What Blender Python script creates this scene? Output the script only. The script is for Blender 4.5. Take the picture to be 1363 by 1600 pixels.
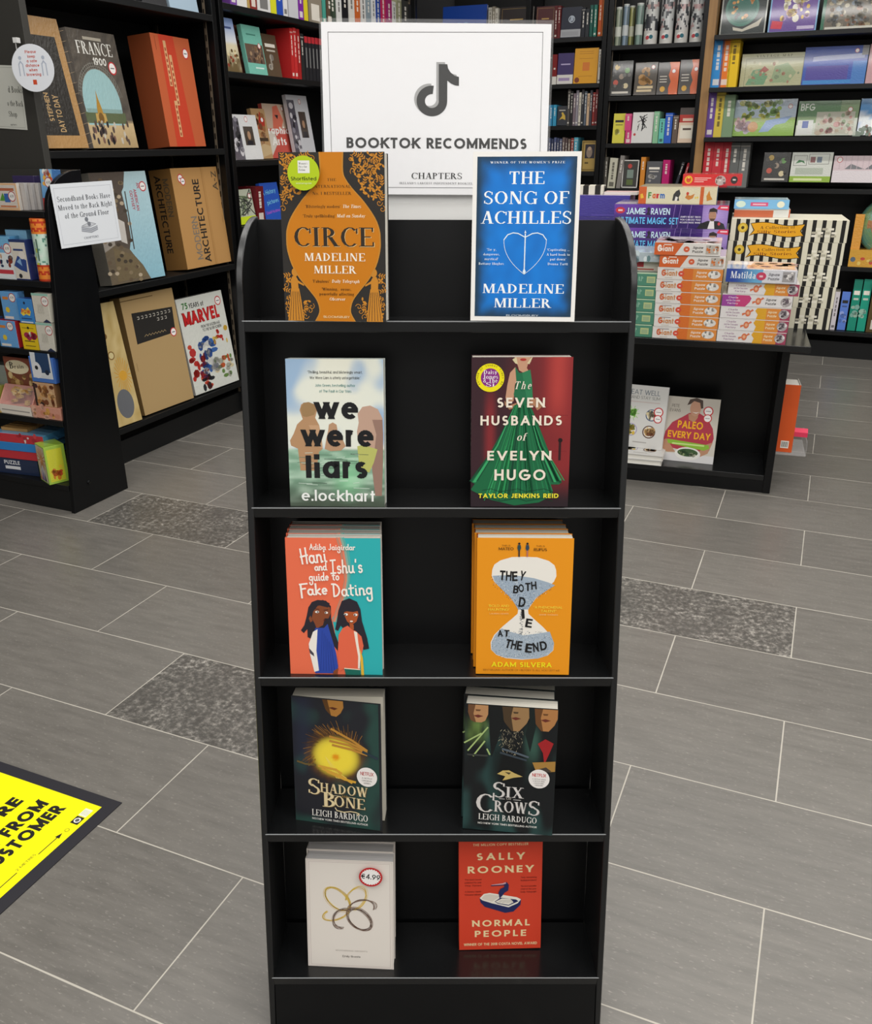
import bpy, math, random
from mathutils import Vector, Matrix, Euler, noise
from mathutils.geometry import tessellate_polygon
random.seed(7)
for o in list(bpy.data.objects): bpy.data.objects.remove(o)
SC = bpy.context.scene
COL = SC.collection
R = math.radians
# ------------------------------------------------------------------ camera
CAM_H = 1.27
cam_data = bpy.data.cameras.new('camera'); cam = bpy.data.objects.new('camera', cam_data); COL.objects.link(cam)
cam_data.sensor_fit = 'HORIZONTAL'; cam_data.sensor_width = 36.0
cam_data.lens = 36.0 * 1383.0 / 1363.0
cam_data.clip_start = 0.05; cam_data.clip_end = 60
cam.matrix_world = Matrix.Translation((0, 0, CAM_H)) @ Matrix.Rotation(R(90 - 22.657), 4, 'X') @ Matrix.Rotation(R(-0.36), 4, 'Z')
SC.camera = cam
# ------------------------------------------------------------------ colour management, world
vs = SC.view_settings
vs.view_transform = 'Standard'; vs.look = 'None'; vs.gamma = 1.0; vs.use_curve_mapping = False
vs.exposure = 0.0
world = bpy.data.worlds.new('shop_air'); SC.world = world; world.use_nodes = True
world.node_tree.nodes['Background'].inputs[0].default_value = (1.0, 0.97, 0.93, 1)
world.node_tree.nodes['Background'].inputs[1].default_value = 0.42
# shop axes: the fixtures and tiles stand at this angle to the camera
TH = R(-23.28); CT, ST = math.cos(TH), math.sin(TH)
def SH(u, v, z=0.0): return Vector((u * CT - v * ST, u * ST + v * CT, z))
# ------------------------------------------------------------------ ceiling lamps (unseen above the frame, stretched into long strips for edge glints)
def lamp(u, v, power, sx=7.4, sy=0.16, z=2.88):
    d = bpy.data.lights.new('unseen_ceiling_strip', 'AREA'); d.shape = 'RECTANGLE'; d.size = sx; d.size_y = sy
    d.energy = power; d.color = (1.0, 0.98, 0.95)
    o = bpy.data.objects.new('unseen_ceiling_strip', d); COL.objects.link(o)
    o.location = SH(u, v, z); o.rotation_euler = (0, 0, TH)
for (u, v, p) in [(1.0, v, 65) for v in (-1.8, -.5, .8, 2.1, 3.4, 4.7)]:
    lamp(u, v, p)
# ------------------------------------------------------------------ materials
def srgb(h):
    if not isinstance(h, str): return tuple(h[:3])
    c = [int(h[i:i + 2], 16) / 255 for i in (0, 2, 4)]
    return tuple(x / 12.92 if x <= .04045 else ((x + .055) / 1.055) ** 2.4 for x in c)
def new_mat(name):
    m = bpy.data.materials.new(name); m.use_nodes = True
    return m, m.node_tree, m.node_tree.nodes['Principled BSDF']
def print_mat(name, rough, coat=0.0, spec=.5, bump=0.0):
    m, nt, b = new_mat(name)
    a = nt.nodes.new('ShaderNodeVertexColor'); a.layer_name = 'Col'
    nt.links.new(a.outputs[0], b.inputs['Base Color'])
    b.inputs['Roughness'].default_value = rough; b.inputs['Coat Weight'].default_value = coat
    b.inputs['Coat Roughness'].default_value = .07; b.inputs['Specular IOR Level'].default_value = spec
    if bump:
        n = nt.nodes.new('ShaderNodeTexNoise'); n.inputs['Scale'].default_value = 28; n.inputs['Detail'].default_value = 3
        bp = nt.nodes.new('ShaderNodeBump'); bp.inputs['Strength'].default_value = bump; bp.inputs['Distance'].default_value = .01
        nt.links.new(n.outputs[0], bp.inputs['Height']); nt.links.new(bp.outputs[0], b.inputs['Normal'])
    return m
M_SATIN = print_mat('printed_card_satin', .42, 0, .35)
M_MATTE = print_mat('printed_paper_matte', .6, 0, .25)
M_WRAP = print_mat('shrink_wrapped_card', .34, .8, .4, .22)
def black_mat(name, base, rough, spec=.5, var=.06):
    m, nt, b = new_mat(name)
    n = nt.nodes.new('ShaderNodeTexNoise'); n.inputs['Scale'].default_value = 9; n.inputs['Detail'].default_value = 4
    r = nt.nodes.new('ShaderNodeMapRange'); r.inputs['To Min'].default_value = rough - var; r.inputs['To Max'].default_value = rough + var
    nt.links.new(n.outputs[0], r.inputs['Value']); nt.links.new(r.outputs[0], b.inputs['Roughness'])
    b.inputs['Base Color'].default_value = (*base, 1); b.inputs['Specular IOR Level'].default_value = spec
    return m
M_BLACK = black_mat('black_melamine', (.0032, .0035, .004), .30, .30)
M_GREY = black_mat('dark_grey_board', (.040, .038, .033), .5, .4)
M_BLACKSHELF = black_mat('black_shelf_board', (.006, .0064, .0068), .40, .36)
M_EDGE = black_mat('black_lacquered_edge', (.0075, .008, .0085), .2, .5, .01)
M_SIDE = black_mat('black_lacquered_side', (.006, .0065, .007), .36, .6, .02)
M_TRACK = black_mat('slotted_steel_track', (.10, .085, .07), .35, .5)
def floor_mat():
    m, nt, b = new_mat('grey_stone_tiles'); N = nt.nodes.new; L = nt.links.new
    def math_(op, a, bb=None, c=None):
        n = N('ShaderNodeMath'); n.operation = op
        for i, x in enumerate((a, bb, c)):
            if x is None: continue
            if isinstance(x, (int, float)): n.inputs[i].default_value = x
            else: L(x, n.inputs[i])
        return n.outputs[0]
    tc = N('ShaderNodeTexCoord'); sp = N('ShaderNodeSeparateXYZ'); L(tc.outputs['Object'], sp.inputs[0])
    P, LEN = .3016, .6035
    rowf = math_('DIVIDE', math_('SUBTRACT', sp.outputs[1], .1165), P)
    row = math_('FLOOR', rowf)
    odd = math_('MULTIPLY', math_('MODULO', math_('ADD', row, 40), 2), .5)
    colf = math_('ADD', math_('DIVIDE', math_('SUBTRACT', sp.outputs[0], -1.442), LEN), odd)
    col = math_('FLOOR', colf)
    fr = math_('FRACT', rowf); fc = math_('FRACT', colf)
    dr = math_('MULTIPLY', math_('MINIMUM', fr, math_('SUBTRACT', 1, fr)), P)
    dc = math_('MULTIPLY', math_('MINIMUM', fc, math_('SUBTRACT', 1, fc)), LEN)
    d = math_('MINIMUM', dr, dc)
    cv = N('ShaderNodeCombineXYZ'); L(row, cv.inputs[0]); L(col, cv.inputs[1])
    wn = N('ShaderNodeTexWhiteNoise'); wn.noise_dimensions = '2D'; L(cv.outputs[0], wn.inputs['Vector'])
    n4 = N('ShaderNodeTexNoise'); n4.inputs['Scale'].default_value = 9; L(tc.outputs['Object'], n4.inputs['Vector'])
    # streaks along the tile
    mp = N('ShaderNodeMapping'); L(tc.outputs['Object'], mp.inputs[0]); mp.inputs['Scale'].default_value = (9, 60, 1)
    ad = N('ShaderNodeVectorMath'); ad.operation = 'ADD'; L(mp.outputs[0], ad.inputs[0]); L(wn.outputs['Color'], ad.inputs[1])
    n1 = N('ShaderNodeTexNoise'); n1.inputs['Scale'].default_value = 1; n1.inputs['Detail'].default_value = 6; n1.inputs['Roughness'].default_value = .65; L(ad.outputs[0], n1.inputs['Vector'])
    mp2 = N('ShaderNodeMapping'); L(tc.outputs['Object'], mp2.inputs[0]); mp2.inputs['Scale'].default_value = (60, 170, 1)
    n2 = N('ShaderNodeTexNoise'); n2.inputs['Scale'].default_value = 1.5; n2.inputs['Detail'].default_value = 5; L(mp2.outputs[0], n2.inputs['Vector'])
    specks = math_('MULTIPLY', math_('SMOOTH_MIN', math_('MAXIMUM', math_('SUBTRACT', n2.outputs[0], .60), 0), .2, .05), .75)
    tone = math_('ADD', math_('MULTIPLY', n1.outputs[0], .115), math_('MULTIPLY', wn.outputs['Value'], .022))
    base = math_('ADD', math_('ADD', tone, .076), specks)
    # the three rough sparkling tiles
    def is_tile(r, c):
        e = math_('MULTIPLY', math_('COMPARE', row, r, .1), math_('COMPARE', col, c, .1)); return e
    rough_t = None
    for r, c in [(4, 0), (7, -1), (7, 2)]:
        e = is_tile(r, c); rough_t = e if rough_t is None else math_('MAXIMUM', rough_t, e)
    n3 = N('ShaderNodeTexNoise'); n3.inputs['Scale'].default_value = 62; n3.inputs['Detail'].default_value = 5; n3.inputs['Roughness'].default_value = .75; L(tc.outputs['Object'], n3.inputs['Vector'])
    sparkle = math_('MULTIPLY', math_('POWER', math_('MAXIMUM', math_('SUBTRACT', n3.outputs[0], .40), 0), 2.0), math_('ADD', math_('MULTIPLY', math_('POWER', n4.outputs[0], 2), 12), .35))
    rgh = math_('ADD', math_('MULTIPLY', base, .5), sparkle)
    mixv = N('ShaderNodeMix'); mixv.data_type = 'FLOAT'; L(rough_t, mixv.inputs[0]); L(base, mixv.inputs[2]); L(rgh, mixv.inputs[3])
    tint = N('ShaderNodeCombineColor')
    L(math_('MULTIPLY', mixv.outputs[0], 1.07), tint.inputs[0]); L(mixv.outputs[0], tint.inputs[1]); L(math_('MULTIPLY', mixv.outputs[0], .89), tint.inputs[2])
    grout = math_('LESS_THAN', d, math_('ADD', .0006, math_('MULTIPLY', n4.outputs[0], .0016)))
    mc = N('ShaderNodeMix'); mc.data_type = 'RGBA'; L(grout, mc.inputs[0]); L(tint.outputs[0], mc.inputs[6]); mc.inputs[7].default_value = (.47, .44, .38, 1)
    L(mc.outputs[2], b.inputs['Base Color'])
    rr = math_('ADD', math_('MULTIPLY', n1.outputs[0], .115), math_('ADD', math_('MULTIPLY', grout, .3), .27)); L(rr, b.inputs['Roughness'])
    b.inputs['Specular IOR Level'].default_value = .5
    h = math_('ADD', math_('MULTIPLY', math_('MULTIPLY', n3.outputs[0], rough_t), .5), math_('ADD', math_('MULTIPLY', n1.outputs[0], .12), math_('MULTIPLY', grout, -1)))
    bp = N('ShaderNodeBump'); bp.inputs['Strength'].default_value = .35; bp.inputs['Distance'].default_value = .0025; L(h, bp.inputs['Height']); L(bp.outputs[0], b.inputs['Normal'])
    return m
def wood_mat():
    m, nt, b = new_mat('oak_post_wood'); N = nt.nodes.new; L = nt.links.new
    tc = N('ShaderNodeTexCoord'); mp = N('ShaderNodeMapping'); mp.inputs['Scale'].default_value = (30, 30, 1.6); L(tc.outputs['Object'], mp.inputs[0])
    n = N('ShaderNodeTexNoise'); n.inputs['Scale'].default_value = 2; n.inputs['Detail'].default_value = 5; L(mp.outputs[0], n.inputs['Vector'])
    cr = N('ShaderNodeValToRGB'); cr.color_ramp.elements[0].color = (.24, .115, .035, 1); cr.color_ramp.elements[1].color = (.44, .25, .09, 1)
    L(n.outputs[0], cr.inputs[0]); L(cr.outputs[0], b.inputs['Base Color']); b.inputs['Roughness'].default_value = .45
    return m
def clear_mat(name, rough=.06, tint=(1, 1, 1), alpha=.12):
    m, nt, b = new_mat(name)
    b.inputs['Base Color'].default_value = (*tint, 1); b.inputs['Roughness'].default_value = rough; b.inputs['Alpha'].default_value = alpha
    b.inputs['Specular IOR Level'].default_value = .6
    return m
M_CLEAR = clear_mat('clear_plastic')
# ------------------------------------------------------------------ mesh builder
class MB:
    def __init__(s): s.v = []; s.f = []; s.c = []; s.m = []
    def face(s, pts, col, mat=0):
        n = len(s.v); s.v += [tuple(p) for p in pts]; s.f.append(tuple(range(n, n + len(pts))))
        if isinstance(col, list): s.c.append([srgb(c) for c in col])
        else: s.c.append([srgb(col)] * len(pts))
        s.m.append(mat)
    def box(s, x0, x1, y0, y1, z0, z1, col, mat=0, cols=None):
        # cols: dict of front(y0) back right left top bottom
        n = len(s.v)
        s.v += [(x0, y0, z0), (x1, y0, z0), (x1, y1, z0), (x0, y1, z0), (x0, y0, z1), (x1, y0, z1), (x1, y1, z1), (x0, y1, z1)]
        for k, q in (('front', (0, 1, 5, 4)), ('right', (1, 2, 6, 5)), ('back', (2, 3, 7, 6)), ('left', (3, 0, 4, 7)), ('top', (4, 5, 6, 7)), ('bottom', (3, 2, 1, 0))):
            s.f.append(tuple(n + i for i in q)); c = srgb((cols or {}).get(k, col)); s.c.append([c] * 4); s.m.append(mat)
        return s
    def prism(s, prof, x0, x1, col, mat=0, axis='x'):
        # extrude a (y,z) profile (counter-clockwise seen from +x) along x
        def P(x, p): return (x, p[0], p[1]) if axis == 'x' else (p[0], x, p[1])
        k = len(prof); n = len(s.v)
        s.v += [P(x0, p) for p in prof] + [P(x1, p) for p in prof]
        c = srgb(col)
        for i in range(k):
            j = (i + 1) % k; s.f.append((n + i, n + j, n + k + j, n + k + i)); s.c.append([c] * 4); s.m.append(mat)
        s.f.append(tuple(n + k - 1 - i for i in range(k))); s.c.append([c] * k); s.m.append(mat)
        s.f.append(tuple(n + k + i for i in range(k))); s.c.append([c] * k); s.m.append(mat)
        return s
    def lathe(s, prof, cx, cy, col, seg=28, mat=0, colfn=None):
        n = len(s.v); k = len(prof)
        for i in range(seg):
            a = 2 * math.pi * i / seg
            s.v += [(cx + r * math.cos(a), cy + r * math.sin(a), z) for r, z in prof]
        for i in range(seg):
            j = (i + 1) % seg
            for q in range(k - 1):
                s.f.append((n + i * k + q, n + j * k + q, n + j * k + q + 1, n + i * k + q + 1))
                c = srgb(colfn(i / seg, q) if colfn else col); s.c.append([c] * 4); s.m.append(mat)
        return s
    def art(s, a, o=(0, 0, 0), ex=(1, 0, 0), ey=(0, 0, 1), nrm=(0, -1, 0), mat=0, lift=.00015):
        o, ex, ey, nrm = Vector(o), Vector(ex), Vector(ey), Vector(nrm)
        for pts, col, lay in a.p:
            z = lift + lay * .00003
            s.face([o + ex * p[0] + ey * p[1] + nrm * z for p in pts], col, mat)
        return s
    def mesh(s, name, mats):
        me = bpy.data.meshes.new(name); me.from_pydata(s.v, [], s.f)
        ca = me.color_attributes.new('Col', 'FLOAT_COLOR', 'CORNER')
        buf = []
        for c in s.c:
            for q in c: buf += [q[0], q[1], q[2], 1.0]
        ca.data.foreach_set('color', buf)
        for m in mats: me.materials.append(m)
        me.polygons.foreach_set('material_index', s.m)
        me.update()
        return me
def link(name, me, parent=None, loc=(0, 0, 0), rot=(0, 0, 0)):
    o = bpy.data.objects.new(name, me); COL.objects.link(o); o.parent = parent
    o.location = loc; o.rotation_euler = rot
    return o
def obj(name, mb, mats, parent=None, loc=(0, 0, 0), rot=(0, 0, 0), bevel=0):
    if not isinstance(mats, (list, tuple)): mats = [mats]
    o = link(name, mb.mesh(name, mats), parent, loc, rot)
    if bevel:
        b = o.modifiers.new('bevel', 'BEVEL'); b.width = bevel; b.segments = 3; b.limit_method = 'ANGLE'; b.harden_normals = True
        o.data.polygons.foreach_set('use_smooth', [True] * len(o.data.polygons))
    return o
def tag(o, label, cat, group=None):
    o['label'] = label; o['category'] = cat
    if group: o['group'] = group
    return o
def thing(name, label, cat, loc, rot=(0, 0, 0), group=None):
    return tag(link(name, None, None, loc, rot), label, cat, group)
def struct(name, mb, mats, loc=(0, 0, 0), rot=(0, 0, 0)):
    o = obj(name, mb, mats, None, loc, rot); o['kind'] = 'structure'; return o
def dup(root, loc, rot, label, group=None):
    r = root.copy(); COL.objects.link(r); r.location = loc; r.rotation_euler = rot; r['label'] = label
    if group: r['group'] = group
    for ch in list(root.children):
        c = ch.copy(); COL.objects.link(c); c.parent = r
        for g in ch.children:
            d = g.copy(); COL.objects.link(d); d.parent = c
    return r
# ------------------------------------------------------------------ lettering
_gc = {}
# a plain geometric lettering drawn from centre lines: width, strokes in (0..1, cap height 1)
def AR(cx, cy, rx, ry, a0, a1, n=12): return [(cx + rx * math.cos(R(a0 + (a1 - a0) * k / n)), cy + ry * math.sin(R(a0 + (a1 - a0) * k / n))) for k in range(n + 1)]
_O = AR(.5, .34, .5, .34, 0, 360, 20)
_BASE, _TOP = [(0, 0), (1, 0)], [(0, 1), (1, 1)]
_ST = [(0, 0), (0, 1)]
SANS = {
 'A': (.80, [[(0, 0), (.5, 1)], [(1, 0), (.5, 1)], [(.18, .30), (.82, .30)]]), 'B': (.60, [_ST, [(0, 1), (.5, 1)] + AR(.5, .765, .42, .235, 90, -90) + [(0, .53)], [(.5, .53)] + AR(.55, .265, .45, .265, 90, -90) + [(0, 0)]]),
 'C': (.80, [AR(.58, .5, .58, .5, 48, 312, 18)]), 'D': (.76, [_ST, [(0, 1), (.4, 1)] + AR(.4, .5, .6, .5, 90, -90) + [(0, 0)]]),
 'E': (.52, [_ST, _TOP, [(0, .52), (.92, .52)], _BASE]), 'F': (.50, [_ST, _TOP, [(0, .5), (.9, .5)]]), 'G': (.88, [AR(.54, .5, .54, .5, 48, 352, 18) + [(1, .46), (.56, .46)]]),
 'H': (.72, [_ST, [(1, 0), (1, 1)], [(0, .52), (1, .52)]]), 'I': (0, [_ST]), 'J': (.42, [[(1, 1), (1, .25)] + AR(.5, .25, .5, .25, 0, -165)]),
 'K': (.68, [_ST, [(0, .40), (.95, 1)], [(1, 0), (.30, .60)]]), 'L': (.48, [_ST, _BASE]), 'M': (.92, [_ST, [(1, 0), (1, 1)], [(.5, .12), (0, 1)], [(.5, .12), (1, 1)]]),
 'N': (.76, [_ST, [(1, 0), (1, 1)], [(1, 0), (0, 1)]]), 'O': (.96, [AR(.5, .5, .5, .5, 0, 360, 26)]), 'P': (.58, [_ST, [(0, 1), (.5, 1)] + AR(.5, .73, .5, .27, 90, -90) + [(0, .46)]]),
 'Q': (.96, [AR(.5, .5, .5, .5, 0, 360, 26), [(1, -.05), (.6, .3)]]), 'R': (.60, [_ST, [(0, 1), (.5, 1)] + AR(.5, .73, .46, .27, 90, -90) + [(0, .46)], [(1, 0), (.42, .46)]]),
 'S': (.54, [AR(.5, .74, .46, .26, 38, 262, 10) + AR(.5, .26, .5, .26, 82, -145, 10)]), 'T': (.60, [[(.5, 0), (.5, 1)], _TOP]), 'U': (.70, [[(0, 1), (0, .36)] + AR(.5, .36, .5, .36, 180, 360) + [(1, 1)]]),
 'V': (.78, [[(.5, 0), (0, 1)], [(.5, 0), (1, 1)]]), 'W': (1.14, [[(.26, 0), (0, 1)], [(.26, 0), (.5, 1)], [(.74, 0), (.5, 1)], [(.74, 0), (1, 1)]]), 'X': (.72, [[(0, 0), (1, 1)], [(1, 0), (0, 1)]]),
 'Y': (.70, [[(.5, 0), (.5, .46)], [(.5, .42), (0, 1)], [(.5, .42), (1, 1)]]), 'Z': (.62, [_TOP, [(0, 0), (1, 1)], _BASE]),
 'a': (.58, [_O, [(1, 0), (1, .68)]]), 'b': (.58, [_ST, _O]), 'c': (.52, [AR(.58, .34, .58, .34, 48, 312)]), 'd': (.58, [_O, [(1, 0), (1, 1)]]), 'e': (.58, [[(0, .36), (1, .36)], AR(.5, .34, .5, .34, 4, 315, 16)]),
 'f': (.34, [[(.42, 0), (.42, .78)] + AR(.88, .78, .46, .22, 180, 85, 6), [(0, .63), (.95, .63)]]), 'g': (.58, [_O, [(1, .68), (1, -.08)] + AR(.5, -.08, .5, .22, 0, -160)]),
 'h': (.50, [_ST, [(0, .36)] + AR(.5, .38, .5, .30, 180, 0) + [(1, 0)]]), 'i': (0, [[(0, 0), (0, .62)], [(0, 1.03), (0, 1.07)]]), 'j': (.12, [[(1, .62), (1, -.15)], [(1, 1.03), (1, 1.07)]]), 'k': (.50, [_ST, [(0, .26), (.95, .68)], [(1, 0), (.3, .42)]]),
 'l': (0, [_ST]), 'm': (.88, [[(0, 0), (0, .68)], [(0, .38)] + AR(.25, .40, .25, .28, 180, 0) + [(.5, 0)], [(.5, .38)] + AR(.75, .40, .25, .28, 180, 0) + [(1, 0)]]), 'n': (.50, [[(0, 0), (0, .68)], [(0, .36)] + AR(.5, .38, .5, .30, 180, 0) + [(1, 0)]]),
 'o': (.60, [_O]), 'p': (.58, [[(0, -.3), (0, .68)], _O]), 'q': (.58, [_O, [(1, -.3), (1, .68)]]), 'r': (.32, [[(0, 0), (0, .68)], [(0, .36)] + AR(.62, .38, .62, .29, 180, 62, 7)]),
 's': (.40, [AR(.5, .51, .46, .17, 38, 262, 9) + AR(.5, .17, .5, .17, 82, -145, 9)]), 't': (.32, [[(.46, 0), (.46, .95)], [(0, .66), (1, .66)]]), 'u': (.50, [[(0, .68), (0, .30)] + AR(.5, .30, .5, .30, 180, 360) + [(1, .30)], [(1, 0), (1, .68)]]),
 'v': (.54, [[(.5, 0), (0, .68)], [(.5, 0), (1, .68)]]), 'w': (.86, [[(.25, 0), (0, .68)], [(.25, 0), (.5, .68)], [(.75, 0), (.5, .68)], [(.75, 0), (1, .68)]]), 'x': (.52, [[(0, 0), (1, .68)], [(1, 0), (0, .68)]]), 'y': (.54, [[(.5, 0), (0, .68)], [(.28, -.30), (1, .68)]]), 'z': (.46, [[(0, .68), (1, .68)], [(0, 0), (1, .68)], _BASE]),
 '0': (.62, [AR(.5, .5, .5, .5, 0, 360, 22)]), '1': (.26, [[(1, 0), (1, 1)], [(0, .78), (1, 1)]]), '2': (.54, [AR(.5, .72, .5, .28, 165, -35, 10) + [(0, 0), (1, 0)]]), '4': (.60, [[(.76, 0), (.76, 1)], [(0, .28), (.76, 1)], [(0, .26), (1, .26)]]),
 '5': (.54, [[(.9, 1), (.18, 1), (.1, .56)] + AR(.48, .32, .52, .32, 110, -145, 10)]), '7': (.52, [_TOP, [(.25, 0), (1, 1)]]), '8': (.56, [AR(.5, .75, .42, .25, 0, 360, 16), AR(.5, .26, .5, .26, 0, 360, 16)]), '9': (.56, [AR(.5, .68, .5, .32, 0, 360, 18), [(.3, 0), (.97, .55)]]),
 '&': (.72, [[(1, 0), (.25, .72)] + AR(.45, .8, .24, .2, 200, -30, 8) + [(.2, .42)] + AR(.4, .24, .4, .24, 140, 330, 9) + [(.95, .42)]]), '€': (.62, [AR(.62, .5, .5, .5, 48, 312, 14), [(0, .6), (.8, .6)], [(0, .42), (.8, .42)]]),
 '.': (0, [[(0, 0), (0, .04)]]), ',': (.1, [[(0, -.15), (1, .06)]]), "'": (0, [[(0, .75), (0, 1)]]), '"': (.14, [[(0, .75), (0, 1)], [(1, .75), (1, 1)]]), '-': (.3, [[(0, .38), (1, .38)]]), '/': (.4, [[(0, 0), (1, 1)]]), ' ': (.26, []),
}
def sans_tris(txt, bold=0.0, track=1.0):
    k = (txt, bold, track)
    if k in _gc: return _gc[k]
    w = .115 + 2.6 * bold; out = []; x = 0.0
    for ch in txt:
        W, strokes = SANS.get(ch, SANS[' ']); W = max(W + .35 * (w - .115), w)
        fx = lambda p: (x + w / 2 + p[0] * (W - w), w / 2 + p[1] * (1 - w))
        for s in strokes:
            P = [fx(p) for p in s]
            if len(P) == 2 and abs(P[0][1] - P[1][1]) > .15 and abs(P[0][0] - P[1][0]) > .02:
                (ax, ay), (bx, by) = P if P[0][1] < P[1][1] else P[::-1]
                h = w / 2 * math.hypot(bx - ax, by - ay) / (by - ay); m = (bx - ax) / (by - ay) * w / 2
                out.append([(ax - m - h, ay - w / 2), (ax - m + h, ay - w / 2), (bx + m + h, by + w / 2), (bx + m - h, by + w / 2)])
                continue
            n = len(P)
            for i in range(n - 1):
                a, b = Vector(P[i]), Vector(P[i + 1]); d = b - a
                if d.length < 1e-6: continue
                d.normalize(); q = Vector((-d.y, d.x)) * w / 2
                straight = n == 2
                e0 = w / 2 if straight else (0.0 if i == 0 else w * .22); e1 = w / 2 if straight else (0.0 if i == n - 2 else w * .22)
                if n > 2 and i == 0 and d.length and (abs(d.x) < .02 or abs(d.y) < .02): e0 = w / 2
                if n > 2 and i == n - 2 and (abs(d.x) < .02 or abs(d.y) < .02): e1 = w / 2
                a2, b2 = a - d * e0, b + d * e1
                out.append([tuple(a2 - q), tuple(b2 - q), tuple(b2 + q), tuple(a2 + q)])
        x += W + .10 + .05 * (w - .115) + (track - 1) * .6
    _gc[k] = out
    return out
def band(cx, cy, rx, ry, a0, a1, tx, ty, n=10):
    o, i_ = [], []
    for k in range(n + 1):
        a = R(a0 + (a1 - a0) * k / n)
        o.append((cx + rx * math.cos(a), cy + ry * math.sin(a))); i_.append((cx + (rx - tx) * math.cos(a), cy + (ry - ty) * math.sin(a)))
    return [[o[k], o[k + 1], i_[k + 1], i_[k]] for k in range(n)]
T_, t_ = .15, .055
def _V(x, y0, y1, sb=1, st=1, T=T_, sw=.15):
    q = [[(x - T / 2, y0), (x + T / 2, y0), (x + T / 2, y1), (x - T / 2, y1)]]
    if sb: q.append([(x - sw, y0), (x + sw, y0), (x + sw, y0 + .04), (x - sw, y0 + .04)])
    if st: q.append([(x - sw, y1 - .04), (x + (sw if st == 1 else 0), y1 - .04), (x + (sw if st == 1 else 0), y1), (x - sw, y1)])
    return q
def _H(x0, x1, y, t=t_): return [[(x0, y - t / 2), (x1, y - t / 2), (x1, y + t / 2), (x0, y + t / 2)]]
def _D(x0, y0, x1, y1, t): return [[(x0, y0), (x0 + t, y0), (x1 + t, y1), (x1, y1)]]
def _S(x, y, w=.15, up=1): return [[(x - w, y), (x + w, y), (x + w, y + .04 * up), (x - w, y + .04 * up)]]
def _B(x, y0, y1, w=.06): return [[(x - w / 2, y0), (x + w / 2, y0), (x + w / 2, y1), (x - w / 2, y1)]]
def _A(cx, cy, rx, ry, a0, a1, tx=T_, ty=t_): return band(cx, cy, rx, ry, a0, a1, tx, ty)
X = .66
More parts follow.
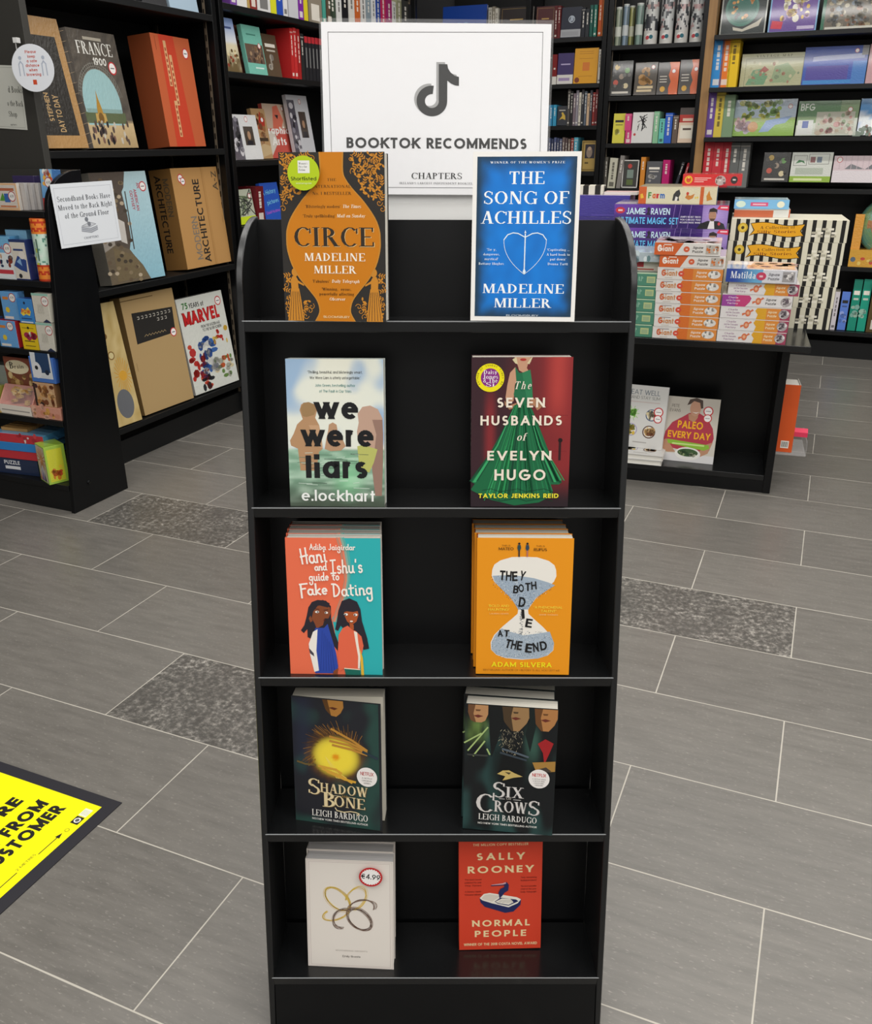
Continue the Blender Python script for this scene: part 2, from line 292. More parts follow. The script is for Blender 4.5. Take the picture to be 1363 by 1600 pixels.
SERIF = {
 'A': (.74, _D(.08, 0, .33, 1, .06) + _D(.50, 0, .30, 1, .17) + _H(.17, .56, .33) + _S(.11, 0, .12) + _S(.60, 0)),
 'B': (.66, _V(.17, 0, 1) + _A(.2, .75, .33, .25, -90, 90) + _A(.2, .27, .38, .27, -90, 90)),
 'C': (.74, _A(.42, .5, .38, .52, 45, 315) + _B(.70, .68, .95)), 'D': (.76, _V(.17, 0, 1) + _A(.2, .5, .48, .5, -90, 90)),
 'E': (.64, _V(.17, 0, 1) + _H(.1, .57, .972) + _H(.1, .5, .51) + _H(.1, .6, .028) + _B(.57, .78, 1) + _B(.6, 0, .24)),
 'F': (.6, _V(.17, 0, 1) + _H(.1, .56, .972) + _H(.1, .48, .5) + _B(.55, .78, 1)),
 'G': (.78, _A(.42, .5, .38, .52, 45, 300) + _B(.70, .68, .95) + _V(.66, 0, .42, 0, 1, .14, .13)),
 'H': (.8, _V(.17, 0, 1) + _V(.63, 0, 1) + _H(.17, .63, .51)), 'I': (.36, _V(.18, 0, 1)),
 'J': (.42, _V(.25, .1, 1, 0, 1) + _A(.14, .12, .185, .16, 180, 360, .13, .06)),
 'K': (.76, _V(.17, 0, 1) + _D(.22, .42, .52, 1, .07) + _D(.52, 0, .28, .55, .18) + _S(.57, .96, .13) + _S(.62, 0)),
 'L': (.62, _V(.17, 0, 1) + _H(.1, .56, .028) + _B(.57, 0, .26)),
 'M': (.94, _B(.14, 0, 1) + _S(.14, 0, .11) + _V(.78, 0, 1) + _D(.40, 0, .10, 1, .16) + _D(.42, 0, .70, 1, .06)),
 'N': (.8, _B(.14, 0, 1) + _S(.14, 0, .11) + _B(.66, 0, 1) + _S(.66, .96, .11) + _D(.54, 0, .08, 1, .17)),
 'O': (.8, _A(.4, .5, .37, .52, 0, 360)), 'P': (.62, _V(.17, 0, 1) + _A(.2, .73, .36, .27, -90, 90)),
 'Q': (.8, _A(.4, .5, .37, .52, 0, 360) + _D(.62, -.2, .38, .1, .14)),
 'R': (.74, _V(.17, 0, 1) + _A(.2, .74, .35, .26, -90, 90) + _D(.54, 0, .28, .5, .17) + _S(.64, 0, .12)),
 'S': (.58, _A(.29, .75, .24, .27, 40, 250, .11, .06) + _A(.29, .25, .25, .27, -140, 70, .11, .06) + _D(.36, .40, .12, .64, .13) + _B(.49, .74, .95) + _B(.08, .05, .26)),
 'T': (.68, _V(.34, 0, 1, 1, 0) + _H(.04, .64, .972) + _B(.07, .78, 1) + _B(.61, .78, 1)),
 'U': (.76, _V(.17, .3, 1, 0, 1) + _B(.62, .3, 1) + _S(.62, .96, .11) + _A(.37, .3, .275, .32, 180, 360, .14, .07)),
 'V': (.74, _D(.28, 0, .05, 1, .17) + _D(.33, 0, .58, 1, .06) + _S(.14, .96) + _S(.62, .96, .11)),
 'W': (1.0, _D(.25, 0, .04, 1, .16) + _D(.30, 0, .46, 1, .06) + _D(.62, 0, .42, 1, .16) + _D(.67, 0, .85, 1, .06) + _S(.12, .96) + _S(.88, .96, .11)),
 'X': (.74, _D(.48, 0, .06, 1, .17) + _D(.1, 0, .54, 1, .06) + _S(.12, 0, .11) + _S(.58, 0) + _S(.15, .96) + _S(.6, .96, .11)),
 'Y': (.72, _V(.36, 0, .5, 1, 0) + _D(.29, .45, .04, 1, .16) + _D(.38, .45, .56, 1, .06) + _S(.12, .96) + _S(.6, .96, .11)),
 'Z': (.66, _D(.08, .03, .44, .97, .15) + _H(.08, .58, .972) + _H(.08, .6, .028)),
 'a': (.5, _V(.35, 0, .45, 0, 0, .13) + _A(.24, .42, .175, .24, 0, 150, .13, .06) + _A(.22, .19, .17, .21, 60, 330, .12, .05) + _S(.42, 0, .07)),
 'b': (.56, _V(.13, 0, 1, 0, 2, .13, .12) + _A(.3, .33, .22, .34, 0, 360, .13, .06)),
 'c': (.48, _A(.27, .33, .22, .35, 40, 320, .13, .06)), 'd': (.56, _V(.41, 0, 1, 0, 2, .13, .12) + _A(.25, .33, .21, .34, 0, 360, .13, .06) + _S(.46, 0, .07)),
 'e': (.48, _A(.26, .33, .22, .35, 0, 315, .13, .06) + _H(.08, .47, .36, .05)),
 'f': (.36, _V(.16, 0, .75, 1, 0, .13, .13) + _A(.29, .78, .195, .24, 60, 180, .13, .06) + _H(.03, .32, .63)),
 'g': (.52, _A(.24, .42, .2, .25, 0, 360, .12, .05) + _A(.25, -.06, .22, .2, 0, 360, .09, .06) + _H(.3, .5, .63)),
 'h': (.58, _V(.13, 0, 1, 1, 2, .13, .12) + _V(.43, 0, .42, 1, 0, .13, .12) + _A(.29, .4, .205, .28, 0, 150, .12, .06)),
 'i': (.28, _V(.14, 0, X, 1, 2, .13, .12) + _A(.13, .87, .085, .085, 0, 360, .085, .085)),
 'k': (.56, _V(.13, 0, 1, 1, 2, .13, .12) + _D(.18, .25, .38, X, .07) + _D(.36, 0, .2, .36, .14) + _S(.46, 0, .1)),
 'l': (.28, _V(.14, 0, 1, 1, 2, .13, .12)),
 'm': (.86, _V(.13, 0, X, 1, 2, .13, .12) + _V(.43, 0, .42, 1, 0, .13, .11) + _V(.72, 0, .42, 1, 0, .13, .11) + _A(.29, .4, .205, .28, 0, 150, .12, .06) + _A(.58, .4, .205, .28, 0, 150, .12, .06)),
 'n': (.58, _V(.13, 0, X, 1, 2, .13, .12) + _V(.43, 0, .42, 1, 0, .13, .12) + _A(.29, .4, .205, .28, 0, 150, .12, .06)),
 'o': (.52, _A(.26, .33, .23, .35, 0, 360, .13, .06)), 'p': (.56, _V(.13, -.3, X, 1, 2, .13, .12) + _A(.3, .33, .22, .34, 0, 360, .13, .06)),
 'q': (.56, _V(.41, -.3, X, 1, 0, .13, .12) + _A(.25, .33, .21, .34, 0, 360, .13, .06)),
 'r': (.42, _V(.13, 0, X, 1, 2, .13, .12) + _A(.28, .42, .15, .25, 20, 160, .12, .09)),
 's': (.42, _A(.2, .49, .16, .18, 30, 250, .09, .06) + _A(.2, .17, .17, .19, -150, 70, .09, .06) + _D(.24, .26, .1, .42, .1)),
 't': (.34, _V(.15, .08, .86, 0, 0, .12) + _A(.25, .12, .155, .14, 180, 300, .1, .06) + _H(.02, .32, .63)),
 'u': (.58, _V(.13, .15, X, 0, 2, .13, .12) + _V(.43, 0, X, 0, 2, .13, .12) + _A(.28, .24, .21, .26, 180, 340, .12, .07) + _S(.48, 0, .07)),
 'v': (.52, _D(.2, 0, .04, X, .13) + _D(.24, 0, .4, X, .06) + _S(.12, X - .04, .11) + _S(.43, X - .04, .09)),
 'w': (.76, _D(.18, 0, .04, X, .12) + _D(.22, 0, .34, X, .06) + _D(.46, 0, .31, X, .12) + _D(.5, 0, .64, X, .06) + _S(.12, X - .04, .1) + _S(.67, X - .04, .09)),
 'y': (.52, _D(.2, 0, .04, X, .13) + _D(.1, -.28, .4, X, .07) + _S(.12, X - .04, .11) + _S(.43, X - .04, .09)),
 "'": (.18, _B(.09, .72, 1, .08)), '.': (.22, _A(.1, .07, .075, .075, 0, 360, .075, .075)), ',': (.22, _D(.05, -.12, .08, .12, .08)), '-': (.34, _H(.05, .29, .32, .07)), ' ': (.3, []),
 '1': (.42, _V(.21, 0, 1, 1, 2)), '&': (.7, _A(.3, .75, .18, .25, 0, 360, .1, .06) + _A(.28, .25, .26, .27, 60, 330, .13, .06) + _D(.5, 0, .2, .6, .12)),
}
def serif_polys(txt, track=0.0, small=None):
    out = []; x = 0
    for ch in txt:
        s = 1.0
        if small and ch.islower(): ch = ch.upper(); s = small
        w, q = SERIF.get(ch, SERIF[' '])
        for poly in q: out.append([(x + p[0] * s, p[1] * s) for p in poly])
        x += w * s + track + .03
    return out
# handwriting: one polyline set per letter, on a unit x-height of .55
def _arc(cx, cy, rx, ry, a0, a1, n=9): return [(cx + rx * math.cos(R(a0 + (a1 - a0) * k / n)), cy + ry * math.sin(R(a0 + (a1 - a0) * k / n))) for k in range(n + 1)]
HAND = {
 'H': (.62, [[(.1, 1.05), (.14, 0)], [(.5, 1.1), (.5, 0)], [(.05, .5), (.6, .58)]]), 'I': (.5, [[(.25, 1), (.22, 0)], [(.05, 1), (.48, 1.02)], [(.02, 0), (.45, .02)]]),
 'F': (.6, [[(.15, 1), (.18, -.25)], [(.08, 1), (.66, 1.05)], [(.15, .55), (.5, .6)]]), 'D': (.66, [[(.15, 1), (.12, 0)], [(.02, 1), (.15, 1)] + _arc(.15, .5, .42, .5, 90, -90)]),
 'A': (.6, [[(.03, 0), (.28, 1), (.52, 0)], [(.12, .38), (.44, .38)]]), 'J': (.5, [[(.35, 1), (.35, .2)] + _arc(.2, .2, .15, .2, 0, -150)]),
 'a': (.52, [_arc(.22, .26, .18, .26, 40, 350), [(.4, .5), (.4, .08), (.52, 0)]]), 'n': (.5, [[(.06, .52), (.06, 0)], [(.06, .3)] + _arc(.22, .34, .15, .18, 160, 0) + [(.37, 0), (.48, .04)]]),
 'i': (.26, [[(.1, .52), (.1, .05), (.22, 0)], [(.1, .72), (.1, .76)]]), 's': (.4, [[(.32, .46)] + _arc(.2, .4, .12, .13, 60, 250, 6) + _arc(.2, .14, .14, .15, 70, -150, 6)]),
 'h': (.5, [[(.08, 1), (.06, 0)], [(.06, .3)] + _arc(.22, .34, .15, .18, 160, 0) + [(.37, 0), (.48, .04)]]), 'u': (.52, [[(.06, .52), (.06, .2)] + _arc(.22, .18, .16, .18, 180, 330) + [(.4, .52), (.4, .06), (.5, 0)]]),
 "'": (.2, [[(.1, 1), (.08, .8)]]), 'd': (.54, [_arc(.22, .26, .18, .26, 40, 350), [(.42, 1), (.4, .08), (.52, 0)]]), 'g': (.54, [_arc(.22, .28, .18, .24, 40, 350), [(.42, .52), (.42, -.3)] + _arc(.24, -.3, .18, .22, 0, -200)]),
 'e': (.46, [[(.06, .26), (.36, .3)] + _arc(.21, .28, .16, .26, 5, 310)]), 't': (.4, [[(.18, .85), (.16, .1), (.3, 0)], [(.02, .56), (.38, .6)]]), 'o': (.5, [_arc(.22, .26, .18, .26, 60, 430)]),
 'k': (.48, [[(.08, 1), (.08, 0)], [(.38, .52), (.1, .26), (.42, 0)]]), 'b': (.5, [[(.08, 1), (.08, 0)], _arc(.24, .26, .17, .26, 150, -170)]), 'r': (.38, [[(.08, .52), (.08, 0)], [(.08, .34)] + _arc(.24, .36, .14, .15, 160, 50, 5)]),
 ' ': (.3, []), 'y': (.5, [[(.05, .52), (.22, .05)], [(.42, .52), (.1, -.35)]]),
}
def ribbon(pts, w):
    out = []
    for i in range(len(pts) - 1):
        a, b = Vector(pts[i]), Vector(pts[i + 1]); d = (b - a)
        if d.length < 1e-9: continue
        d.normalize(); n = Vector((-d.y, d.x)) * w / 2; e = d * w * .35
        out.append([tuple(a - n - e), tuple(b - n + e), tuple(b + n + e), tuple(a + n - e)])
    return out
def hand_polys(txt, w=.1):
    out = []; x = 0
    for ch in txt:
        ww, ls = HAND.get(ch, HAND[' '])
        for l in ls: out += ribbon([(x + p[0], p[1]) for p in l], w)
        x += ww + .06
    return out
class Art:
    """a printed picture: coloured flat shapes in layers, in fractions of the printed area"""
    def __init__(s, w, h): s.w = w; s.h = h; s.p = []; s.lay = 0
    def up(s): s.lay += 1
    def raw(s, polys, col):
        s.lay += 1
        for i, q in enumerate(polys): s.p.append((q, col, s.lay + (i % 6) * .15))   # a hair apart, so overlapping strokes of one letter do not share a plane
    def poly(s, pts, col):
        P = [Vector((x * s.w, y * s.h, 0)) for x, y in pts]
        s.lay += 1
        if len(P) <= 4: s.p.append(([tuple(p[:2]) for p in P], col, s.lay)); return
        for t in tessellate_polygon([P]): s.p.append(([tuple(P[i][:2]) for i in t], col, s.lay))
    def rect(s, x0, y0, x1, y1, col): s.poly([(x0, y0), (x1, y0), (x1, y1), (x0, y1)], col)
    def frame(s, x0, y0, x1, y1, t, col):
        tx, ty = t / s.w, t / s.h
        for q in ((x0, y0, x1, y0 + ty), (x0, y1 - ty, x1, y1), (x0, y0, x0 + tx, y1), (x1 - tx, y0, x1, y1)): s.rect(*q, col); s.lay -= 1
    def ell(s, cx, cy, rx, ry, col, n=28, a0=0, a1=360):
        s.lay += 1; cxm, cym = cx * s.w, cy * s.h
        pts = [(cxm + rx * math.cos(R(a0 + (a1 - a0) * k / n)), cym + ry * math.sin(R(a0 + (a1 - a0) * k / n))) for k in range(n + 1)]
        for k in range(n): s.p.append(([(cxm, cym), pts[k], pts[k + 1]], col, s.lay))
    def disc(s, cx, cy, r, col, n=28): s.ell(cx, cy, r, r, col, n)
    def line(s, pts, t, col):
        s.raw(ribbon([(x * s.w, y * s.h) for x, y in pts], t), col)
    def grad(s, x0, y0, x1, y1, fn, nx=24, ny=32):
        s.lay += 1
        for i in range(nx):
            for j in range(ny):
                q = [(x0 + (x1 - x0) * (i + a) / nx, y0 + (y1 - y0) * (j + b) / ny) for a, b in ((0, 0), (1, 0), (1, 1), (0, 1))]
                s.p.append(([(x * s.w, y * s.h) for x, y in q], [fn(*c) for c in q], s.lay))
    def text(s, txt, cx, y, col, cap, w=None, font='sans', bold=.0, track=1.0, rot=0, shear=0, align='c', small=None, hw=.1):
        """cap height and width as fractions of the printed height / width; y is the baseline"""
        if font == 'sans': P = sans_tris(txt, bold, track); ch = 1.0
        elif font == 'serif': P = serif_polys(txt, (track - 1) * .5, small); ch = 1.0
        else: P = hand_polys(txt, hw); ch = 1.0
        if not P: return
        xs = [p[0] for q in P for p in q]; x0, x1 = min(xs), max(xs)
        sy = cap * s.h / ch; sx = (w * s.w / (x1 - x0)) if w else sy
        W = (x1 - x0) * sx; off = {'c': -W / 2, 'l': 0, 'r': -W}[align]
        c, sn = math.cos(R(rot)), math.sin(R(rot)); ox, oy = cx * s.w, y * s.h
        out = []
        for q in P:
            r = []
            for px, py in q:
                X_, Y_ = (px - x0) * sx + off + py * sy * shear, py * sy
                r.append((ox + X_ * c - Y_ * sn, oy + X_ * sn + Y_ * c))
            out.append(r)
        s.raw(out, col)
def mix(a, b, t):
    a, b = srgb(a), srgb(b); t = max(0, min(1, t)); return tuple(a[i] + (b[i] - a[i]) * t for i in range(3))
def nz(x, y, s=1.0, o=0.0): return noise.noise(Vector((x * s + o, y * s, o * 1.7)))
def sm(a, b, x):
    t = max(0, min(1, (x - a) / (b - a))); return t * t * (3 - 2 * t)
# ------------------------------------------------------------------ the room
m = MB(); m.box(-4.6, 5.0, -3.0, 6.62, -.05, 0, '777777'); struct('floor', m, floor_mat(), rot=(0, 0, TH))
WALLM, _, _b = new_mat('dark_painted_wall'); _b.inputs['Base Color'].default_value = (.05, .05, .052, 1); _b.inputs['Roughness'].default_value = .8
CEILM, _, _b = new_mat('white_ceiling_paint'); _b.inputs['Base Color'].default_value = (.62, .61, .59, 1); _b.inputs['Roughness'].default_value = .9
m = MB(); m.box(-4.6, 5.0, 6.5, 6.6, 0, 3.0, '222222'); struct('wall_back', m, WALLM, rot=(0, 0, TH))
m = MB(); m.box(-3.6, -3.5, -3.0, 6.5, 0, 3.0, '222222'); struct('wall_left', m, WALLM, rot=(0, 0, TH))
m = MB(); m.box(-4.6, 5.0, -3.0, 6.6, 3.0, 3.05, '222222'); struct('ceiling', m, CEILM, rot=(0, 0, TH))
# ------------------------------------------------------------------ bookcases along the walls
def bookcase(label, face, p0, p1, front, depth, shelves, top, plinth=.1, endmat=None, left=True, right=True, track=True, th=.026, sfront=None, pt=.03):
    """p0..p1 run along the wall in shop units, front is the front plane; local x runs left to right, y goes to the wall"""
    if face == 'v': loc, rz = SH(p0, front), TH
    else: loc, rz = SH(front, p0), TH + math.pi / 2
    W = p1 - p0
    t = thing('bookcase', label, 'bookcase', loc, (0, 0, rz), 'black wall bookcases')
    for f, x in ((left, 0), (right, W - pt)):
        if f:
            b = MB(); b.box(x, x + pt, 0, depth, 0, top, '141516'); sp = obj('side_panel', b, (endmat if x == 0 and endmat else M_BLACK), t, bevel=.002)
            if track:
                xi = x + pt if x == 0 else x - .003
                b = MB()
                for yy in (.035, depth - .06):
                    b.box(xi, xi + .003, yy, yy + .012, .1, top - .02, '6a5f50')
                    for k in range(int((top - .2) / .05)): b.box(xi - .001 if x else xi + .001, xi + .002 if x else xi + .004, yy + .003, yy + .009, .14 + k * .05, .165 + k * .05, '15120e')
                obj('slotted_track', b, M_SATIN, t)
    x0, x1 = (pt if left else 0), (W - pt if right else W)
    b = MB(); b.box(x0, x1, depth - .012, depth, 0, top, '141516'); obj('back_panel', b, M_BLACKSHELF, t)
    b = MB(); b.box(x0, x1, .03, .05, 0, plinth, '141516'); obj('plinth', b, M_BLACKSHELF, t)
    for z in shelves:
        b = MB(); b.box(x0 + .001, x1 - .001, (sfront or 0), depth - .012, z - th, z - .0005, '141516'); obj('shelf', b, M_BLACKSHELF, t, bevel=.0015)
    return t
bookcase('tall black wall bookcase holding the big boxed art books at left', 'u', 2.585, 3.70, -2.63, .36, [.165, .735, 1.25, 1.79], 2.3, endmat=M_GREY)
bookcase('black bookcase bay just left of the big white sign', 'u', 3.725, 5.86, -2.63, .36, [.165, .55, .90, 1.195, 1.575, 1.85], 2.3)
bookcase('black corner bookcase bay directly behind the top of the big sign', 'v', -2.615, -1.975, 6.17, .30, [.1, .4, .7, 1.086, 1.367, 1.614, 1.88], 2.35, left=False)
bookcase('narrow black bookcase bay between big sign and blue paperback', 'v', -1.972, -1.472, 6.17, .30, [.1, .4, .7, 1.086, 1.367, 1.614, 1.88], 2.35, left=False)
bookcase('black bookcase bay of puzzles directly left of the wooden post', 'v', -1.468, -.862, 6.17, .30, [.1, .4, .7, .985, 1.257, 1.534, 1.823], 2.35)
bookcase('wide black bookcase right of the wooden post', 'v', -.805, 1.3, 6.06, .41, [.17, .56, 1.0, 1.29, 1.565, 1.845], 2.35, left=False)
m = MB(); m.box(-.858, -.81, 6.12, 6.47, 0, 2.5, '8a5a28'); struct('trim_1', m, wood_mat(), rot=(0, 0, TH))
# ------------------------------------------------------------------ the free-standing display stand
SF = [(1.060, 1.138), (.816, 1.1035), (.5785, 1.0555), (.338, 1.012), (.097, .9705)]         # shelf front edges (z, y)
SB = [(1.045, 1.253), (.801, 1.221), (.563, 1.1735), (.3245, 1.128), (.0825, 1.0885)]        # shelf back edges
STX0, STX1 = -.256, .244
stand = thing('display_stand', 'tall narrow black five-shelf display stand in the middle', 'display stand', (0, 0, 0), (0, R(.46), 0))
stand.location = (0, 0, -.0009)
def side_profile():
    pr = [(.955, .002)] + [(y, z) for z, y in reversed(SF)]
    y0, z0, y1, z1 = 1.1425, 1.092, 1.279, 1.1765
    for k in range(41):
        a = math.pi - (math.pi / 2) * k / 40
        pr.append((y1 + (y1 - y0) * math.cos(a) * .985, z0 + (z1 - z0) * math.sin(a)))
    pr += [(1.285, 1.1765)] + [(y + .006, z) for z, y in SB] + [(1.078, .002)]
    return pr
for x in (STX0 - .005, STX1 - .004):
    b = MB(); b.prism(side_profile()[::-1], x, x + .009, '151617'); obj('side_panel', b, M_SIDE, stand, bevel=.0022)
b = MB(); b.prism([(1.0885, .06), (1.0925, .06), (1.2775, 1.1730), (1.2735, 1.1730)], STX0 + .004, STX1 - .004, '151617')
obj('back_panel', b, M_BLACK, stand)
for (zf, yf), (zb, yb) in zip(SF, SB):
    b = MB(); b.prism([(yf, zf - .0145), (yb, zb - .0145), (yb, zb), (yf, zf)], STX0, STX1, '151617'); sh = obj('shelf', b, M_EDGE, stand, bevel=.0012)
    b = MB(); b.prism([(yf - .0004, zf - .0009), (yf + .0006, zf - .0009), (yf + .0006, zf + .0003), (yf, zf + .0003), (yf - .0004, zf)], STX0 + .001, STX1 - .001, '8f9294'); obj('edge_glint', b, M_SATIN, sh)  # glint of the ceiling light on the front edge, built as a pale strip
b = MB(); b.prism([(.953, .003), (.963, .003), (.9775, .083), (.9705, .083)], STX0 + .005, STX1 - .005, '151617'); obj('plinth_board', b, M_BLACK, stand)
# ------------------------------------------------------------------ paperbacks on the stand
def shelf_z(i, y):
    (zf, yf), (zb, yb) = SF[i], SB[i]
    return zf + (zb - zf) * (y - yf) / (yb - yf)
def paperback(label, loc, rot, w, h, d, art, spine='333333', back='333333', edge='d9d5cb', group=None, flare=0, sticker=None, spine_text=None, mat=None):
    mat = mat or M_SATIN
    t = thing('paperback_book', label, 'book', loc, rot, group)
    b = MB(); b.box(.0012, w - .0012, .0008, d - .0008, .001, h - .001, edge)
    n = 14
    for k in range(n):  # leaf edges on the top and fore-edge
        y = .0015 + (d - .003) * (k + .5) / n
        b.box(.002, w - .0011, y, y + .0003, .002, h - .0009, mix('b4afa4', 'e6e2d8', (k * 37 % 10) / 10))
    obj('page_block', b, M_MATTE, t)
    b = MB(); b.box(0, .0008, .0007, d, 0, h, spine); b.box(0, w, d - .0007, d, 0, h, back)
    if spine_text:
        a = Art(d, h); a.text(spine_text, .68, .5, 'e8e4da', .35 * d / h, rot=-90, bold=.01); b.art(a, o=(0, d, 0), ex=(0, -1, 0), nrm=(-1, 0, 0))
    obj('spine_and_back_cover', b, mat, t)
    b = MB(); b.box(0, w, -.0001, .0006, 0, h, art.bgcol); b.art(art, o=(0, -.0001, 0))
    f = obj('front_cover', b, mat, t)
    if flare: f.rotation_euler = (0, 0, R(flare))
    if sticker:
        a, pos, nm = sticker; b = MB(); b.art(a, o=(pos[0], -.0038, pos[1]), lift=0); s = obj(nm, b, mat, f)
    return t
def stack(root, n, labels, rotz, lean, d, jitter=0.0, group=None, dz=None):
    M = Matrix.Rotation(rotz, 3, 'Z') @ Matrix.Rotation(-lean, 3, 'X')
    for k in range(1, n):
        off = M @ Vector((random.uniform(-jitter, jitter) - .002 * k, d * k * 1.02, 0))
        p = root.location + off
        if dz is not None: p.z = root.location.z - .124 * (off.y)
        dup(root, p, root.rotation_euler, labels[k - 1], group)
def bookat(i, pos, yaw, lean):
    return Vector((pos[0], pos[1], pos[2])), (-R(lean), 0, R(yaw))
# --- orange and black cover with a vase of plain paper colour between flowers
def art_circe():
    a = Art(.1305, .200); a.bgcol = '2f2c29'
    O = 'd07f12'
    half = [(.605, 1), (.60, .89), (.63, .84), (.69, .79), (.79, .72), (.89, .63), (.935, .56), (.945, .50), (.94, .43), (.90, .34), (.83, .26), (.74, .19), (.67, .13), (.645, .075), (.655, .04), (.69, 0)]
    # smooth
    sp = []
    for i in range(len(half) - 1):
        for k in range(4):
            t = k / 4; p0 = half[max(0, i - 1)]; p1 = half[i]; p2 = half[i + 1]; p3 = half[min(len(half) - 1, i + 2)]
            sp.append(tuple(.5 * (2 * p1[j] + (p2[j] - p0[j]) * t + (2 * p0[j] - 5 * p1[j] + 4 * p2[j] - p3[j]) * t * t + (-p0[j] + 3 * p1[j] - 3 * p2[j] + p3[j]) * t ** 3) for j in (0, 1)))
    sp.append(half[-1])
    outer = [(x + .012, y) for x, y in sp] + [(1 - x - .012, y) for x, y in reversed(sp)]
    inside = lambda x, y: any(abs(y - sp[i][1]) < .03 and abs(x - .5) < sp[i][0] - .5 + .05 for i in range(len(sp)))
    rnd = random.Random(3)
    Lf = 'cf8a2c'
    def leaf(x, y, l, ang, wd=.35, c=Lf):
        pts = []
        for k in range(7):
            t = k / 6; pts.append((t * l, math.sin(t * math.pi) * l * wd / 2))
        pts = pts + [(p[0], -p[1]) for p in reversed(pts[1:-1])]
        ca, sa = math.cos(ang), math.sin(ang)
        a.poly([(x + (p[0] * ca - p[1] * sa) / a.w, y + (p[0] * sa + p[1] * ca) / a.h) for p in pts], c); a.lay -= 1
    n = 0; placed = []
    for tries in range(2600):
        x, y = rnd.uniform(.02, .49), rnd.uniform(.02, .985)
        if inside(x + .02, y): continue
        if y < .33 and .05 < x < .2: continue
        if any((x - p) ** 2 * a.w ** 2 + (y - q) ** 2 * a.h ** 2 < .0054 ** 2 for p, q in placed): continue
        placed.append((x, y)); k = rnd.random(); an = rnd.uniform(0, 6.28)
        for mx in (0, 1):
            X0 = x if not mx else 1 - x; A = an if not mx else math.pi - an
            a.lay = 2
            if k < .34:   # sprig
                a.line([(X0 - math.cos(A) * .004 / a.w, y - math.sin(A) * .004 / a.h), (X0 + math.cos(A) * .004 / a.w, y + math.sin(A) * .004 / a.h)], .0006, Lf)
                for s in (-1, 1):
                    for q in (-.003, 0, .003): leaf(X0 + math.cos(A) * q / a.w, y + math.sin(A) * q / a.h, .0038, A + s * .9)
            elif k < .62:  # blossom
                for q in range(4): leaf(X0, y, .0046, A + q * 1.57, .55)
            elif k < .8:   # curl
                pts = [(X0 + (.0006 + .00032 * q) * math.cos(A + q * .6) / a.w, y + (.0006 + .00032 * q) * math.sin(A + q * .6) / a.h) for q in range(12)]
                a.line(pts, .0007, Lf)
            else:
                leaf(X0, y, .007, A, .5); leaf(X0, y, .005, A + 2.1, .5)
    for mx in (0, 1):   # a draped standing figure at each lower edge
        f = (lambda x: x) if not mx else (lambda x: 1 - x)
        a.lay = 4
        a.poly([(f(.07), .20), (f(.15), .20), (f(.17), .12), (f(.19), .0), (f(.03), .0), (f(.055), .12)], Lf)
        a.poly([(f(.075), .20), (f(.145), .20), (f(.14), .255), (f(.12), .275), (f(.09), .275), (f(.07), .25)], Lf)
        a.ell(f(.115), .298, .0042, .0052, Lf); a.poly([(f(.14), .25), (f(.20), .225), (f(.2), .215), (f(.135), .235)], Lf)
        for q in range(5): a.line([(f(.08 + q * .016), .18), (f(.05 + q * .03), .005)], .0005, '2f2c29')
    a.lay = 8; a.poly([(x, y) for x, y in outer], 'c98b33'); a.poly(sp + [(1 - x, y) for x, y in reversed(sp)], O)
    D = '33270f'
    a.text('THE', .5, .835, '54360a', .016, .085, 'serif', track=1.1); a.text('INTERNATIONAL', .5, .797, '54360a', .016, .36, 'serif', track=1.1); a.text('No. 1 BESTSELLER', .5, .757, '54360a', .017, .37, 'serif', small=None)
    a.text("'Blisteringly modern'", .41, .681, '4a2f0c', .017, .335, 'serif'); a.text('The Times', .685, .681, 'fff6df', .019, .175, 'serif', shear=.2, bold=.01)
    a.text("'Truly spellbinding'", .37, .626, '4a2f0c', .017, .31, 'serif'); a.text('Mail on Sunday', .675, .626, 'fff6df', .019, .27, 'serif', shear=.2)
    a.text('CIRCE', .512, .452, 'f1c98a', .112, .775, 'serif'); a.text('CIRCE', .508, .455, '332b22', .112, .77, 'serif')
    a.text('MADELINE', .51, .368, 'fdf6e6', .047, .59, 'serif', small=.82); a.text('MILLER', .512, .293, 'fdf6e6', .047, .415, 'serif')
    a.text("'Fabulous'", .37, .237, '4a2f0c', .017, .165, 'serif'); a.text('Daily Telegraph', .61, .237, 'fff6df', .019, .27, 'serif', shear=.2)
    a.text("'Winning, joyous,", .52, .19, '4a2f0c', .017, .29, 'serif'); a.text('powerfully affecting', .52, .16, '4a2f0c', .017, .34, 'serif'); a.text('Observer', .525, .128, 'fff6df', .019, .155, 'serif', shear=.2)
    a.text('BLOOMSBURY', .515, .02, 'f3dca8', .014, .26, 'sans', bold=.01)
    return a
def art_greenseal():
    a = Art(.0395, .0395); a.lay = 120
    a.disc(.5, .5, .01975, 'b9d21c', 40); a.rect(.33, .5, .70, .86, 'f0f0ec')
    a.text("Women's", .5, .745, '55594f', .06, .28, 'serif'); a.text('Prize for', .49, .655, '55594f', .06, .26, 'serif'); a.text('Fiction', .46, .565, '55594f', .06, .2, 'serif')
    a.text('Shortlisted', .5, .29, '1c2408', .105, .8, 'sans', bold=.004); a.text('womensprize', .5, .185, 'eef6c0', .05, .5)
    return a
a = art_circe(); loc, rot = bookat(0, (-.191, 1.1395, 1.0612), -6.8, 5.6)
circe = paperback('orange paperback with black floral border and a lime round sticker, top left', loc, rot, .1305, .200, .026, a, 'b06a10', '2f2c29', sticker=(art_greenseal(), (.0125, .156), 'round_sticker'))
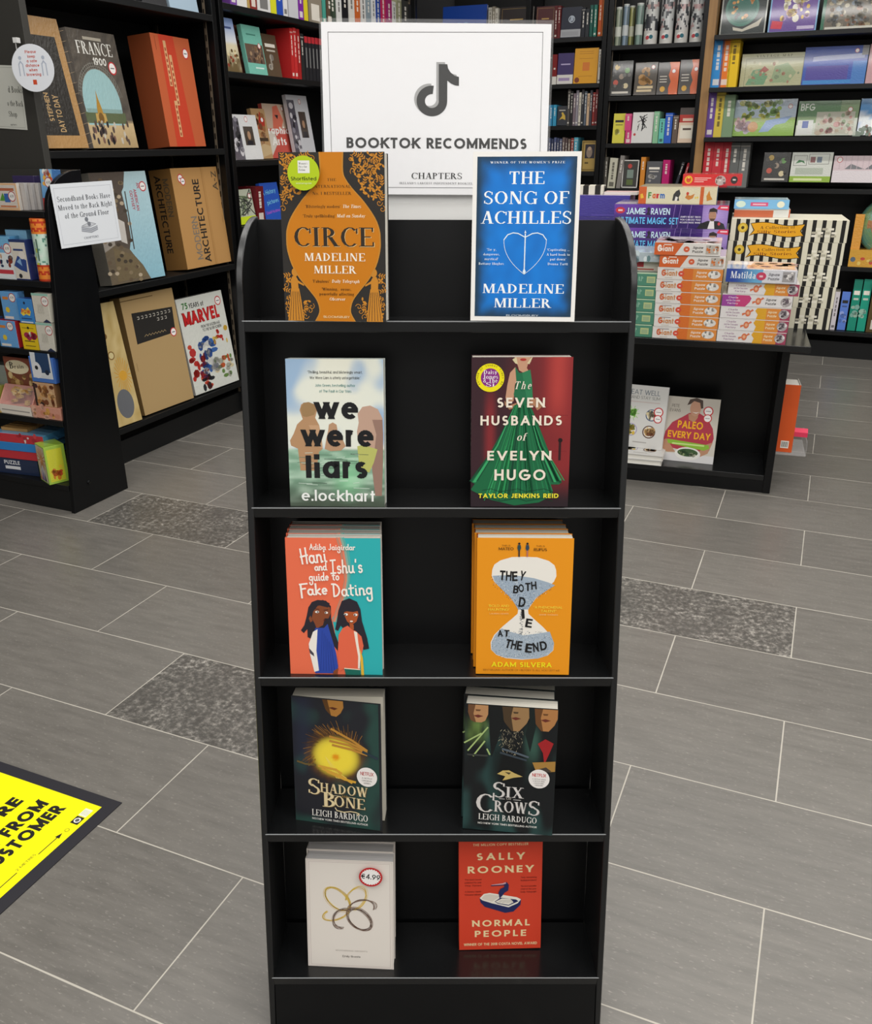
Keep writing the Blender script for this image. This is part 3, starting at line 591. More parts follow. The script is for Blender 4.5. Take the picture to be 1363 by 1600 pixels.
# --- blue cover with white border, heart shaped bow
def art_achilles():
    a = Art(.1317, .202); a.bgcol = 'f3f1ec'
    def f(x, y):
        dx, dy = abs(x - .5) / .46, abs(y - .5) / .48
        e = max(dx ** 3, dy ** 4) + .12 * nz(x * 3, y * 4, 4)
        return mix(mix('0d84e2', '0a6cc4', .5 + .5 * nz(x, y, 9)), '1b3c55', sm(.22, .95, e))
    a.grad(.04, .028, .962, .972, f, 40, 56)
    W = 'f6fafc'
    a.text("WINNER OF THE WOMEN'S PRIZE", .505, .933, W, .012, .69, 'serif', track=1.3)
    for tx, y, c, w in (('THE', .815, .072, .325), ('SONG OF', .700, .073, .79), ('ACHILLES', .585, .073, .845)): a.text(tx, .505, y, W, c, w, 'serif')
    a.text('MADELINE', .5, .17, W, .056, .775, 'serif'); a.text('MILLER', .5, .083, W, .056, .55, 'serif'); a.text('BLOOMSBURY', .5, .03, 'cfdbe4', .01, .31)
    L = 'e4f2fb'
    c = [(.30, .498)] + [(.30 + .035 * k, .498 + .033 * math.sin(min(1, k / 5.7) * math.pi) + .008 * k / 5.7) for k in range(1, 7)]
    a.line([(.305, .490), (.34, .520), (.39, .531), (.44, .527), (.475, .515), (.505, .505), (.535, .515), (.57, .527), (.62, .531), (.67, .520), (.705, .490)], .0012, L)
    for s in (-1, 1): a.line([(.505 + s * .2, .490)] + [(.505 + s * (.2 - .2 * (t / 10) ** 2.2), .490 - .205 * (t / 10)) for t in range(1, 11)], .0006, L)
    a.line([(.505, .525), (.505, .292)], .0014, L); a.poly([(.495, .530), (.515, .530), (.505, .548)], L); a.poly([(.49, .30), (.505, .325), (.52, .30), (.505, .283)], L)
    for i, tx in enumerate(("'Sexy,", 'dangerous,', "mystical'", 'Bettany Hughes')): a.text(tx, .19, .425 - i * .028, L, .014, [.09, .155, .13, .24][i], 'serif')
    for i, tx in enumerate(("'Captivating ...", 'A hard book to', "put down'", 'Donna Tartt')): a.text(tx, .82, .425 - i * .028, L, .014, [.21, .22, .15, .19][i], 'serif')
    return a
loc, rot = bookat(0, (.0455, 1.1385, 1.0597), -5.4, 9.0)
paperback('blue paperback with wide white border, top shelf right', loc, rot, .1317, .202, .020, art_achilles(), 'e6e3dc', 'f0eee8', spine_text='ACHILLES')
# --- sea and bathers cover
def art_liars():
    a = Art(.129, .198); a.bgcol = 'cfdad6'
    def f(x, y):
        if y > .40:
            c = mix('e9ecdf', '9fbcd9', sm(-.05, .5, nz(x * 1.3, y * 2, 3.1, 2) + .35 * sm(.28, 0, x) + .3 * sm(.8, 1, x) * sm(.6, .85, y)))
            c = mix(c, 'f1efdc', .55 * sm(.36, .06, abs(x - .52)) * sm(.5, 1, y))
            return c
        w = nz(x * 2, y * 14, 3, 5); c = mix('7fa68c', 'bcd9c2', sm(-.3, .5, w)); c = mix(c, '4e5a4c', sm(.24, 0, y + .05 * w)); c = mix(c, '8edba3', .6 * sm(.25, 0, math.hypot(x - .62, (y - .2) * 1.2)))
        return c
    a.grad(0, 0, 1, 1, f, 36, 54)
    def person(pts, c0, c1, y0, y1):
        a.poly(pts, mix(c0, c1, .4))
    b1 = 'b08a62'
    a.poly([(.16, .60), (.13, .66), (.15, .70), (.22, .715), (.29, .70), (.31, .655), (.29, .61), (.33, .56), (.35, .48), (.36, .40), (.32, .38), (.30, .30), (.27, .25), (.12, .25), (.11, .33), (.10, .40), (.03, .42), (.02, .455), (.06, .50), (.10, .565)], 'b9906a')
    a.poly([(.16, .62), (.14, .67), (.17, .71), (.23, .715), (.28, .70), (.30, .66), (.28, .63), (.2, .615)], 'a08058')
    a.poly([(.22, .56), (.33, .56), (.35, .48), (.36, .40), (.3, .42), (.26, .5)], 'c8a07c')
    a.poly([(.42, .52), (.43, .565), (.47, .58), (.51, .565), (.52, .52), (.56, .48), (.60, .42), (.55, .39), (.44, .385), (.38, .40), (.40, .47)], 'bb9474')
    a.poly([(.74, .58), (.73, .64), (.78, .685), (.86, .695), (.94, .67), (.985, .61), (.99, .5), (.985, .3), (.97, .1), (.90, .1), (.87, .27), (.80, .40), (.73, .45), (.72, .52)], 'c3a18d')
    a.poly([(.88, .60), (.985, .60), (.99, .5), (.985, .3), (.97, .08), (.90, .08), (.87, .27), (.90, .4), (.92, .5)], '9a7a6c')
    a.poly([(.72, .42), (.78, .43), (.93, .40), (.89, .31), (.84, .24), (.74, .27)], 'bdbf6a')
    for k in range(30):
        rr = random.Random(k); x, y = rr.uniform(.02, .7), rr.uniform(.13, .38); a.line([(x, y), (x + rr.uniform(.06, .2), y + rr.uniform(-.006, .006))], .0006, rr.choice(['d8eadb', '6a8b74', '46584a'])); a.lay -= 1
    a.lay += 1; D = '17181a'
    a.text("'Thrilling, beautiful, and blisteringly smart,", .505, .905, '3d3f3a', .018, .56); a.text("We Were Liars is utterly unforgettable.'", .505, .868, '3d3f3a', .018, .52)
    a.text('John Green, bestselling author', .505, .818, '4f8b88', .018, .41); a.text('of The Fault in Our Stars', .505, .78, '4f8b88', .018, .33)
    a.text('we', .505, .603, D, .152, .46, bold=.032); a.text('were', .51, .417, D, .152, .76, bold=.032); a.text('liars', .50, .20, D, .155, .645, bold=.032)
    a.text('e.lockhart', .51, .04, 'f4f6f2', .078, .775, bold=.012)
    return a
loc, rot = bookat(1, (-.198, 1.115, shelf_z(1, 1.115)), -2.8, 9.6)
paperback('paperback with bathers in pale green sea, second shelf left', loc, rot, .129, .198, .024, art_liars(), 'd3dcd8', 'c3ccc8')
# --- green gown cover
def art_hugo():
    a = Art(.1305, .1995); a.bgcol = '4b2028'
    def f(x, y):
        c = mix('3b2229', '8d2c2e', sm(.25, .95, x + .12 * nz(x * 2, y, 3)))
        c = mix(c, 'c0463f', .75 * sm(.16, 0, abs(x - .86)) * sm(.45, .8, y)); c = mix(c, '9c3034', .7 * sm(.09, 0, abs(x - .19)) * sm(.9, .6, y) * sm(.1, .4, y)); c = mix(c, '2c2026', sm(.3, .02, y))
        return mix(c, '35191e', .6 * sm(.012, 0, abs(x - .16)))
    a.grad(0, 0, 1, 1, f, 34, 46)
    for y in (.62, .38): a.rect(.80, y, .97, y + .003, '7c2428')
    a.rect(.885, .32, .91, .47, '33181a'); a.disc(.90, .455, .003, '1f1212', 10)
    SK = 'c99a7c'
    a.poly([(.43, .99), (.42, 1.0), (.58, 1.0), (.585, .97), (.555, .955), (.545, .93), (.57, .905), (.54, .89), (.47, .915), (.455, .945)], SK)
    a.poly([(.40, .985), (.44, 1.0), (.455, .955), (.43, .96)], 'd9cba2'); a.poly([(.6, 1.0), (.57, .955), (.545, .96), (.59, 1.0)], 'd9cba2'); a.ell(.508, .984, .0042, .0017, 'b0342e', 12)
    a.poly([(.43, .935), (.38, .90), (.355, .82), (.34, .74), (.35, .70), (.42, .715), (.43, .82), (.47, .9)], SK)
    a.poly([(.33, .72), (.37, .685), (.52, .72), (.64, .735), (.70, .71), (.71, .68), (.66, .655), (.62, .69), (.5, .685), (.38, .66), (.335, .69)], 'bb8765')
    def gown(x, y): return mix('0f5a38', '2f9a5c', sm(-.35, .5, nz(x * 16 - (x - .5) * (1 - y) * 9, y * 1.6, 1, 3)))
    a.poly([(.43, .94), (.47, .90), (.54, .90), (.58, .92), (.60, .84), (.61, .74), (.56, .70), (.46, .70), (.42, .76), (.445, .84)], '23704a')
    a.poly([(.5, .9), (.58, .92), (.60, .84), (.61, .74), (.56, .70), (.53, .8)], '2f8055')
    a.poly([(.46, .70), (.56, .70), (.61, .66), (.70, .52), (.80, .36), (.93, .17), (.90, .155), (.80, .155), (.84, .08), (.70, .03), (.45, .01), (.2, .05), (.02, .11), (.0, .12), (.04, .16), (.0, .175), (.10, .26), (.25, .44), (.38, .60), (.42, .68)], '1b6a42')
    rr = random.Random(5)
    for k in range(54):
        t = rr.random(); x0 = .43 + .14 * t; x1 = -.0 + .94 * t + rr.uniform(-.02, .02); wd = rr.uniform(.004, .02); y1 = .165 + .02 * rr.random() if t < .1 or t > .88 else .045 + .06 * rr.random()
        xm, ym = x0 + (x1 - x0) * (.42), .42
        a.poly([(x0, .69), (x0 + .006, .69), (xm + wd * .8, ym), (x1 + wd * 1.8, y1), (x1, y1), (xm, ym)], rr.choice(['2e9a5a', '124f34', '3aa868', '0e4630', '238050', '1a6b44'])); a.lay -= 1
    a.lay += 1
    for y, s in ((.115, 1), (.05, 1)): a.line([(.12 + .09 * k, y + .012 * math.sin(k * 2.1)) for k in range(9)], .0008, '0c3a26')
    a.disc(.185, .868, .0183, 'f4e614', 40); a.disc(.185, .868, .0122, '8a2f86', 32)
    for tx, y, w in (('Daisy', .892, .135), ('Jones', .862, .15), ('& The', .838, .14), ('Six', .812, .085)): a.text(tx, .187, y, 'f8f2f6', .026, w, 'serif')
    for k in range(25):
        an = 210 - 240 * k / 24; tx = 'AUTHOR OF SUNDAY TIMES BE'[k]
        if tx != ' ': a.text(tx, .185 + .0152 * math.cos(R(an)) / a.w, .868 + .0152 * math.sin(R(an)) / a.h, '4a4610', .011, None, rot=an - 90)
    W = 'f5ead8'
    a.text('The', .505, .795, W, .05, .165, 'serif', shear=.25, track=1.4)
    for tx, y, w in (('SEVEN', .675, .485), ('HUSBANDS', .557, .815), ('EVELYN', .322, .66), ('HUGO', .185, .52)): a.text(tx, .50 if tx != 'EVELYN' else .495, y, W, .064 if tx != 'HUGO' else .075, w, bold=.028, track=1.25)
    a.text('of', .505, .455, W, .05, .095, 'serif', shear=.25)
    a.text('TAYLOR JENKINS REID', .49, .063, 'f2e73c', .031, .82, bold=.035, track=1.1)
    return a
loc, rot = bookat(1, (.0467, 1.1032, .8170), -1.0, 6.6)
paperback('dark red paperback with a green ball gown, second shelf right', loc, rot, .1305, .1995, .030, art_hugo(), '2a1c1c', '3a2026', spine_text='EVELYN HUGO')
# --- coral and turquoise cover with two girls
def art_girls():
    a = Art(.1305, .200); a.bgcol = 'ee7250'
    a.poly([(.56, 1), (1, 1), (1, 0), (.60, 0), (.50, .30), (.47, .42), (.56, .52), (.62, .64), (.64, .76), (.62, .9)], '2fb3b6')
    for k, c in enumerate(('c58a72', 'e8886a', '8fb0a0', '5fb0a8')):
        a.line([(.545 + k * .022, 1), (.585 + k * .025, .9), (.61 + k * .022, .8), (.62 + k * .014, .7), (.58 + k * .018, .58), (.52 + k * .02, .48), (.48 + k * .016, .40)], .0026, c)
    K = '2b2730'; S1_, S2_ = '8a4a2c', 'b4572c'
    # left girl
    a.poly([(.22, .50), (.20, .44), (.17, .37), (.13, .33), (.16, .31), (.20, .34), (.20, .28), (.26, .26), (.42, .27), (.52, .18), (.53, .24), (.49, .32), (.46, .42), (.46, .51), (.41, .55), (.32, .555), (.26, .54)], K)
    a.poly([(.30, .345), (.37, .37), (.39, .42), (.43, .42), (.46, .46), (.45, .50), (.40, .52), (.33, .52), (.27, .47), (.25, .42), (.28, .385)], S1_)
    a.poly([(.24, .44), (.22, .42), (.235, .39), (.26, .40)], S1_); a.poly([(.24, .50), (.34, .515), (.43, .50), (.45, .53), (.38, .555), (.28, .545)], K)
    a.poly([(.29, .35), (.38, .35), (.42, .38), (.50, .17), (.52, .06), (.5, .01), (.27, .01), (.23, .12), (.21, .21), (.24, .28)], '2f4aa8')
    a.poly([(.26, .32), (.31, .34), (.30, .26), (.29, .18), (.31, .03), (.26, .02), (.22, .15), (.21, .23)], 'f4efe6'); a.poly([(.21, .2), (.26, .16), (.265, .135), (.22, .16)], '4a4650')
    for k in range(6): a.line([(.36 + k * .018, .33 - k * .02), (.33 + k * .03, .03)], .0005, '233a8a')
    a.poly([(.47, .03), (.52, .05), (.51, .0), (.46, 0)], S1_)
    a.ell(.312, .468, .0028, .0016, 'f6f2ea', 12); a.ell(.41, .463, .0025, .0016, 'f6f2ea', 12); a.disc(.318, .468, .0011, K, 8); a.disc(.402, .463, .0011, K, 8); a.ell(.39, .409, .0017, .0009, '5a2418', 8)
    a.line([(.29, .492), (.335, .487)], .0007, K); a.line([(.385, .482), (.43, .485)], .0007, K)
    # right girl
    a.poly([(.52, .40), (.50, .34), (.53, .33), (.56, .37), (.62, .32), (.74, .30), (.80, .19), (.86, .20), (.84, .28), (.79, .40), (.775, .49), (.74, .545), (.66, .57), (.58, .55), (.54, .48)], K)
    a.poly([(.60, .45), (.63, .40), (.68, .375), (.73, .40), (.755, .45), (.745, .48), (.6, .48)], S2_); a.poly([(.655, .39), (.70, .375), (.70, .34), (.66, .335)], S2_)
    a.poly([(.585, .50), (.59, .465), (.63, .475), (.70, .47), (.755, .48), (.75, .52), (.67, .55)], K)
    a.poly([(.535, .30), (.58, .35), (.635, .37), (.68, .34), (.72, .33), (.78, .29), (.80, .22), (.76, .10), (.755, .04), (.59, .05), (.53, .025), (.52, .13)], 'e8694a')
    a.poly([(.70, .33), (.735, .32), (.745, .24), (.765, .14), (.755, .05), (.735, .05), (.74, .14), (.715, .25)], 'f4e9da')
    a.poly([(.76, .20), (.79, .13), (.80, 0), (.77, 0), (.765, .1)], 'e8b93a'); a.poly([(.59, .048), (.755, .04), (.76, 0), (.60, 0)], '1f6a5c'); a.line([(.59, .05), (.755, .042)], .0014, 'f2ddc4')
    a.ell(.62, .452, .0028, .0018, 'f6f2ea', 12); a.ell(.722, .45, .0028, .0018, 'f6f2ea', 12); a.disc(.612, .45, .0012, K, 8); a.disc(.714, .449, .0012, K, 8); a.ell(.677, .402, .0022, .0012, 'f2e6d8', 10); a.line([(.66, .395), (.695, .395)], .0006, '5a2418')
    W = 'fdf5ea'
    a.text('Adiba Jaigirdar', .495, .918, W, .04, .485, 'hand', hw=.15)
    a.text('Hani', .30, .825, W, .10, .285, 'hand', rot=6, hw=.13); a.text('and', .37, .772, W, .052, .14, 'hand', rot=3, hw=.17); a.text("Ishu's", .64, .755, W, .092, .345, 'hand', rot=3, hw=.13)
    a.text('guide to', .40, .70, W, .056, .325, 'hand', rot=2, hw=.16); a.text('Fake', .285, .595, W, .078, .30, 'hand', rot=3, hw=.15); a.text('Dating', .695, .592, W, .09, .43, 'hand', rot=4, hw=.13)
    return a
loc, rot = bookat(2, (-.2072, 1.0685, shelf_z(2, 1.0685)), -1.7, 9.2)
g1 = paperback('coral and turquoise paperback with two girls, front copy on third shelf left', loc, rot, .1305, .200, .0205, art_girls(), 'e0694a', 'd9d4cc', group='coral and turquoise paperbacks on the third shelf')
stack(g1, 4, [f'coral and turquoise paperback, {k} copy behind the front one on third shelf left' for k in ('first', 'second', 'rearmost')], R(-1.7), R(9.2), .0205, .0012, 'coral and turquoise paperbacks on the third shelf', 1)
# --- orange cover with an hourglass
def art_hourglass():
    a = Art(.1308, .2005); a.bgcol = 'f09a1a'
    def glass(s=1.0, dx=0):
        up = [(.16, .775), (.155, .73), (.18, .69), (.26, .635), (.36, .57), (.415, .515), (.44, .485), (.435, .455), (.38, .42), (.28, .36), (.19, .295), (.155, .24), (.16, .185), (.22, .145), (.32, .122), (.48, .112)]
        top = [(.49, .868), (.36, .865), (.24, .84), (.18, .81)]
        L = top + up; Rr = [(.985 - x, y) for x, y in L]
        return L + list(reversed(Rr))
    g = glass(); a.poly(g, 'f3efe6')
    rr = random.Random(11)
    a.poly([(.165, .73), (.30, .735), (.45, .73), (.60, .715), (.75, .685), (.82, .665), (.73, .625), (.62, .57), (.565, .515), (.545, .487), (.44, .485), (.415, .515), (.36, .57), (.26, .635), (.185, .69)], 'a4b4c4')
    a.poly([(.27, .345), (.34, .325), (.50, .295), (.66, .31), (.78, .325), (.80, .29), (.83, .24), (.82, .185), (.76, .145), (.66, .122), (.49, .116), (.32, .126), (.22, .148), (.165, .185), (.165, .24), (.20, .295)], 'a9b8c6')
    for k in range(900):
        if k < 420: y = rr.uniform(.49, .73); hw = .06 + .29 * sm(.48, .70, y); x = .49 + rr.uniform(-hw, hw)
        else: y = rr.uniform(.125, .325); hw = .33 * math.sin(math.acos(max(-1, min(1, (y - .22) / .13)))) if abs(y - .22) < .13 else .05; x = .49 + rr.uniform(-hw, hw)
        if k < 420 and y > .735 - .08 * sm(.3, .85, x): continue
        a.rect(x, y, x + .006, y + .0035, rr.choice(['2f4a6c', '6d8098', 'e9ebe8', '3d3d44', 'dfe4e4'])); a.lay -= 1
    a.lay += 1
    for k in range(60): y = rr.uniform(.30, .49); a.rect(.475 + rr.uniform(-.02, .02), y, .481 + rr.uniform(-.02, .02), y + .003, '4a5868'); a.lay -= 1
    a.lay += 1
    K = '1c1b1b'
    def word(tx, x0, x1, y, cap, rots, dys=None):
        n = len(tx)
        for i, c in enumerate(tx): a.text(c, x0 + (x1 - x0) * (i + .5) / n, y + (dys[i] if dys else 0), K, cap, (x1 - x0) / n * .86, bold=.03, rot=rots[i])
    word('THEY', .23, .50, .695, .07, (-4, -2, 3, -12), (.004, 0, -.002, .003)); word('BOTH', .375, .635, .612, .058, (-6, 8, 2, 6), (-.008, .002, .012, .022))
    a.text('D', .475, .505, K, .072, .07, bold=.03, rot=-6); a.text('I', .497, .42, K, .066, .03, bold=.03, rot=5); a.text('E', .55, .355, K, .065, .07, bold=.03, rot=-8)
    word('AT', .225, .355, .285, .05, (4, -3)); word('THE', .30, .49, .185, .068, (-14, -10, -6), (.014, .006, 0)); word('END', .515, .77, .175, .068, (-6, 6, 10), (-.008, 0, .012))
    a.text('THIS IS', .30, .942, '8a5a1a', .011, .09); a.text('MATEO', .30, .915, '5a3a14', .02, .155, bold=.01); a.text('THIS IS', .655, .94, '8a5a1a', .011, .09); a.text('RUFUS', .655, .911, '5a3a14', .02, .135, bold=.01)
    for x, c in ((.435, '2f4a50'), (.52, '33485a')):
        a.disc(x, .962, .0016, '2a2624', 10); a.poly([(x - .018, .93), (x - .014, .953), (x + .014, .953), (x + .02, .93), (x + .008, .912), (x - .01, .912)], c); a.rect(x - .006, .868, x + .008, .914, '2a2a30' if x < .5 else 'b8766a')
    a.text('"BOLD AND', .235, .505, 'f6e24a', .018, .215); a.text('HAUNTING"', .235, .478, 'f6e24a', .018, .22); a.text('LAUREN OLIVER', .24, .452, 'f8d49a', .009, .2)
    a.text('"A PHENOMENAL', .755, .497, 'f6e24a', .018, .30); a.text('TALENT"', .76, .47, 'f6e24a', .018, .16); a.text('ANGIE THOMAS', .76, .447, 'f8d49a', .009, .2)
    a.text('ADAM SILVERA', .49, .058, 'f5e820', .037, .65, bold=.025, track=1.1); a.text('BESTSELLING AUTHOR OF HISTORY IS ALL YOU LEFT ME', .49, .028, 'a5661a', .013, .82)
    return a
loc, rot = bookat(2, (.0548, 1.066, shelf_z(2, 1.066)), -1.9, 7.6)
g1 = paperback('orange paperback with a white hourglass, front copy on third shelf right', loc, rot, .1308, .2005, .0225, art_hourglass(), 'a33b22', 'e08a1a', group='orange hourglass paperbacks on the third shelf', edge='dcd6c8')
stack(g1, 4, [f'orange hourglass paperback, {k} copy behind the front one on third shelf right' for k in ('first', 'second', 'rearmost')], R(-1.9), R(7.6), .0225, .0015, 'orange hourglass paperbacks on the third shelf', 1)
# --- dark cover with a glowing light between two hands
def art_glow():
    a = Art(.131, .2); a.bgcol = '24262a'
    def f(x, y):
        c = mix('24252b', '2b4a43', sm(.1, .6, nz(x * 1.6, y * 2, 2.2, 9) + .5 * sm(.3, 0, y) + .25 * sm(.7, 1, x)))
        c = mix(c, '2a3048', .5 * sm(.2, 0, abs(x - .12)) * sm(.3, .6, y))
        d = math.hypot((x - .5) / 1.15, (y - .555) * 1.5)
        c = mix(c, '9a6218', .75 * sm(.36, .17, d) * (.6 + .4 * nz(x * 14, y * 14, 1.5)))
        c = mix(c, 'f6cf16', sm(.27, .13, d)); c = mix(c, 'fdf05a', sm(.14, .06, abs(d - .12)) * .5); c = mix(c, 'ee9a18', sm(.05, .02, d))
        return c
    a.grad(0, 0, 1, 1, f, 44, 60)
    a.poly([(.36, 1), (.60, 1), (.605, .95), (.57, .905), (.52, .875), (.46, .88), (.40, .92)], 'b07a38'); a.poly([(.43, .94), (.48, .948), (.54, .94), (.5, .925)], '5a2c1a'); a.poly([(.36, 1), (.42, 1), (.46, .88), (.40, .92)], '5e3d1c')
    for k in range(70):
        rr = random.Random(k); an = rr.uniform(20, 200); r0 = rr.uniform(.22, .28); r1 = r0 + rr.uniform(.04, .12)
        a.line([(.5 + r0 * math.cos(R(an)) * 1.1, .56 + r0 * math.sin(R(an)) * .72), (.5 + r1 * math.cos(R(an + 9)) * 1.1, .56 + r1 * math.sin(R(an + 9)) * .72)], .0006, rr.choice(['7a5222', 'a8752c', '4a3520'])); a.lay -= 1
    a.lay += 1
    for k in range(4):
        a.line([(.38, .55), (.5 + .02 * k, .39 + .01 * k), (.62, .385 + .004 * k)], .0008, 'fbe36a')
    SKn = 'c08a3a'
    for (x0, y0, x1, y1, x2, y2) in ((.86, .635, .70, .70, .46, .775), (.86, .63, .66, .685, .44, .715), (.86, .615, .66, .66, .44, .68), (.86, .60, .68, .63, .47, .65)): a.line([(x0, y0), (x1, y1), (x2, y2)], .0034, SKn)
    for (x0, y0, x1, y1, x2, y2) in ((.30, .47, .50, .455, .56, .43), (.34, .45, .55, .41, .68, .365), (.40, .43, .60, .385, .72, .372)): a.line([(x0, y0), (x1, y1), (x2, y2)], .0036, 'd9a63c')
    a.line([(.05, .49), (.14, .475), (.26, .475)], .003, '6d5a34'); a.line([(.82, .62), (.98, .58)], .004, '2c3a44')
    G, G2 = '6f5a3a', 'e6d3a6'
    for tx, x, y, cap, w in (('S', .235, .238, .125, .135), ('HADOW', .585, .262, .075, .56), ('B', .405, .145, .12, .15), ('ONE', .65, .158, .085, .36)):
        a.text(tx, x + .008, y - .004, G, cap, w, 'serif'); a.text(tx, x, y, G2, cap, w, 'serif')
    a.line([(.36, .245), (.55, .245)], .0006, G2); a.line([(.64, .245), (.72, .245)], .0006, G2); a.text('AND', .595, .237, 'b08a4a', .018, .08, 'serif')
    a.line([(.48, .145), (.5, .125), (.58, .118), (.66, .13), (.72, .128), (.76, .12), (.74, .105)], .0015, G2)
    a.text('LEIGH BARDUGO', .53, .062, 'ece9e2', .052, .66, 'serif'); a.text('NO.1 NEW YORK TIMES BESTSELLING AUTHOR', .53, .03, 'f0eee8', .016, .66, bold=.01)
    a.disc(.86, .425, .0153, 'f3eeea', 36); a.text('NETFLIX', .86, .437, 'b02020', .028, .155, bold=.02); a.text('A NETFLIX', .86, .41, '5a5654', .011, .12); a.text('ORIGINAL', .86, .39, '5a5654', .011, .12); a.text('SERIES', .86, .37, '5a5654', .011, .08)
    return a
loc, rot = bookat(3, (-.2128, 1.0475, shelf_z(3, 1.0475)), -2.0, 9.6)
t = paperback('dark paperback with glowing hands and cover curling open, fourth shelf left', loc, rot, .1345, .2015, .030, art_glow(), '2a2c2e', '2c2e30', flare=-10.5, edge='d6d0c0')
# --- dark cover with three cropped faces
def art_three():
    a = Art(.1305, .2); a.bgcol = '1f2324'
    def f(x, y):
        c = mix('16191b', '2c4a48', sm(.0, .55, nz(x * 2.5, y * 2, 2, 4) + .25 * sm(.4, .1, y)))
        c = mix(c, '6d8a46', .85 * sm(.2, .03, abs(x - .13 - .08 * (y - .7))) * sm(.66, .8, y) * sm(.93, .84, y) * (.6 + .7 * nz(x * 9, y * 5, 2)))
        c = mix(c, '41685a', .7 * sm(.12, .02, abs(x - .74)) * sm(.5, .7, y) * sm(.9, .75, y))
        return mix(c, '0f1213', .8 * sm(.28, .12, abs(x - .48)) * sm(.2, .5, y) * sm(.8, .62, y))
    a.grad(0, 0, 1, 1, f, 40, 56)
    for x0, x1, ch, c0, c1 in ((.03, .25, .865, 'b98a5e', '6d4a30'), (.40, .70, .815, '9c7a52', '4a3a28'), (.74, 1.0, .83, 'b27c4a', '6a4526')):
        cx = (x0 + x1) / 2; a.poly([(x0, 1), (x1, 1), (x1 + .0, .93), (x1 - .03, .88), (cx + .04, ch), (cx - .04, ch), (x0 + .03, .88), (x0, .94)], c0)
        a.poly([(x0, 1), (cx - .03, 1), (cx - .05, .93), (cx - .02, ch), (cx - .04, ch), (x0 + .03, .88), (x0, .94)], c1); a.poly([(cx - .05, .915), (cx, .925), (cx + .06, .915), (cx, .90)], '6a2f26')
        a.poly([(cx - .03, .965), (cx + .03, .965), (cx + .02, .952), (cx - .02, .952)], c1)
    a.poly([(.26, 1), (.40, 1), (.42, .9), (.36, .72), (.30, .6), (.27, .8)], '151819'); a.poly([(.69, 1), (.75, 1), (.77, .86), (.72, .66), (.66, .8), (.7, .9)], '17201f')
    for k in range(110):
        rr = random.Random(k); x, y = rr.uniform(.38, .64), rr.uniform(.62, .83)
        if abs(x - .5) > (y - .55) * .75: continue
        a.line([(x, y), (x + rr.uniform(-.02, .02), y - .012)], .0006, rr.choice(['8d8672', '5f5b4e', 'b2a98c'])); a.lay -= 1
    a.lay += 1
    a.poly([(.80, .73), (.88, .77), (.97, .74), (.93, .66), (.88, .57), (.86, .66)], 'a32428'); a.poly([(.75, .58), (1, .6), (1, .52), (.8, .5)], 'a9803f'); a.poly([(.82, .53), (.90, .55), (.96, .52), (.88, .5)], '4a4038')
    for s in ((.0, .70, .18, .78), (.04, .64, .25, .83), (.1, .6, .22, .72), (.25, .66, .28, .62)): a.line([(s[0], s[1]), (s[2], s[3])], .0022, 'a8c07a')
    a.rect(.03, .60, .26, .615, '3a3d3a'); a.line([(.42, .67), (.55, .65), (.70, .62)], .003, '55606a'); a.line([(.40, .64), (.55, .615), (.68, .595)], .003, '39434c')
    a.poly([(.37, .47), (.43, .50), (.50, .505), (.56, .485), (.65, .462), (.55, .448), (.48, .43), (.43, .42), (.46, .455)], 'c9b06a'); a.poly([(.45, .49), (.52, .487), (.5, .47)], '4a4030'); 
    G, G2 = '5c5a5a', 'd8d4d0'
    for tx, x, y, cap, w in (('S', .395, .283, .12, .13), ('IX', .57, .288, .085, .20), ('C', .245, .155, .145, .20), ('ROW', .53, .165, .09, .37), ('S', .79, .158, .115, .12)):
        a.text(tx, x + .008, y - .004, G, cap, w, 'serif'); a.text(tx, x, y, G2, cap, w, 'serif')
    a.text('OF', .51, .268, 'b9b4a8', .018, .06, 'serif'); a.line([(.40, .272), (.46, .272)], .0007, G2); a.line([(.56, .272), (.64, .272)], .0007, G2)
    a.text('LEIGH BARDUGO', .50, .092, 'e6e3de', .048, .65, 'serif'); a.text('NO.1 NEW YORK TIMES BESTSELLING AUTHOR', .50, .055, 'f0eee8', .015, .66, bold=.01)
    a.disc(.83, .455, .0150, 'f1ece8', 36); a.text('NETFLIX', .83, .472, 'c02a2a', .026, .155, bold=.02)
    for k in range(4): a.text('A NETFLIX SERIES', .83, .448 - k * .016, '6a6664', .009, .15 - .02 * k)
    return a
loc, rot = bookat(3, (.0364, 1.0252, shelf_z(3, 1.0252)), -7.2, 8.6)
g1 = paperback('dark green paperback with three cropped faces, front copy on fourth shelf', loc, rot, .1312, .201, .028, art_three(), '1f2a2a', '20292a', group='dark paperbacks with three faces on the fourth shelf', edge='dcd8cb')
stack(g1, 3, [f'dark green paperback, {k} copy behind the three faces front one' for k in ('middle', 'rearmost')], R(-7.2), R(8.6), .028, .003, 'dark paperbacks with three faces on the fourth shelf', 1)
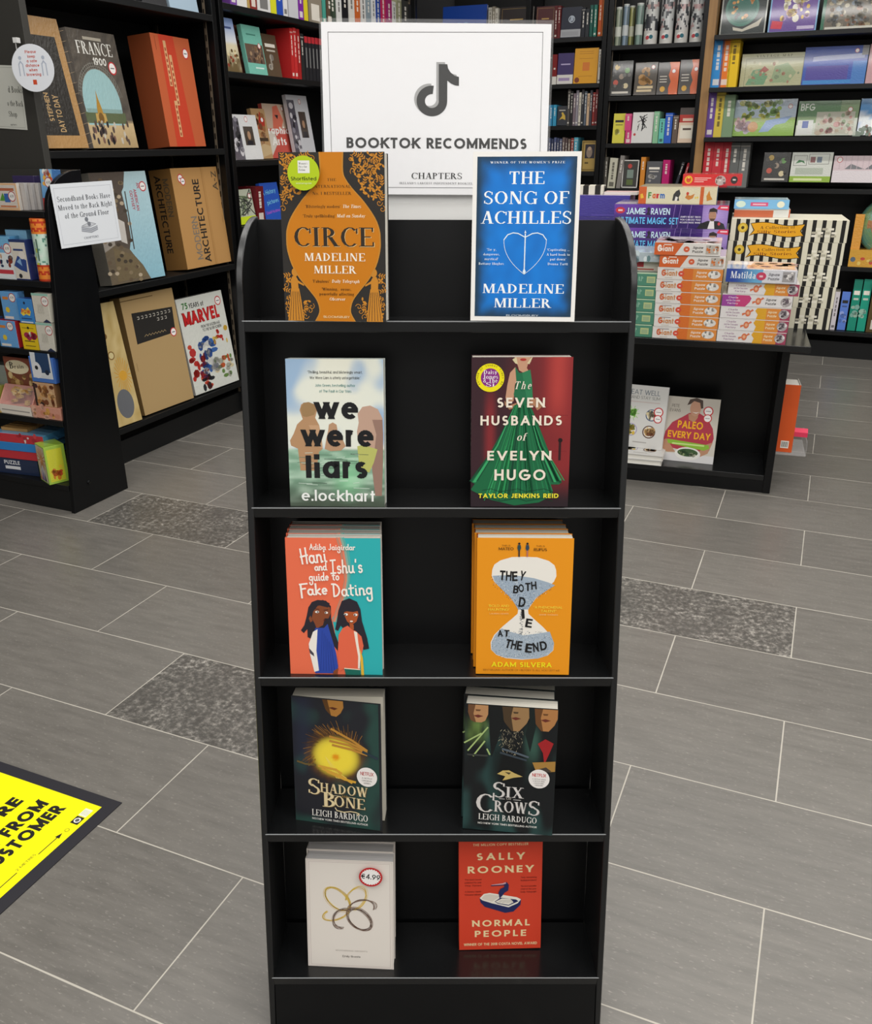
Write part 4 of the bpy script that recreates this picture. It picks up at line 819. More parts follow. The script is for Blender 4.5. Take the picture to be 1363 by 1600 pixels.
# --- plain cream cover with scribbled loops
def art_loops():
    a = Art(.133, .185); a.bgcol = 'e6dfd6'
    a.frame(.012, .008, .988, .992, .0007, 'cfc2bd'); a.frame(.035, .022, .965, .978, .0006, 'cdbfba')
    rr = random.Random(2)
    def petal(cx, cy, rx, ry, ang, cols, n, a0=0, a1=360):
        for k in range(n):
            pts = []; ax = rx * rr.uniform(.82, 1.08); ay = ry * rr.uniform(.82, 1.08); ox, oy = rr.uniform(-.001, .001), rr.uniform(-.001, .001)
            for q in range(27):
                t = R(a0 + (a1 - a0) * q / 26); px, py = ax * math.cos(t), ay * math.sin(t)
                pts.append(((cx * a.w + px * math.cos(ang) - py * math.sin(ang) + ox) / a.w, (cy * a.h + px * math.sin(ang) + py * math.cos(ang) + oy) / a.h))
            a.line(pts, .00045, rr.choice(cols)); a.lay -= 1
        a.lay += 1
    Y = ['e2c14a', 'd9b23a', 'ead06a', 'e8c95a']; B = ['4a3a30', '6a5244', '2f241e', '85695a', 'a08576']
    c0 = (.484, .548)
    def loop(tx, ty, ry, cols, n, a0=0, a1=360):
        dx, dy = (tx - c0[0]) * a.w, (ty - c0[1]) * a.h; Lh = math.hypot(dx, dy) / 2
        petal((c0[0] + tx) / 2, (c0[1] + ty) / 2, Lh, ry, math.atan2(dy, dx), cols, n, a0, a1)
    loop(.235, .735, .0145, Y, 11); loop(.66, .755, .014, Y, 8, -150, 120); loop(.19, .46, .011, Y[1:], 7, -60, 190)
    loop(.80, .60, .013, B, 9, -30, 190); loop(.73, .375, .0155, B, 11); loop(.34, .375, .014, B, 9, -190, 40)
    a.text('WUTHERING HEIGHTS', .51, .158, 'a39a92', .012, .37, 'sans', track=1.3); a.text('Emily Bronte', .51, .102, '55504a', .018, .21)
    return a
def art_price(): 
    a = Art(.036, .032); a.lay = 70
    a.ell(.5, .5, .0178, .0158, 'c0282c', 40); a.ell(.5, .5, .0152, .0132, 'f4f1ee', 40)
    for k in range(24): an = R(k * 15); a.poly([(.5 + .0156 * math.cos(an - .09) / .036, .5 + .0137 * math.sin(an - .09) / .032), (.5 + .0156 * math.cos(an + .09) / .036, .5 + .0137 * math.sin(an + .09) / .032), (.5 + .0135 * math.cos(an) / .036, .5 + .0117 * math.sin(an) / .032)], 'c0282c'); a.lay -= 1
    a.lay += 1; a.text('€4.99', .5, .385, '1f1f22', .26, .80, bold=.012, rot=-4)
    return a
loc, rot = bookat(4, (-.2023, .995, shelf_z(4, .995)), -3.5, 11.0)
g1 = paperback('plain cream paperback with scribbled loops and a price sticker, bottom shelf left', loc, rot, .133, .185, .023, art_loops(), 'e0d8d0', 'e0d8d0', group='cream loop paperbacks on the bottom shelf', sticker=(art_price(), (.0815, .146), 'price_sticker'), edge='cfcdd0')
for c in g1.children: pass
stack(g1, 3, [f'plain cream paperback, {k} copy behind the price sticker one' for k in ('middle', 'rearmost')], R(-3.5), R(11.0), .023, .001, 'cream loop paperbacks on the bottom shelf', 1)
# --- red cover with an open sardine tin
def art_tin():
    a = Art(.129, .198); a.bgcol = 'd8442c'
    C = 'f4dcaa'
    a.text('THE MILLION COPY BESTSELLER', .5, .937, C, .021, .66, bold=.015, track=1.15)
    a.text('SALLY', .505, .812, C, .062, .58, bold=.03, track=1.4); a.text('ROONEY', .505, .697, C, .062, .80, bold=.03, track=1.3)
    a.text('NORMAL', .505, .213, C, .058, .715, bold=.03, track=1.3); a.text('PEOPLE', .505, .117, C, .058, .63, bold=.03, track=1.3); a.text('WINNER OF THE 2018 COSTA NOVEL AWARD', .505, .037, C, .024, .90, bold=.02)
    for k, tx in enumerate(('The best novel', 'published this year', 'The Times', '', 'A literary classic', 'Guardian')): a.text(tx or ' ', .17, .635 - k * .027, '6a1a14', .013, .2 if tx else None)
    for k, tx in enumerate(('Truly astonishing', 'Independent', '', 'The most enjoyable', 'read of the year', 'Daily Telegraph')): a.text(tx or ' ', .84, .645 - k * .026, '6a1a14', .013, .19 if tx else None)
    N_ = '232a5c'
    a.poly([(.25, .475), (.26, .435), (.31, .395), (.56, .335), (.66, .345), (.745, .405), (.75, .46), (.72, .44), (.62, .40), (.33, .45)], N_)
    a.poly([(.25, .475), (.30, .512), (.37, .52), (.52, .50), (.70, .475), (.75, .455), (.71, .42), (.60, .385), (.40, .425), (.28, .455)], 'f2ece0'); a.poly([(.27, .472), (.31, .503), (.37, .508), (.5, .49), (.45, .465), (.40, .44), (.3, .46)], 'ded6c8')
    a.poly([(.43, .44), (.50, .475), (.69, .455), (.72, .438), (.60, .40), (.47, .42)], N_); a.poly([(.44, .44), (.52, .468), (.62, .462), (.66, .43), (.60, .408), (.48, .425)], 'efe9dd')
    for k in range(10): a.line([(.47 + .018 * k, .425 + .003 * (k % 3)), (.50 + .016 * k, .455)], .0005, 'a9a298')
    a.poly([(.49, .47), (.475, .52), (.50, .555), (.545, .57), (.545, .61), (.575, .615), (.60, .59), (.595, .54), (.55, .52), (.52, .49)], N_); a.poly([(.39, .595), (.52, .605), (.56, .615), (.57, .603), (.52, .592), (.40, .583)], 'd8a8b0'); a.line([(.39, .586), (.55, .59)], .0018, '3a2c50')
    return a
loc, rot = bookat(4, (.0325, 1.026, shelf_z(4, 1.026)), 1.4, 9.0)
paperback('red paperback with an open tin drawing, bottom shelf right', loc, rot, .129, .198, .022, art_tin(), 'c8402a', 'c8402a')
# ------------------------------------------------------------------ the big white sign on top of the stand
def art_sign():
    W_, H_ = .3005, .211
    a = Art(W_, H_); a.bgcol = 'f2f2f4'
    def P(x, y): L = 42 + (y - 55) * .026; Rr = 1303 - (y - 55) * .03; return ((x - L) / (Rr - L), 1 - (y - 52) / 943)
    K, G = '2f2f2f', '9a9a9a'
    pts = [P(80, 105), P(1256, 95), P(1238, 955), P(105, 955)]
    for i in range(4): a.line([pts[i], pts[(i + 1) % 4]], .0006, '4c4c4e'); a.lay -= 1
    a.lay += 1
    def note(dx, dy, c):
        q = lambda x, y: (P(x + dx, y + dy)[0] * W_, P(x + dx, y + dy)[1] * H_)
        polys = []
        cx, cy, ro, ri = 648, 470, 84, 38
        n = 30
        for k in range(n):
            a0, a1 = R(83 + 277 * k / n), R(83 + 277 * (k + 1) / n)
            polys.append([q(cx + r * math.cos(t), cy - r * math.sin(t)) for r, t in ((ro, a0), (ro, a1), (ri, a1), (ri, a0))])
        polys.append([q(685, 470), q(732, 470), q(732, 270), q(685, 270)])
        fl = [(732, 270), (736, 292), (750, 314), (772, 332), (796, 338)]; lo = [(796, 386), (775, 384), (752, 374), (732, 358)]
        polys += [[q(732, 358), q(732, 270), q(736, 292), q(752, 374)], [q(752, 374), q(736, 292), q(750, 314), q(775, 384)], [q(775, 384), q(750, 314), q(772, 332), q(796, 386)], [q(796, 386), q(772, 332), q(796, 338)]]
        a.raw(polys, c)
    note(-13, -11, 'a8a8a8'); note(0, 0, K)
    x0, x1 = P(182, 735)[0], P(1168, 735)[0]
    a.text('BOOKTOK RECOMMENDS', (x0 + x1) / 2, P(600, 733)[1], '262626', .063, x1 - x0, bold=.036, track=1.08)
    a.text('CHAPTERS', (P(537, 905)[0] + P(813, 905)[0]) / 2, P(600, 905)[1], '2a2a2a', .037, P(813, 905)[0] - P(537, 905)[0], 'serif')
    a.text("IRELAND'S LARGEST INDEPENDENT BOOKSELLER", .515, P(600, 936)[1], '77777a', .013, .36, 'serif', track=1.1)
    return a
sg = thing('sign', 'big white laminated landscape sign with a music note standing above the stand', 'sign', (-.1477, 1.2785, 1.2062), (-R(7.42), R(.71), R(.92)))
a = art_sign(); b = MB(); b.box(0, .3005, 0, .0003, 0, .211, a.bgcol); b.art(a); obj('printed_sheet', b, M_MATTE, sg)
b = MB(); b.box(-.0025, .3035, -.0016, -.0013, -.0105, .2155, 'ffffff'); b.box(-.0025, .3035, .0008, .0011, -.0105, .2155, 'ffffff')
obj('laminate_pouch', b, clear_mat('laminate_film', .14, alpha=.03), sg)
bs = MB(); bs.box(0, .297, 0, .0008, 0, .30, 'ececea'); o = obj('backing_card', bs, M_MATTE, None, (-.146, 1.2675, 1.085), (-R(9.2), 0, R(.6)))
tag(o, 'plain white card behind the black stand, holding up the big sign', 'card')
ROWS = [
('r0', 'face', -2.602, 6.2, 1.88, 0.315, 0.222, '0a3f9a', 'dark blue hardback facing out', {}),
('r0', 'spine', -2.272, 6.2, 1.88, 0.026, 0.2, 'b9b4a8', 'grey spine', {}),
('r0', 'spine', -2.245, 6.2, 1.88, 0.021, 0.204, '8d8677', 'dull tan spine', {}),
('r0', 'spine', -2.224, 6.2, 1.88, 0.021, 0.193, 'cfcabd', 'pale spine', {}),
('r0', 'face', -2.194, 6.2, 1.88, 0.225, 0.196, '241a18', 'dark brown volume', {}),
('r1a', 'face', -1.949, 6.2, 1.88, 0.124, 0.187, '4a1216', 'dark red volume facing out', {}),
('r1a', 'spine', -1.823, 6.2, 1.88, 0.02, 0.186, '5c1a1c', 'thin dark red spine', {}),
('r1a', 'spine', -1.802, 6.2, 1.88, 0.02, 0.185, '6a2022', 'thin maroon spine', {}),
('r1a', 'emblem', -1.78, 6.2, 1.88, 0.131, 0.174, '1d2233', 'navy volume with round pale emblem', {}),
('r1a', 'spine', -1.646, 6.2, 1.88, 0.024, 0.166, '22262e', 'black spine', {}),
('r1a', 'spine', -1.62, 6.2, 1.88, 0.025, 0.158, '2a2e33', 'charcoal spine', {}),
('r1a', 'spine', -1.592, 6.2, 1.88, 0.02, 0.177, '1f5a4f', 'deep green spine', {}),
('r1a', 'spine', -1.568, 6.2, 1.88, 0.021, 0.177, '2a7464', 'sea green spine', {}),
('r1a', 'spine', -1.539, 6.2, 1.88, 0.023, 0.202, 'c2561f', 'burnt orange spine', {}),
('r1a', 'spine', -1.514, 6.2, 1.88, 0.026, 0.2, 'd9792a', 'bright orange spine', {}),
('r1b', 'spine', -1.874, 6.2, 1.614, 0.047, 0.17, '2c2024', 'brown black book', {}),
('r1b', 'band', -1.824, 6.2, 1.614, 0.03, 0.176, '7c1a1c', 'red spine with white base', {}),
('r1b', 'band', -1.792, 6.2, 1.614, 0.107, 0.181, '3d2f63', 'purple volume with white base', {}),
('r1b', 'yellow', -1.682, 6.2, 1.614, 0.155, 0.205, 'd99a1e', 'yellow hardback with orange square', {}),
('r1b', 'spine', -1.522, 6.2, 1.614, 0.018, 0.194, 'd8d2c6', 'off white spine', {}),
('r1b', 'spine', -1.501, 6.2, 1.614, 0.02, 0.199, 'e4e0d8', 'white spine', {}),
('r1c', 'spine', -1.862, 6.2, 1.367, 0.028, 0.126, '2f7f9f', 'teal spine', {}),
('r1c', 'spine', -1.832, 6.2, 1.367, 0.022, 0.127, '2f86b0', 'blue spine', {}),
('r1c', 'spine', -1.807, 6.2, 1.367, 0.023, 0.127, '3c98bd', 'lighter blue spine', {}),
('r1c', 'blob', -1.779, 6.2, 1.367, 0.068, 0.118, '33353b', 'dark book with yellow shape', {}),
('r1c', 'spine', -1.711, 6.2, 1.367, 0.017, 0.217, '54504c', 'dark grey spine', {}),
('r1c', 'spine', -1.692, 6.2, 1.367, 0.017, 0.205, '2b2a2c', 'black spine', {}),
('r1c', 'spine', -1.673, 6.2, 1.367, 0.017, 0.192, '7c6d74', 'mauve spine', {}),
('r1c', 'spine', -1.655, 6.2, 1.367, 0.017, 0.21, '8d8790', 'lilac grey spine', {}),
('r1c', 'spine', -1.636, 6.2, 1.367, 0.016, 0.197, 'cfc9bb', 'cream spine', {}),
('r1c', 'spine', -1.618, 6.2, 1.367, 0.016, 0.215, '3a3a3e', 'ink spine', {}),
('r1c', 'spine', -1.599, 6.2, 1.367, 0.016, 0.203, '5b6470', 'slate spine', {}),
('r1c', 'spine', -1.581, 6.2, 1.367, 0.017, 0.19, 'c7a98a', 'tan spine', {}),
('r1c', 'spine', -1.563, 6.2, 1.367, 0.016, 0.208, '46434a', 'dim grey spine', {}),
('r1c', 'spine', -1.544, 6.2, 1.367, 0.016, 0.195, '8a2f2c', 'brick red spine', {}),
('r1c', 'spine', -1.527, 6.2, 1.367, 0.017, 0.213, '6b2326', 'wine red spine', {}),
('r1c', 'spine', -1.508, 6.2, 1.367, 0.016, 0.2, '777178', 'ash grey spine', {}),
('r1d', 'spine', -1.85, 6.2, 1.086, 0.016, 0.211, '3f4660', 'slate blue spine', {}),
('r1d', 'spine', -1.83, 6.2, 1.086, 0.016, 0.206, '4a5374', 'dusty blue spine', {}),
('r1d', 'spine', -1.811, 6.2, 1.086, 0.016, 0.201, '39405c', 'dark blue spine', {}),
('r1d', 'spine', -1.792, 6.2, 1.086, 0.016, 0.21, '555d80', 'violet blue spine', {}),
('r1d', 'spine', -1.772, 6.2, 1.086, 0.015, 0.205, '444a66', 'ink blue spine', {}),
('r1d', 'spine', -1.753, 6.2, 1.086, 0.016, 0.201, '606580', 'grey blue spine', {}),
('r1d', 'spine', -1.734, 6.2, 1.086, 0.016, 0.21, '6d5d5a', 'brown grey spine', {}),
('r1d', 'spine', -1.715, 6.2, 1.086, 0.016, 0.205, '5a4a4a', 'dull brown spine', {}),
('r1d', 'spine', -1.695, 6.2, 1.086, 0.015, 0.2, '7a6a60', 'taupe spine', {}),
('r1d', 'spine', -1.675, 6.2, 1.086, 0.018, 0.206, '8c3b35', 'dull red spine', {}),
('r1d', 'spine', -1.655, 6.2, 1.086, 0.027, 0.209, '58a3b8', 'light blue spine', {}),
('r1d', 'gold', -1.603, 6.2, 1.086, 0.124, 0.188, 'a98d4a', 'gold framed picture', {}),
('r2a', 'tube', -1.439, 6.2, 1.823, 0.046, 0.21, '9aa38c', 'clear tube with green print', {}),
('r2a', 'tube', -1.392, 6.2, 1.823, 0.042, 0.224, '7f93a5', 'clear tube with blue print', {}),
('r2a', 'tube', -1.366, 6.25, 1.823, 0.042, 0.219, 'b3b26a', 'clear tube with yellow print', {}),
('r2a', 'tube', -1.311, 6.2, 1.823, 0.05, 0.225, '7d978c', 'clear tube with dark green print', {}),
('r2a', 'canister', -1.26, 6.2, 1.823, 0.088, 0.258, 'cfd0cc', 'swirl patterned canister', {}),
('r2a', 'canister', -1.161, 6.2, 1.823, 0.083, 0.253, 'c9cccb', 'swirl patterned canister', {}),
('r2a', 'canister', -1.069, 6.2, 1.823, 0.083, 0.247, 'd2d0cd', 'swirl patterned canister', {}),
('r2a', 'canister', -0.979, 6.2, 1.823, 0.083, 0.242, 'c6c8c6', 'swirl patterned canister', {}),
('r2b', 'dots', -1.44, 6.2, 1.534, 0.14, 0.201, '3b3a38', 'dark box with round seals', {}),
('r2b', 'tanpic', -1.286, 6.2, 1.534, 0.141, 0.187, '4a4238', 'dark box with tan figure', {}),
('r2b', 'half', -1.142, 6.2, 1.534, 0.13, 0.183, '46423f', 'black and orange box', {}),
('r2b', 'half', -1.009, 6.2, 1.534, 0.131, 0.193, '4a4542', 'wider black and orange box', {}),
('r2c', 'label', -1.403, 6.2, 1.257, 0.079, 0.177, 'd8cf4a', 'yellow box', {}),
('r2c', 'spine', -1.319, 6.2, 1.257, 0.041, 0.076, 'cf3f78', 'lower pink box', {}),
('r2c', 'spine', -1.326, 6.2, 1.334, 0.041, 0.099, 'd94c84', 'upper pink box', {}),
('r2c', 'sketch', -1.28, 6.2, 1.257, 0.135, 0.182, 'dcdcd8', 'white box with ink drawing', {}),
('r2c', 'spine', -1.142, 6.2, 1.257, 0.034, 0.186, '8cc39a', 'pale green spine', {}),
('r2c', 'spine', -1.105, 6.2, 1.257, 0.034, 0.144, '6cc7b8', 'small mint spine', {}),
('r2c', 'spine', -1.07, 6.2, 1.257, 0.045, 0.176, '2f62c8', 'blue spine', {}),
('r2c', 'spine', -1.021, 6.2, 1.257, 0.033, 0.161, '6b5b50', 'brown patterned spine', {}),
('r2c', 'redcream', -0.985, 6.2, 1.257, 0.105, 0.204, 'e3c9b0', 'cream box with red top', {}),
('r2d', 'spine', -1.438, 6.2, 0.985, 0.018, 0.19, '5e5a52', 'thin grey spine', {}),
('r2d', 'spine', -1.415, 6.2, 0.985, 0.051, 0.186, 'c9c6b2', 'cream spine leaning', {'tilt': 3}),
('r2d', 'spine', -1.356, 6.2, 0.985, 0.028, 0.201, '8a8580', 'grey spine leaning', {'tilt': 5}),
('r2d', 'framed', -1.322, 6.2, 0.985, 0.106, 0.171, '3c3b38', 'white bordered book facing out', {}),
('r2d', 'spine', -1.203, 6.2, 0.985, 0.03, 0.19, 'd98b33', 'orange spine', {}),
('r2d', 'label', -1.166, 6.2, 0.985, 0.1, 0.163, '55565a', 'grey patterned book facing out', {}),
('r2d', 'spine', -1.061, 6.2, 0.985, 0.046, 0.173, 'c01d6e', 'magenta book', {}),
('r2d', 'spine', -0.98, 6.2, 0.985, 0.016, 0.166, '33343c', 'thin dark book leaning', {'tilt': 14}),
('r2d', 'spine', -0.94, 6.2, 0.985, 0.016, 0.16, 'b12a35', 'thin red book leaning', {'tilt': 12}),
('r2d', 'spine', -0.913, 6.2, 0.985, 0.016, 0.173, 'a5202c', 'crimson book leaning', {'tilt': 10}),
('r3a', 'plate', -0.796, 6.2, 1.845, 0.262, 0.228, '26302f', 'dark box with green disc', {}),
('r3a', 'party', -0.521, 6.2, 1.845, 0.267, 0.212, '6b4a9c', 'purple box with yellow picture', {}),
('r3a', 'brown', -0.234, 6.2, 1.845, 0.299, 0.194, '6b6252', 'brown picture box with green side', {}),
('r3b', 'spine', -0.81, 6.15, 1.565, 0.061, 0.269, '2f8fd6', 'tall blue spine', {}),
('r3b', 'spine', -0.761, 6.15, 1.565, 0.058, 0.267, 'ef7d28', 'tall orange spine', {}),
('r3b', 'spine', -0.717, 6.15, 1.565, 0.058, 0.265, 'f2c81e', 'tall yellow spine', {}),
('r3b2', 'mapbox', -0.647, 6.2, 1.565, 0.353, 0.179, 'b5b48c', 'pale map box', {}),
('r3b2', 'bluebox', -0.295, 6.2, 1.565, 0.343, 0.202, '2b4fae', 'glossy blue box', {}),
('r3b2', 'label', 0.051, 6.2, 1.565, 0.244, 0.206, 'c79b9f', 'pink box at the frame edge', {}),
('r3c', 'spine', -0.812, 6.15, 1.29, 0.051, 0.257, '6a4a9a', 'purple spine', {}),
('r3c', 'spine', -0.765, 6.15, 1.29, 0.054, 0.254, 'd9c04a', 'yellow spine', {}),
('r3c', 'spine', -0.716, 6.15, 1.29, 0.064, 0.237, '7f9a78', 'green spine', {}),
('r3c2', 'meadow', -0.668, 6.2, 1.29, 0.37, 0.206, '9fb070', 'green picture box', {}),
('r3c2', 'bfg', -0.29, 6.2, 1.29, 0.336, 0.191, '5f8a4a', 'green and white box', {}),
('r3c2', 'cloud', 0.05, 6.2, 1.29, 0.295, 0.198, '7fb3de', 'sky blue box', {}),
('r3d', 'spine', -0.804, 6.15, 1.0, 0.057, 0.262, 'c7303a', 'left red spine', {}),
('r3d', 'spine', -0.747, 6.15, 1.0, 0.054, 0.26, 'cf3842', 'middle red spine', {}),
('r3d', 'spine', -0.693, 6.15, 1.0, 0.054, 0.261, 'c22c38', 'right red spine', {}),
('r3d', 'spine', -0.645, 6.15, 1.0, 0.055, 0.259, '6a6c6a', 'left grey spine', {}),
('r3d', 'spine', -0.589, 6.15, 1.0, 0.058, 0.258, '767876', 'right grey spine', {}),
('r3d2', 'dots', -0.446, 6.14, 1.03, 0.156, 0.168, '3a3937', 'dark box with coloured spots', {}),
('r3d2', 'panels', -0.285, 6.14, 1.03, 0.231, 0.168, 'd9dcd2', 'white panelled box with lime base', {}),
('r3d2', 'shoe', -0.048, 6.14, 1.03, 0.32, 0.149, 'dcc8cc', 'pale pink box with grey shapes', {}),
('r3e', 'spine', 0.079, 6.1, 0.17, 0.028, 0.233, 'd8d2d8', 'white book end', {}),
('r3e', 'label', 0.119, 6.1, 0.17, 0.048, 0.232, '5a7fd0', 'blue boxed set', {}),
('r3e', 'label', 0.176, 6.1, 0.17, 0.049, 0.309, '128a72', 'left teal plastic set', {}),
('r3e', 'label', 0.23, 6.1, 0.17, 0.049, 0.312, '159a80', 'right teal plastic set', {}),
('r3e', 'spine', 0.284, 6.1, 0.17, 0.105, 0.305, '5a4a2a', 'brown book at the frame edge', {}),
('b1top', 'label', 3.253, -2.66, 1.79, 0.157, 0.26, '2a2a2c', 'black book', {}),
('b1top', 'label', 3.425, -2.66, 1.79, 0.194, 0.28, '9fb4c4', 'blue grey photo book', {}),
('b2a', 'spine', 3.859, -2.66, 1.85, 0.052, 0.25, '7a4aa0', 'purple spine', {}),
('b2a', 'spine', 3.912, -2.66, 1.85, 0.081, 0.25, 'e2e0dc', 'white spine', {}),
('b2a', 'spine', 3.995, -2.66, 1.85, 0.021, 0.25, 'b89a5a', 'tan spine', {}),
('b2a', 'spine', 4.018, -2.66, 1.85, 0.057, 0.25, '8a2f2a', 'rust red spine', {}),
('b2a', 'spine', 4.079, -2.66, 1.85, 0.113, 0.25, 'dcdad8', 'wide white spine', {}),
('b2a', 'spine', 4.194, -2.66, 1.85, 0.052, 0.25, 'd8d62a', 'yellow spine', {}),
('b2a', 'spine', 4.248, -2.66, 1.85, 0.057, 0.25, '2a4fb0', 'blue spine', {}),
('b2a', 'spine', 4.308, -2.66, 1.85, 0.04, 0.25, 'dedede', 'thin white spine', {}),
('b2a', 'spine', 4.358, -2.66, 1.85, 0.092, 0.25, 'c8c8cc', 'light grey spine', {}),
('b2a', 'spine', 4.452, -2.66, 1.85, 0.051, 0.25, '7a2a9a', 'violet spine', {}),
('b2a', 'spine', 4.505, -2.66, 1.85, 0.041, 0.25, 'd8c82a', 'mustard spine', {}),
('b2a', 'spine', 4.554, -2.66, 1.85, 0.138, 0.25, '8a8070', 'taupe pages', {}),
('b2a', 'spine', 4.698, -2.66, 1.85, 0.037, 0.25, '4a9a8a', 'teal spine', {}),
('b2a', 'spine', 4.742, -2.66, 1.85, 0.067, 0.25, '5a4a3a', 'brown spine', {}),
('b2a2', 'spine', 4.779, -2.66, 1.85, 0.065, 0.25, '3a4a3a', 'dark green spine', {}),
('b2a2', 'spine', 4.851, -2.66, 1.85, 0.061, 0.238, 'd8d8d4', 'ivory spine', {}),
('b2a2', 'spine', 4.917, -2.66, 1.85, 0.07, 0.226, '1a1a1c', 'black spine', {}),
('b2a2', 'spine', 4.997, -2.66, 1.85, 0.067, 0.214, 'd8d4cc', 'chalk spine', {}),
('b2a2', 'spine', 5.069, -2.66, 1.85, 0.063, 0.25, 'c8642a', 'orange spine', {}),
('b2a2', 'spine', 5.143, -2.66, 1.85, 0.059, 0.238, 'd8d6d2', 'pearl spine', {}),
('b2a2', 'spine', 5.208, -2.66, 1.85, 0.06, 0.226, '8a98a0', 'blue grey spine', {}),
('b2a2', 'spine', 5.279, -2.66, 1.85, 0.051, 0.214, 'e0e0e0', 'bright white spine', {}),
('b2a2', 'spine', 5.335, -2.66, 1.85, 0.058, 0.25, '2a4a9a', 'royal blue spine', {}),
('b2a2', 'spine', 5.401, -2.66, 1.85, 0.065, 0.238, 'c02a5a', 'red pink spine', {}),
('b2a2', 'spine', 5.475, -2.66, 1.85, 0.075, 0.226, 'a02a6a', 'magenta spine', {}),
('b2a2', 'spine', 5.562, -2.66, 1.85, 0.046, 0.214, 'd8d8d2', 'bone spine', {}),
('b2a2', 'spine', 5.62, -2.66, 1.85, 0.069, 0.25, '9a9a7a', 'khaki spine', {}),
('b2a2', 'spine', 5.702, -2.66, 1.85, 0.09, 0.238, '3a3a34', 'charcoal spine', {}),
('b2a2', 'spine', 5.805, -2.66, 1.85, 0.086, 0.226, '2a2a2c', 'jet spine', {}),
('b2b', 'land', 3.796, -2.66, 1.575, 0.117, 0.227, '8aa8d8', 'pale blue landscape book facing out', {}),
('b2b', 'label', 3.989, -2.71, 1.575, 0.072, 0.213, '7a4a3a', 'brown portrait book facing out', {}),
('b2b', 'tealpic', 3.971, -2.66, 1.575, 0.16, 0.213, '7ac0ae', 'teal book with picture band', {}),
('b2b', 'label', 4.178, -2.69, 1.575, 0.132, 0.194, '5a4a38', 'dark brown picture book', {}),
('b2b', 'spine', 4.353, -2.66, 1.575, 0.029, 0.231, 'c02a2a', 'first red spine', {}),
('b2b', 'spine', 4.385, -2.66, 1.575, 0.029, 0.236, 'c83232', 'second red spine', {}),
('b2b', 'spine', 4.417, -2.66, 1.575, 0.032, 0.234, 'a82424', 'third red spine', {}),
('b2b', 'spine', 4.453, -2.66, 1.575, 0.033, 0.216, '2a2a2a', 'black spine with photo', {}),
('b2b', 'redtop', 4.492, -2.66, 1.575, 0.032, 0.207, '26262a', 'black spine with red top', {}),
('b2b', 'redtop', 4.528, -2.66, 1.575, 0.032, 0.207, '26262a', 'black spine with red top', {}),
('b2b', 'redtop', 4.564, -2.66, 1.575, 0.033, 0.208, '26262a', 'black spine with red top', {}),
('b2b', 'redtop', 4.601, -2.66, 1.575, 0.033, 0.209, '26262a', 'black spine with red top', {}),
('b2b', 'redtop', 4.638, -2.66, 1.575, 0.034, 0.209, '26262a', 'black spine with red top', {}),
('b2b', 'redtop', 4.676, -2.66, 1.575, 0.034, 0.21, '26262a', 'black spine with red top', {}),
('b2c', 'white', 3.801, -2.66, 1.195, 0.236, 0.203, 'dcdcdc', 'white art book with portrait', {}),
('b2c', 'poster', 4.108, -2.73, 1.195, 0.125, 0.238, 'b89468', 'tan poster book', {}),
('b2c', 'arts', 4.247, -2.75, 1.195, 0.233, 0.266, 'c8564a', 'red poster book with white title', {}),
('b2c', 'white', 4.431, -2.71, 1.195, 0.214, 0.314, 'd0d0d4', 'tall white boxed book', {}),
('b2d', 'zebra', 3.791, -2.66, 0.9, 0.144, 0.162, 'b8bca8', 'grey patterned book with lime base', {}),
('b2d', 'spine', 3.941, -2.66, 0.9, 0.069, 0.173, '6a1a20', 'dark red spine', {}),
('b2d', 'history', 4.018, -2.66, 0.9, 0.164, 0.184, '2a56b8', 'blue history book', {}),
]
# ------------------------------------------------------------------ rows of books and boxes on the wall bookcases
ORD = ['zeroth', 'first', 'second', 'third', 'fourth', 'fifth', 'sixth', 'seventh', 'eighth', 'ninth', 'tenth', 'eleventh', 'twelfth', 'thirteenth', 'fourteenth', 'fifteenth', 'sixteenth', 'seventeenth', 'eighteenth', 'nineteenth', 'twentieth'] + ['twenty-' + s for s in ('first', 'second', 'third', 'fourth', 'fifth', 'sixth', 'seventh', 'eighth', 'ninth')] + ['thirtieth']
def spine_mesh(w, h, d, col, rr, style='spine'):
    b = MB()
    b.box(0, .002, 0, d, 0, h, col); b.box(w - .002, w, 0, d, 0, h, col); b.box(.002, w - .002, 0, .002, 0, h, col)
    b.box(.002, w - .002, .002, d - .003, .002, h - .003, 'd2cbbd')
    a = Art(w, h)
    lc = mix(col, 'f2ece0' if sum(srgb(col)) < 1.2 else '2a2622', .75)
    k = rr.random()
    if style == 'redtop': a.rect(.0, .86, 1, 1, 'c03038'); a.rect(.35, .3, .65, .75, '8a8a88')
    elif style == 'band': a.rect(0, 0, 1, .27, 'dedad2'); a.rect(.3, .5, .7, .56, lc)
    else:
        n = 3 if h > .2 else 2
        y = .86
        for q in range(rr.randint(3, 6)):     # the lettering down the spine reads as a column of short strokes
            L = rr.uniform(.04, .12); a.rect(.36, y - L, .64, y, lc); a.lay -= 1; y -= L + rr.uniform(.012, .035)
            if y < .35: break
        a.lay += 1
        if k < .5: a.rect(.2, .06, .8, .06 + .55 * w / h, lc)
        if .3 < k < .75: a.rect(0, .91, 1, .935, mix(col, lc, .5))
    b.art(a); return b
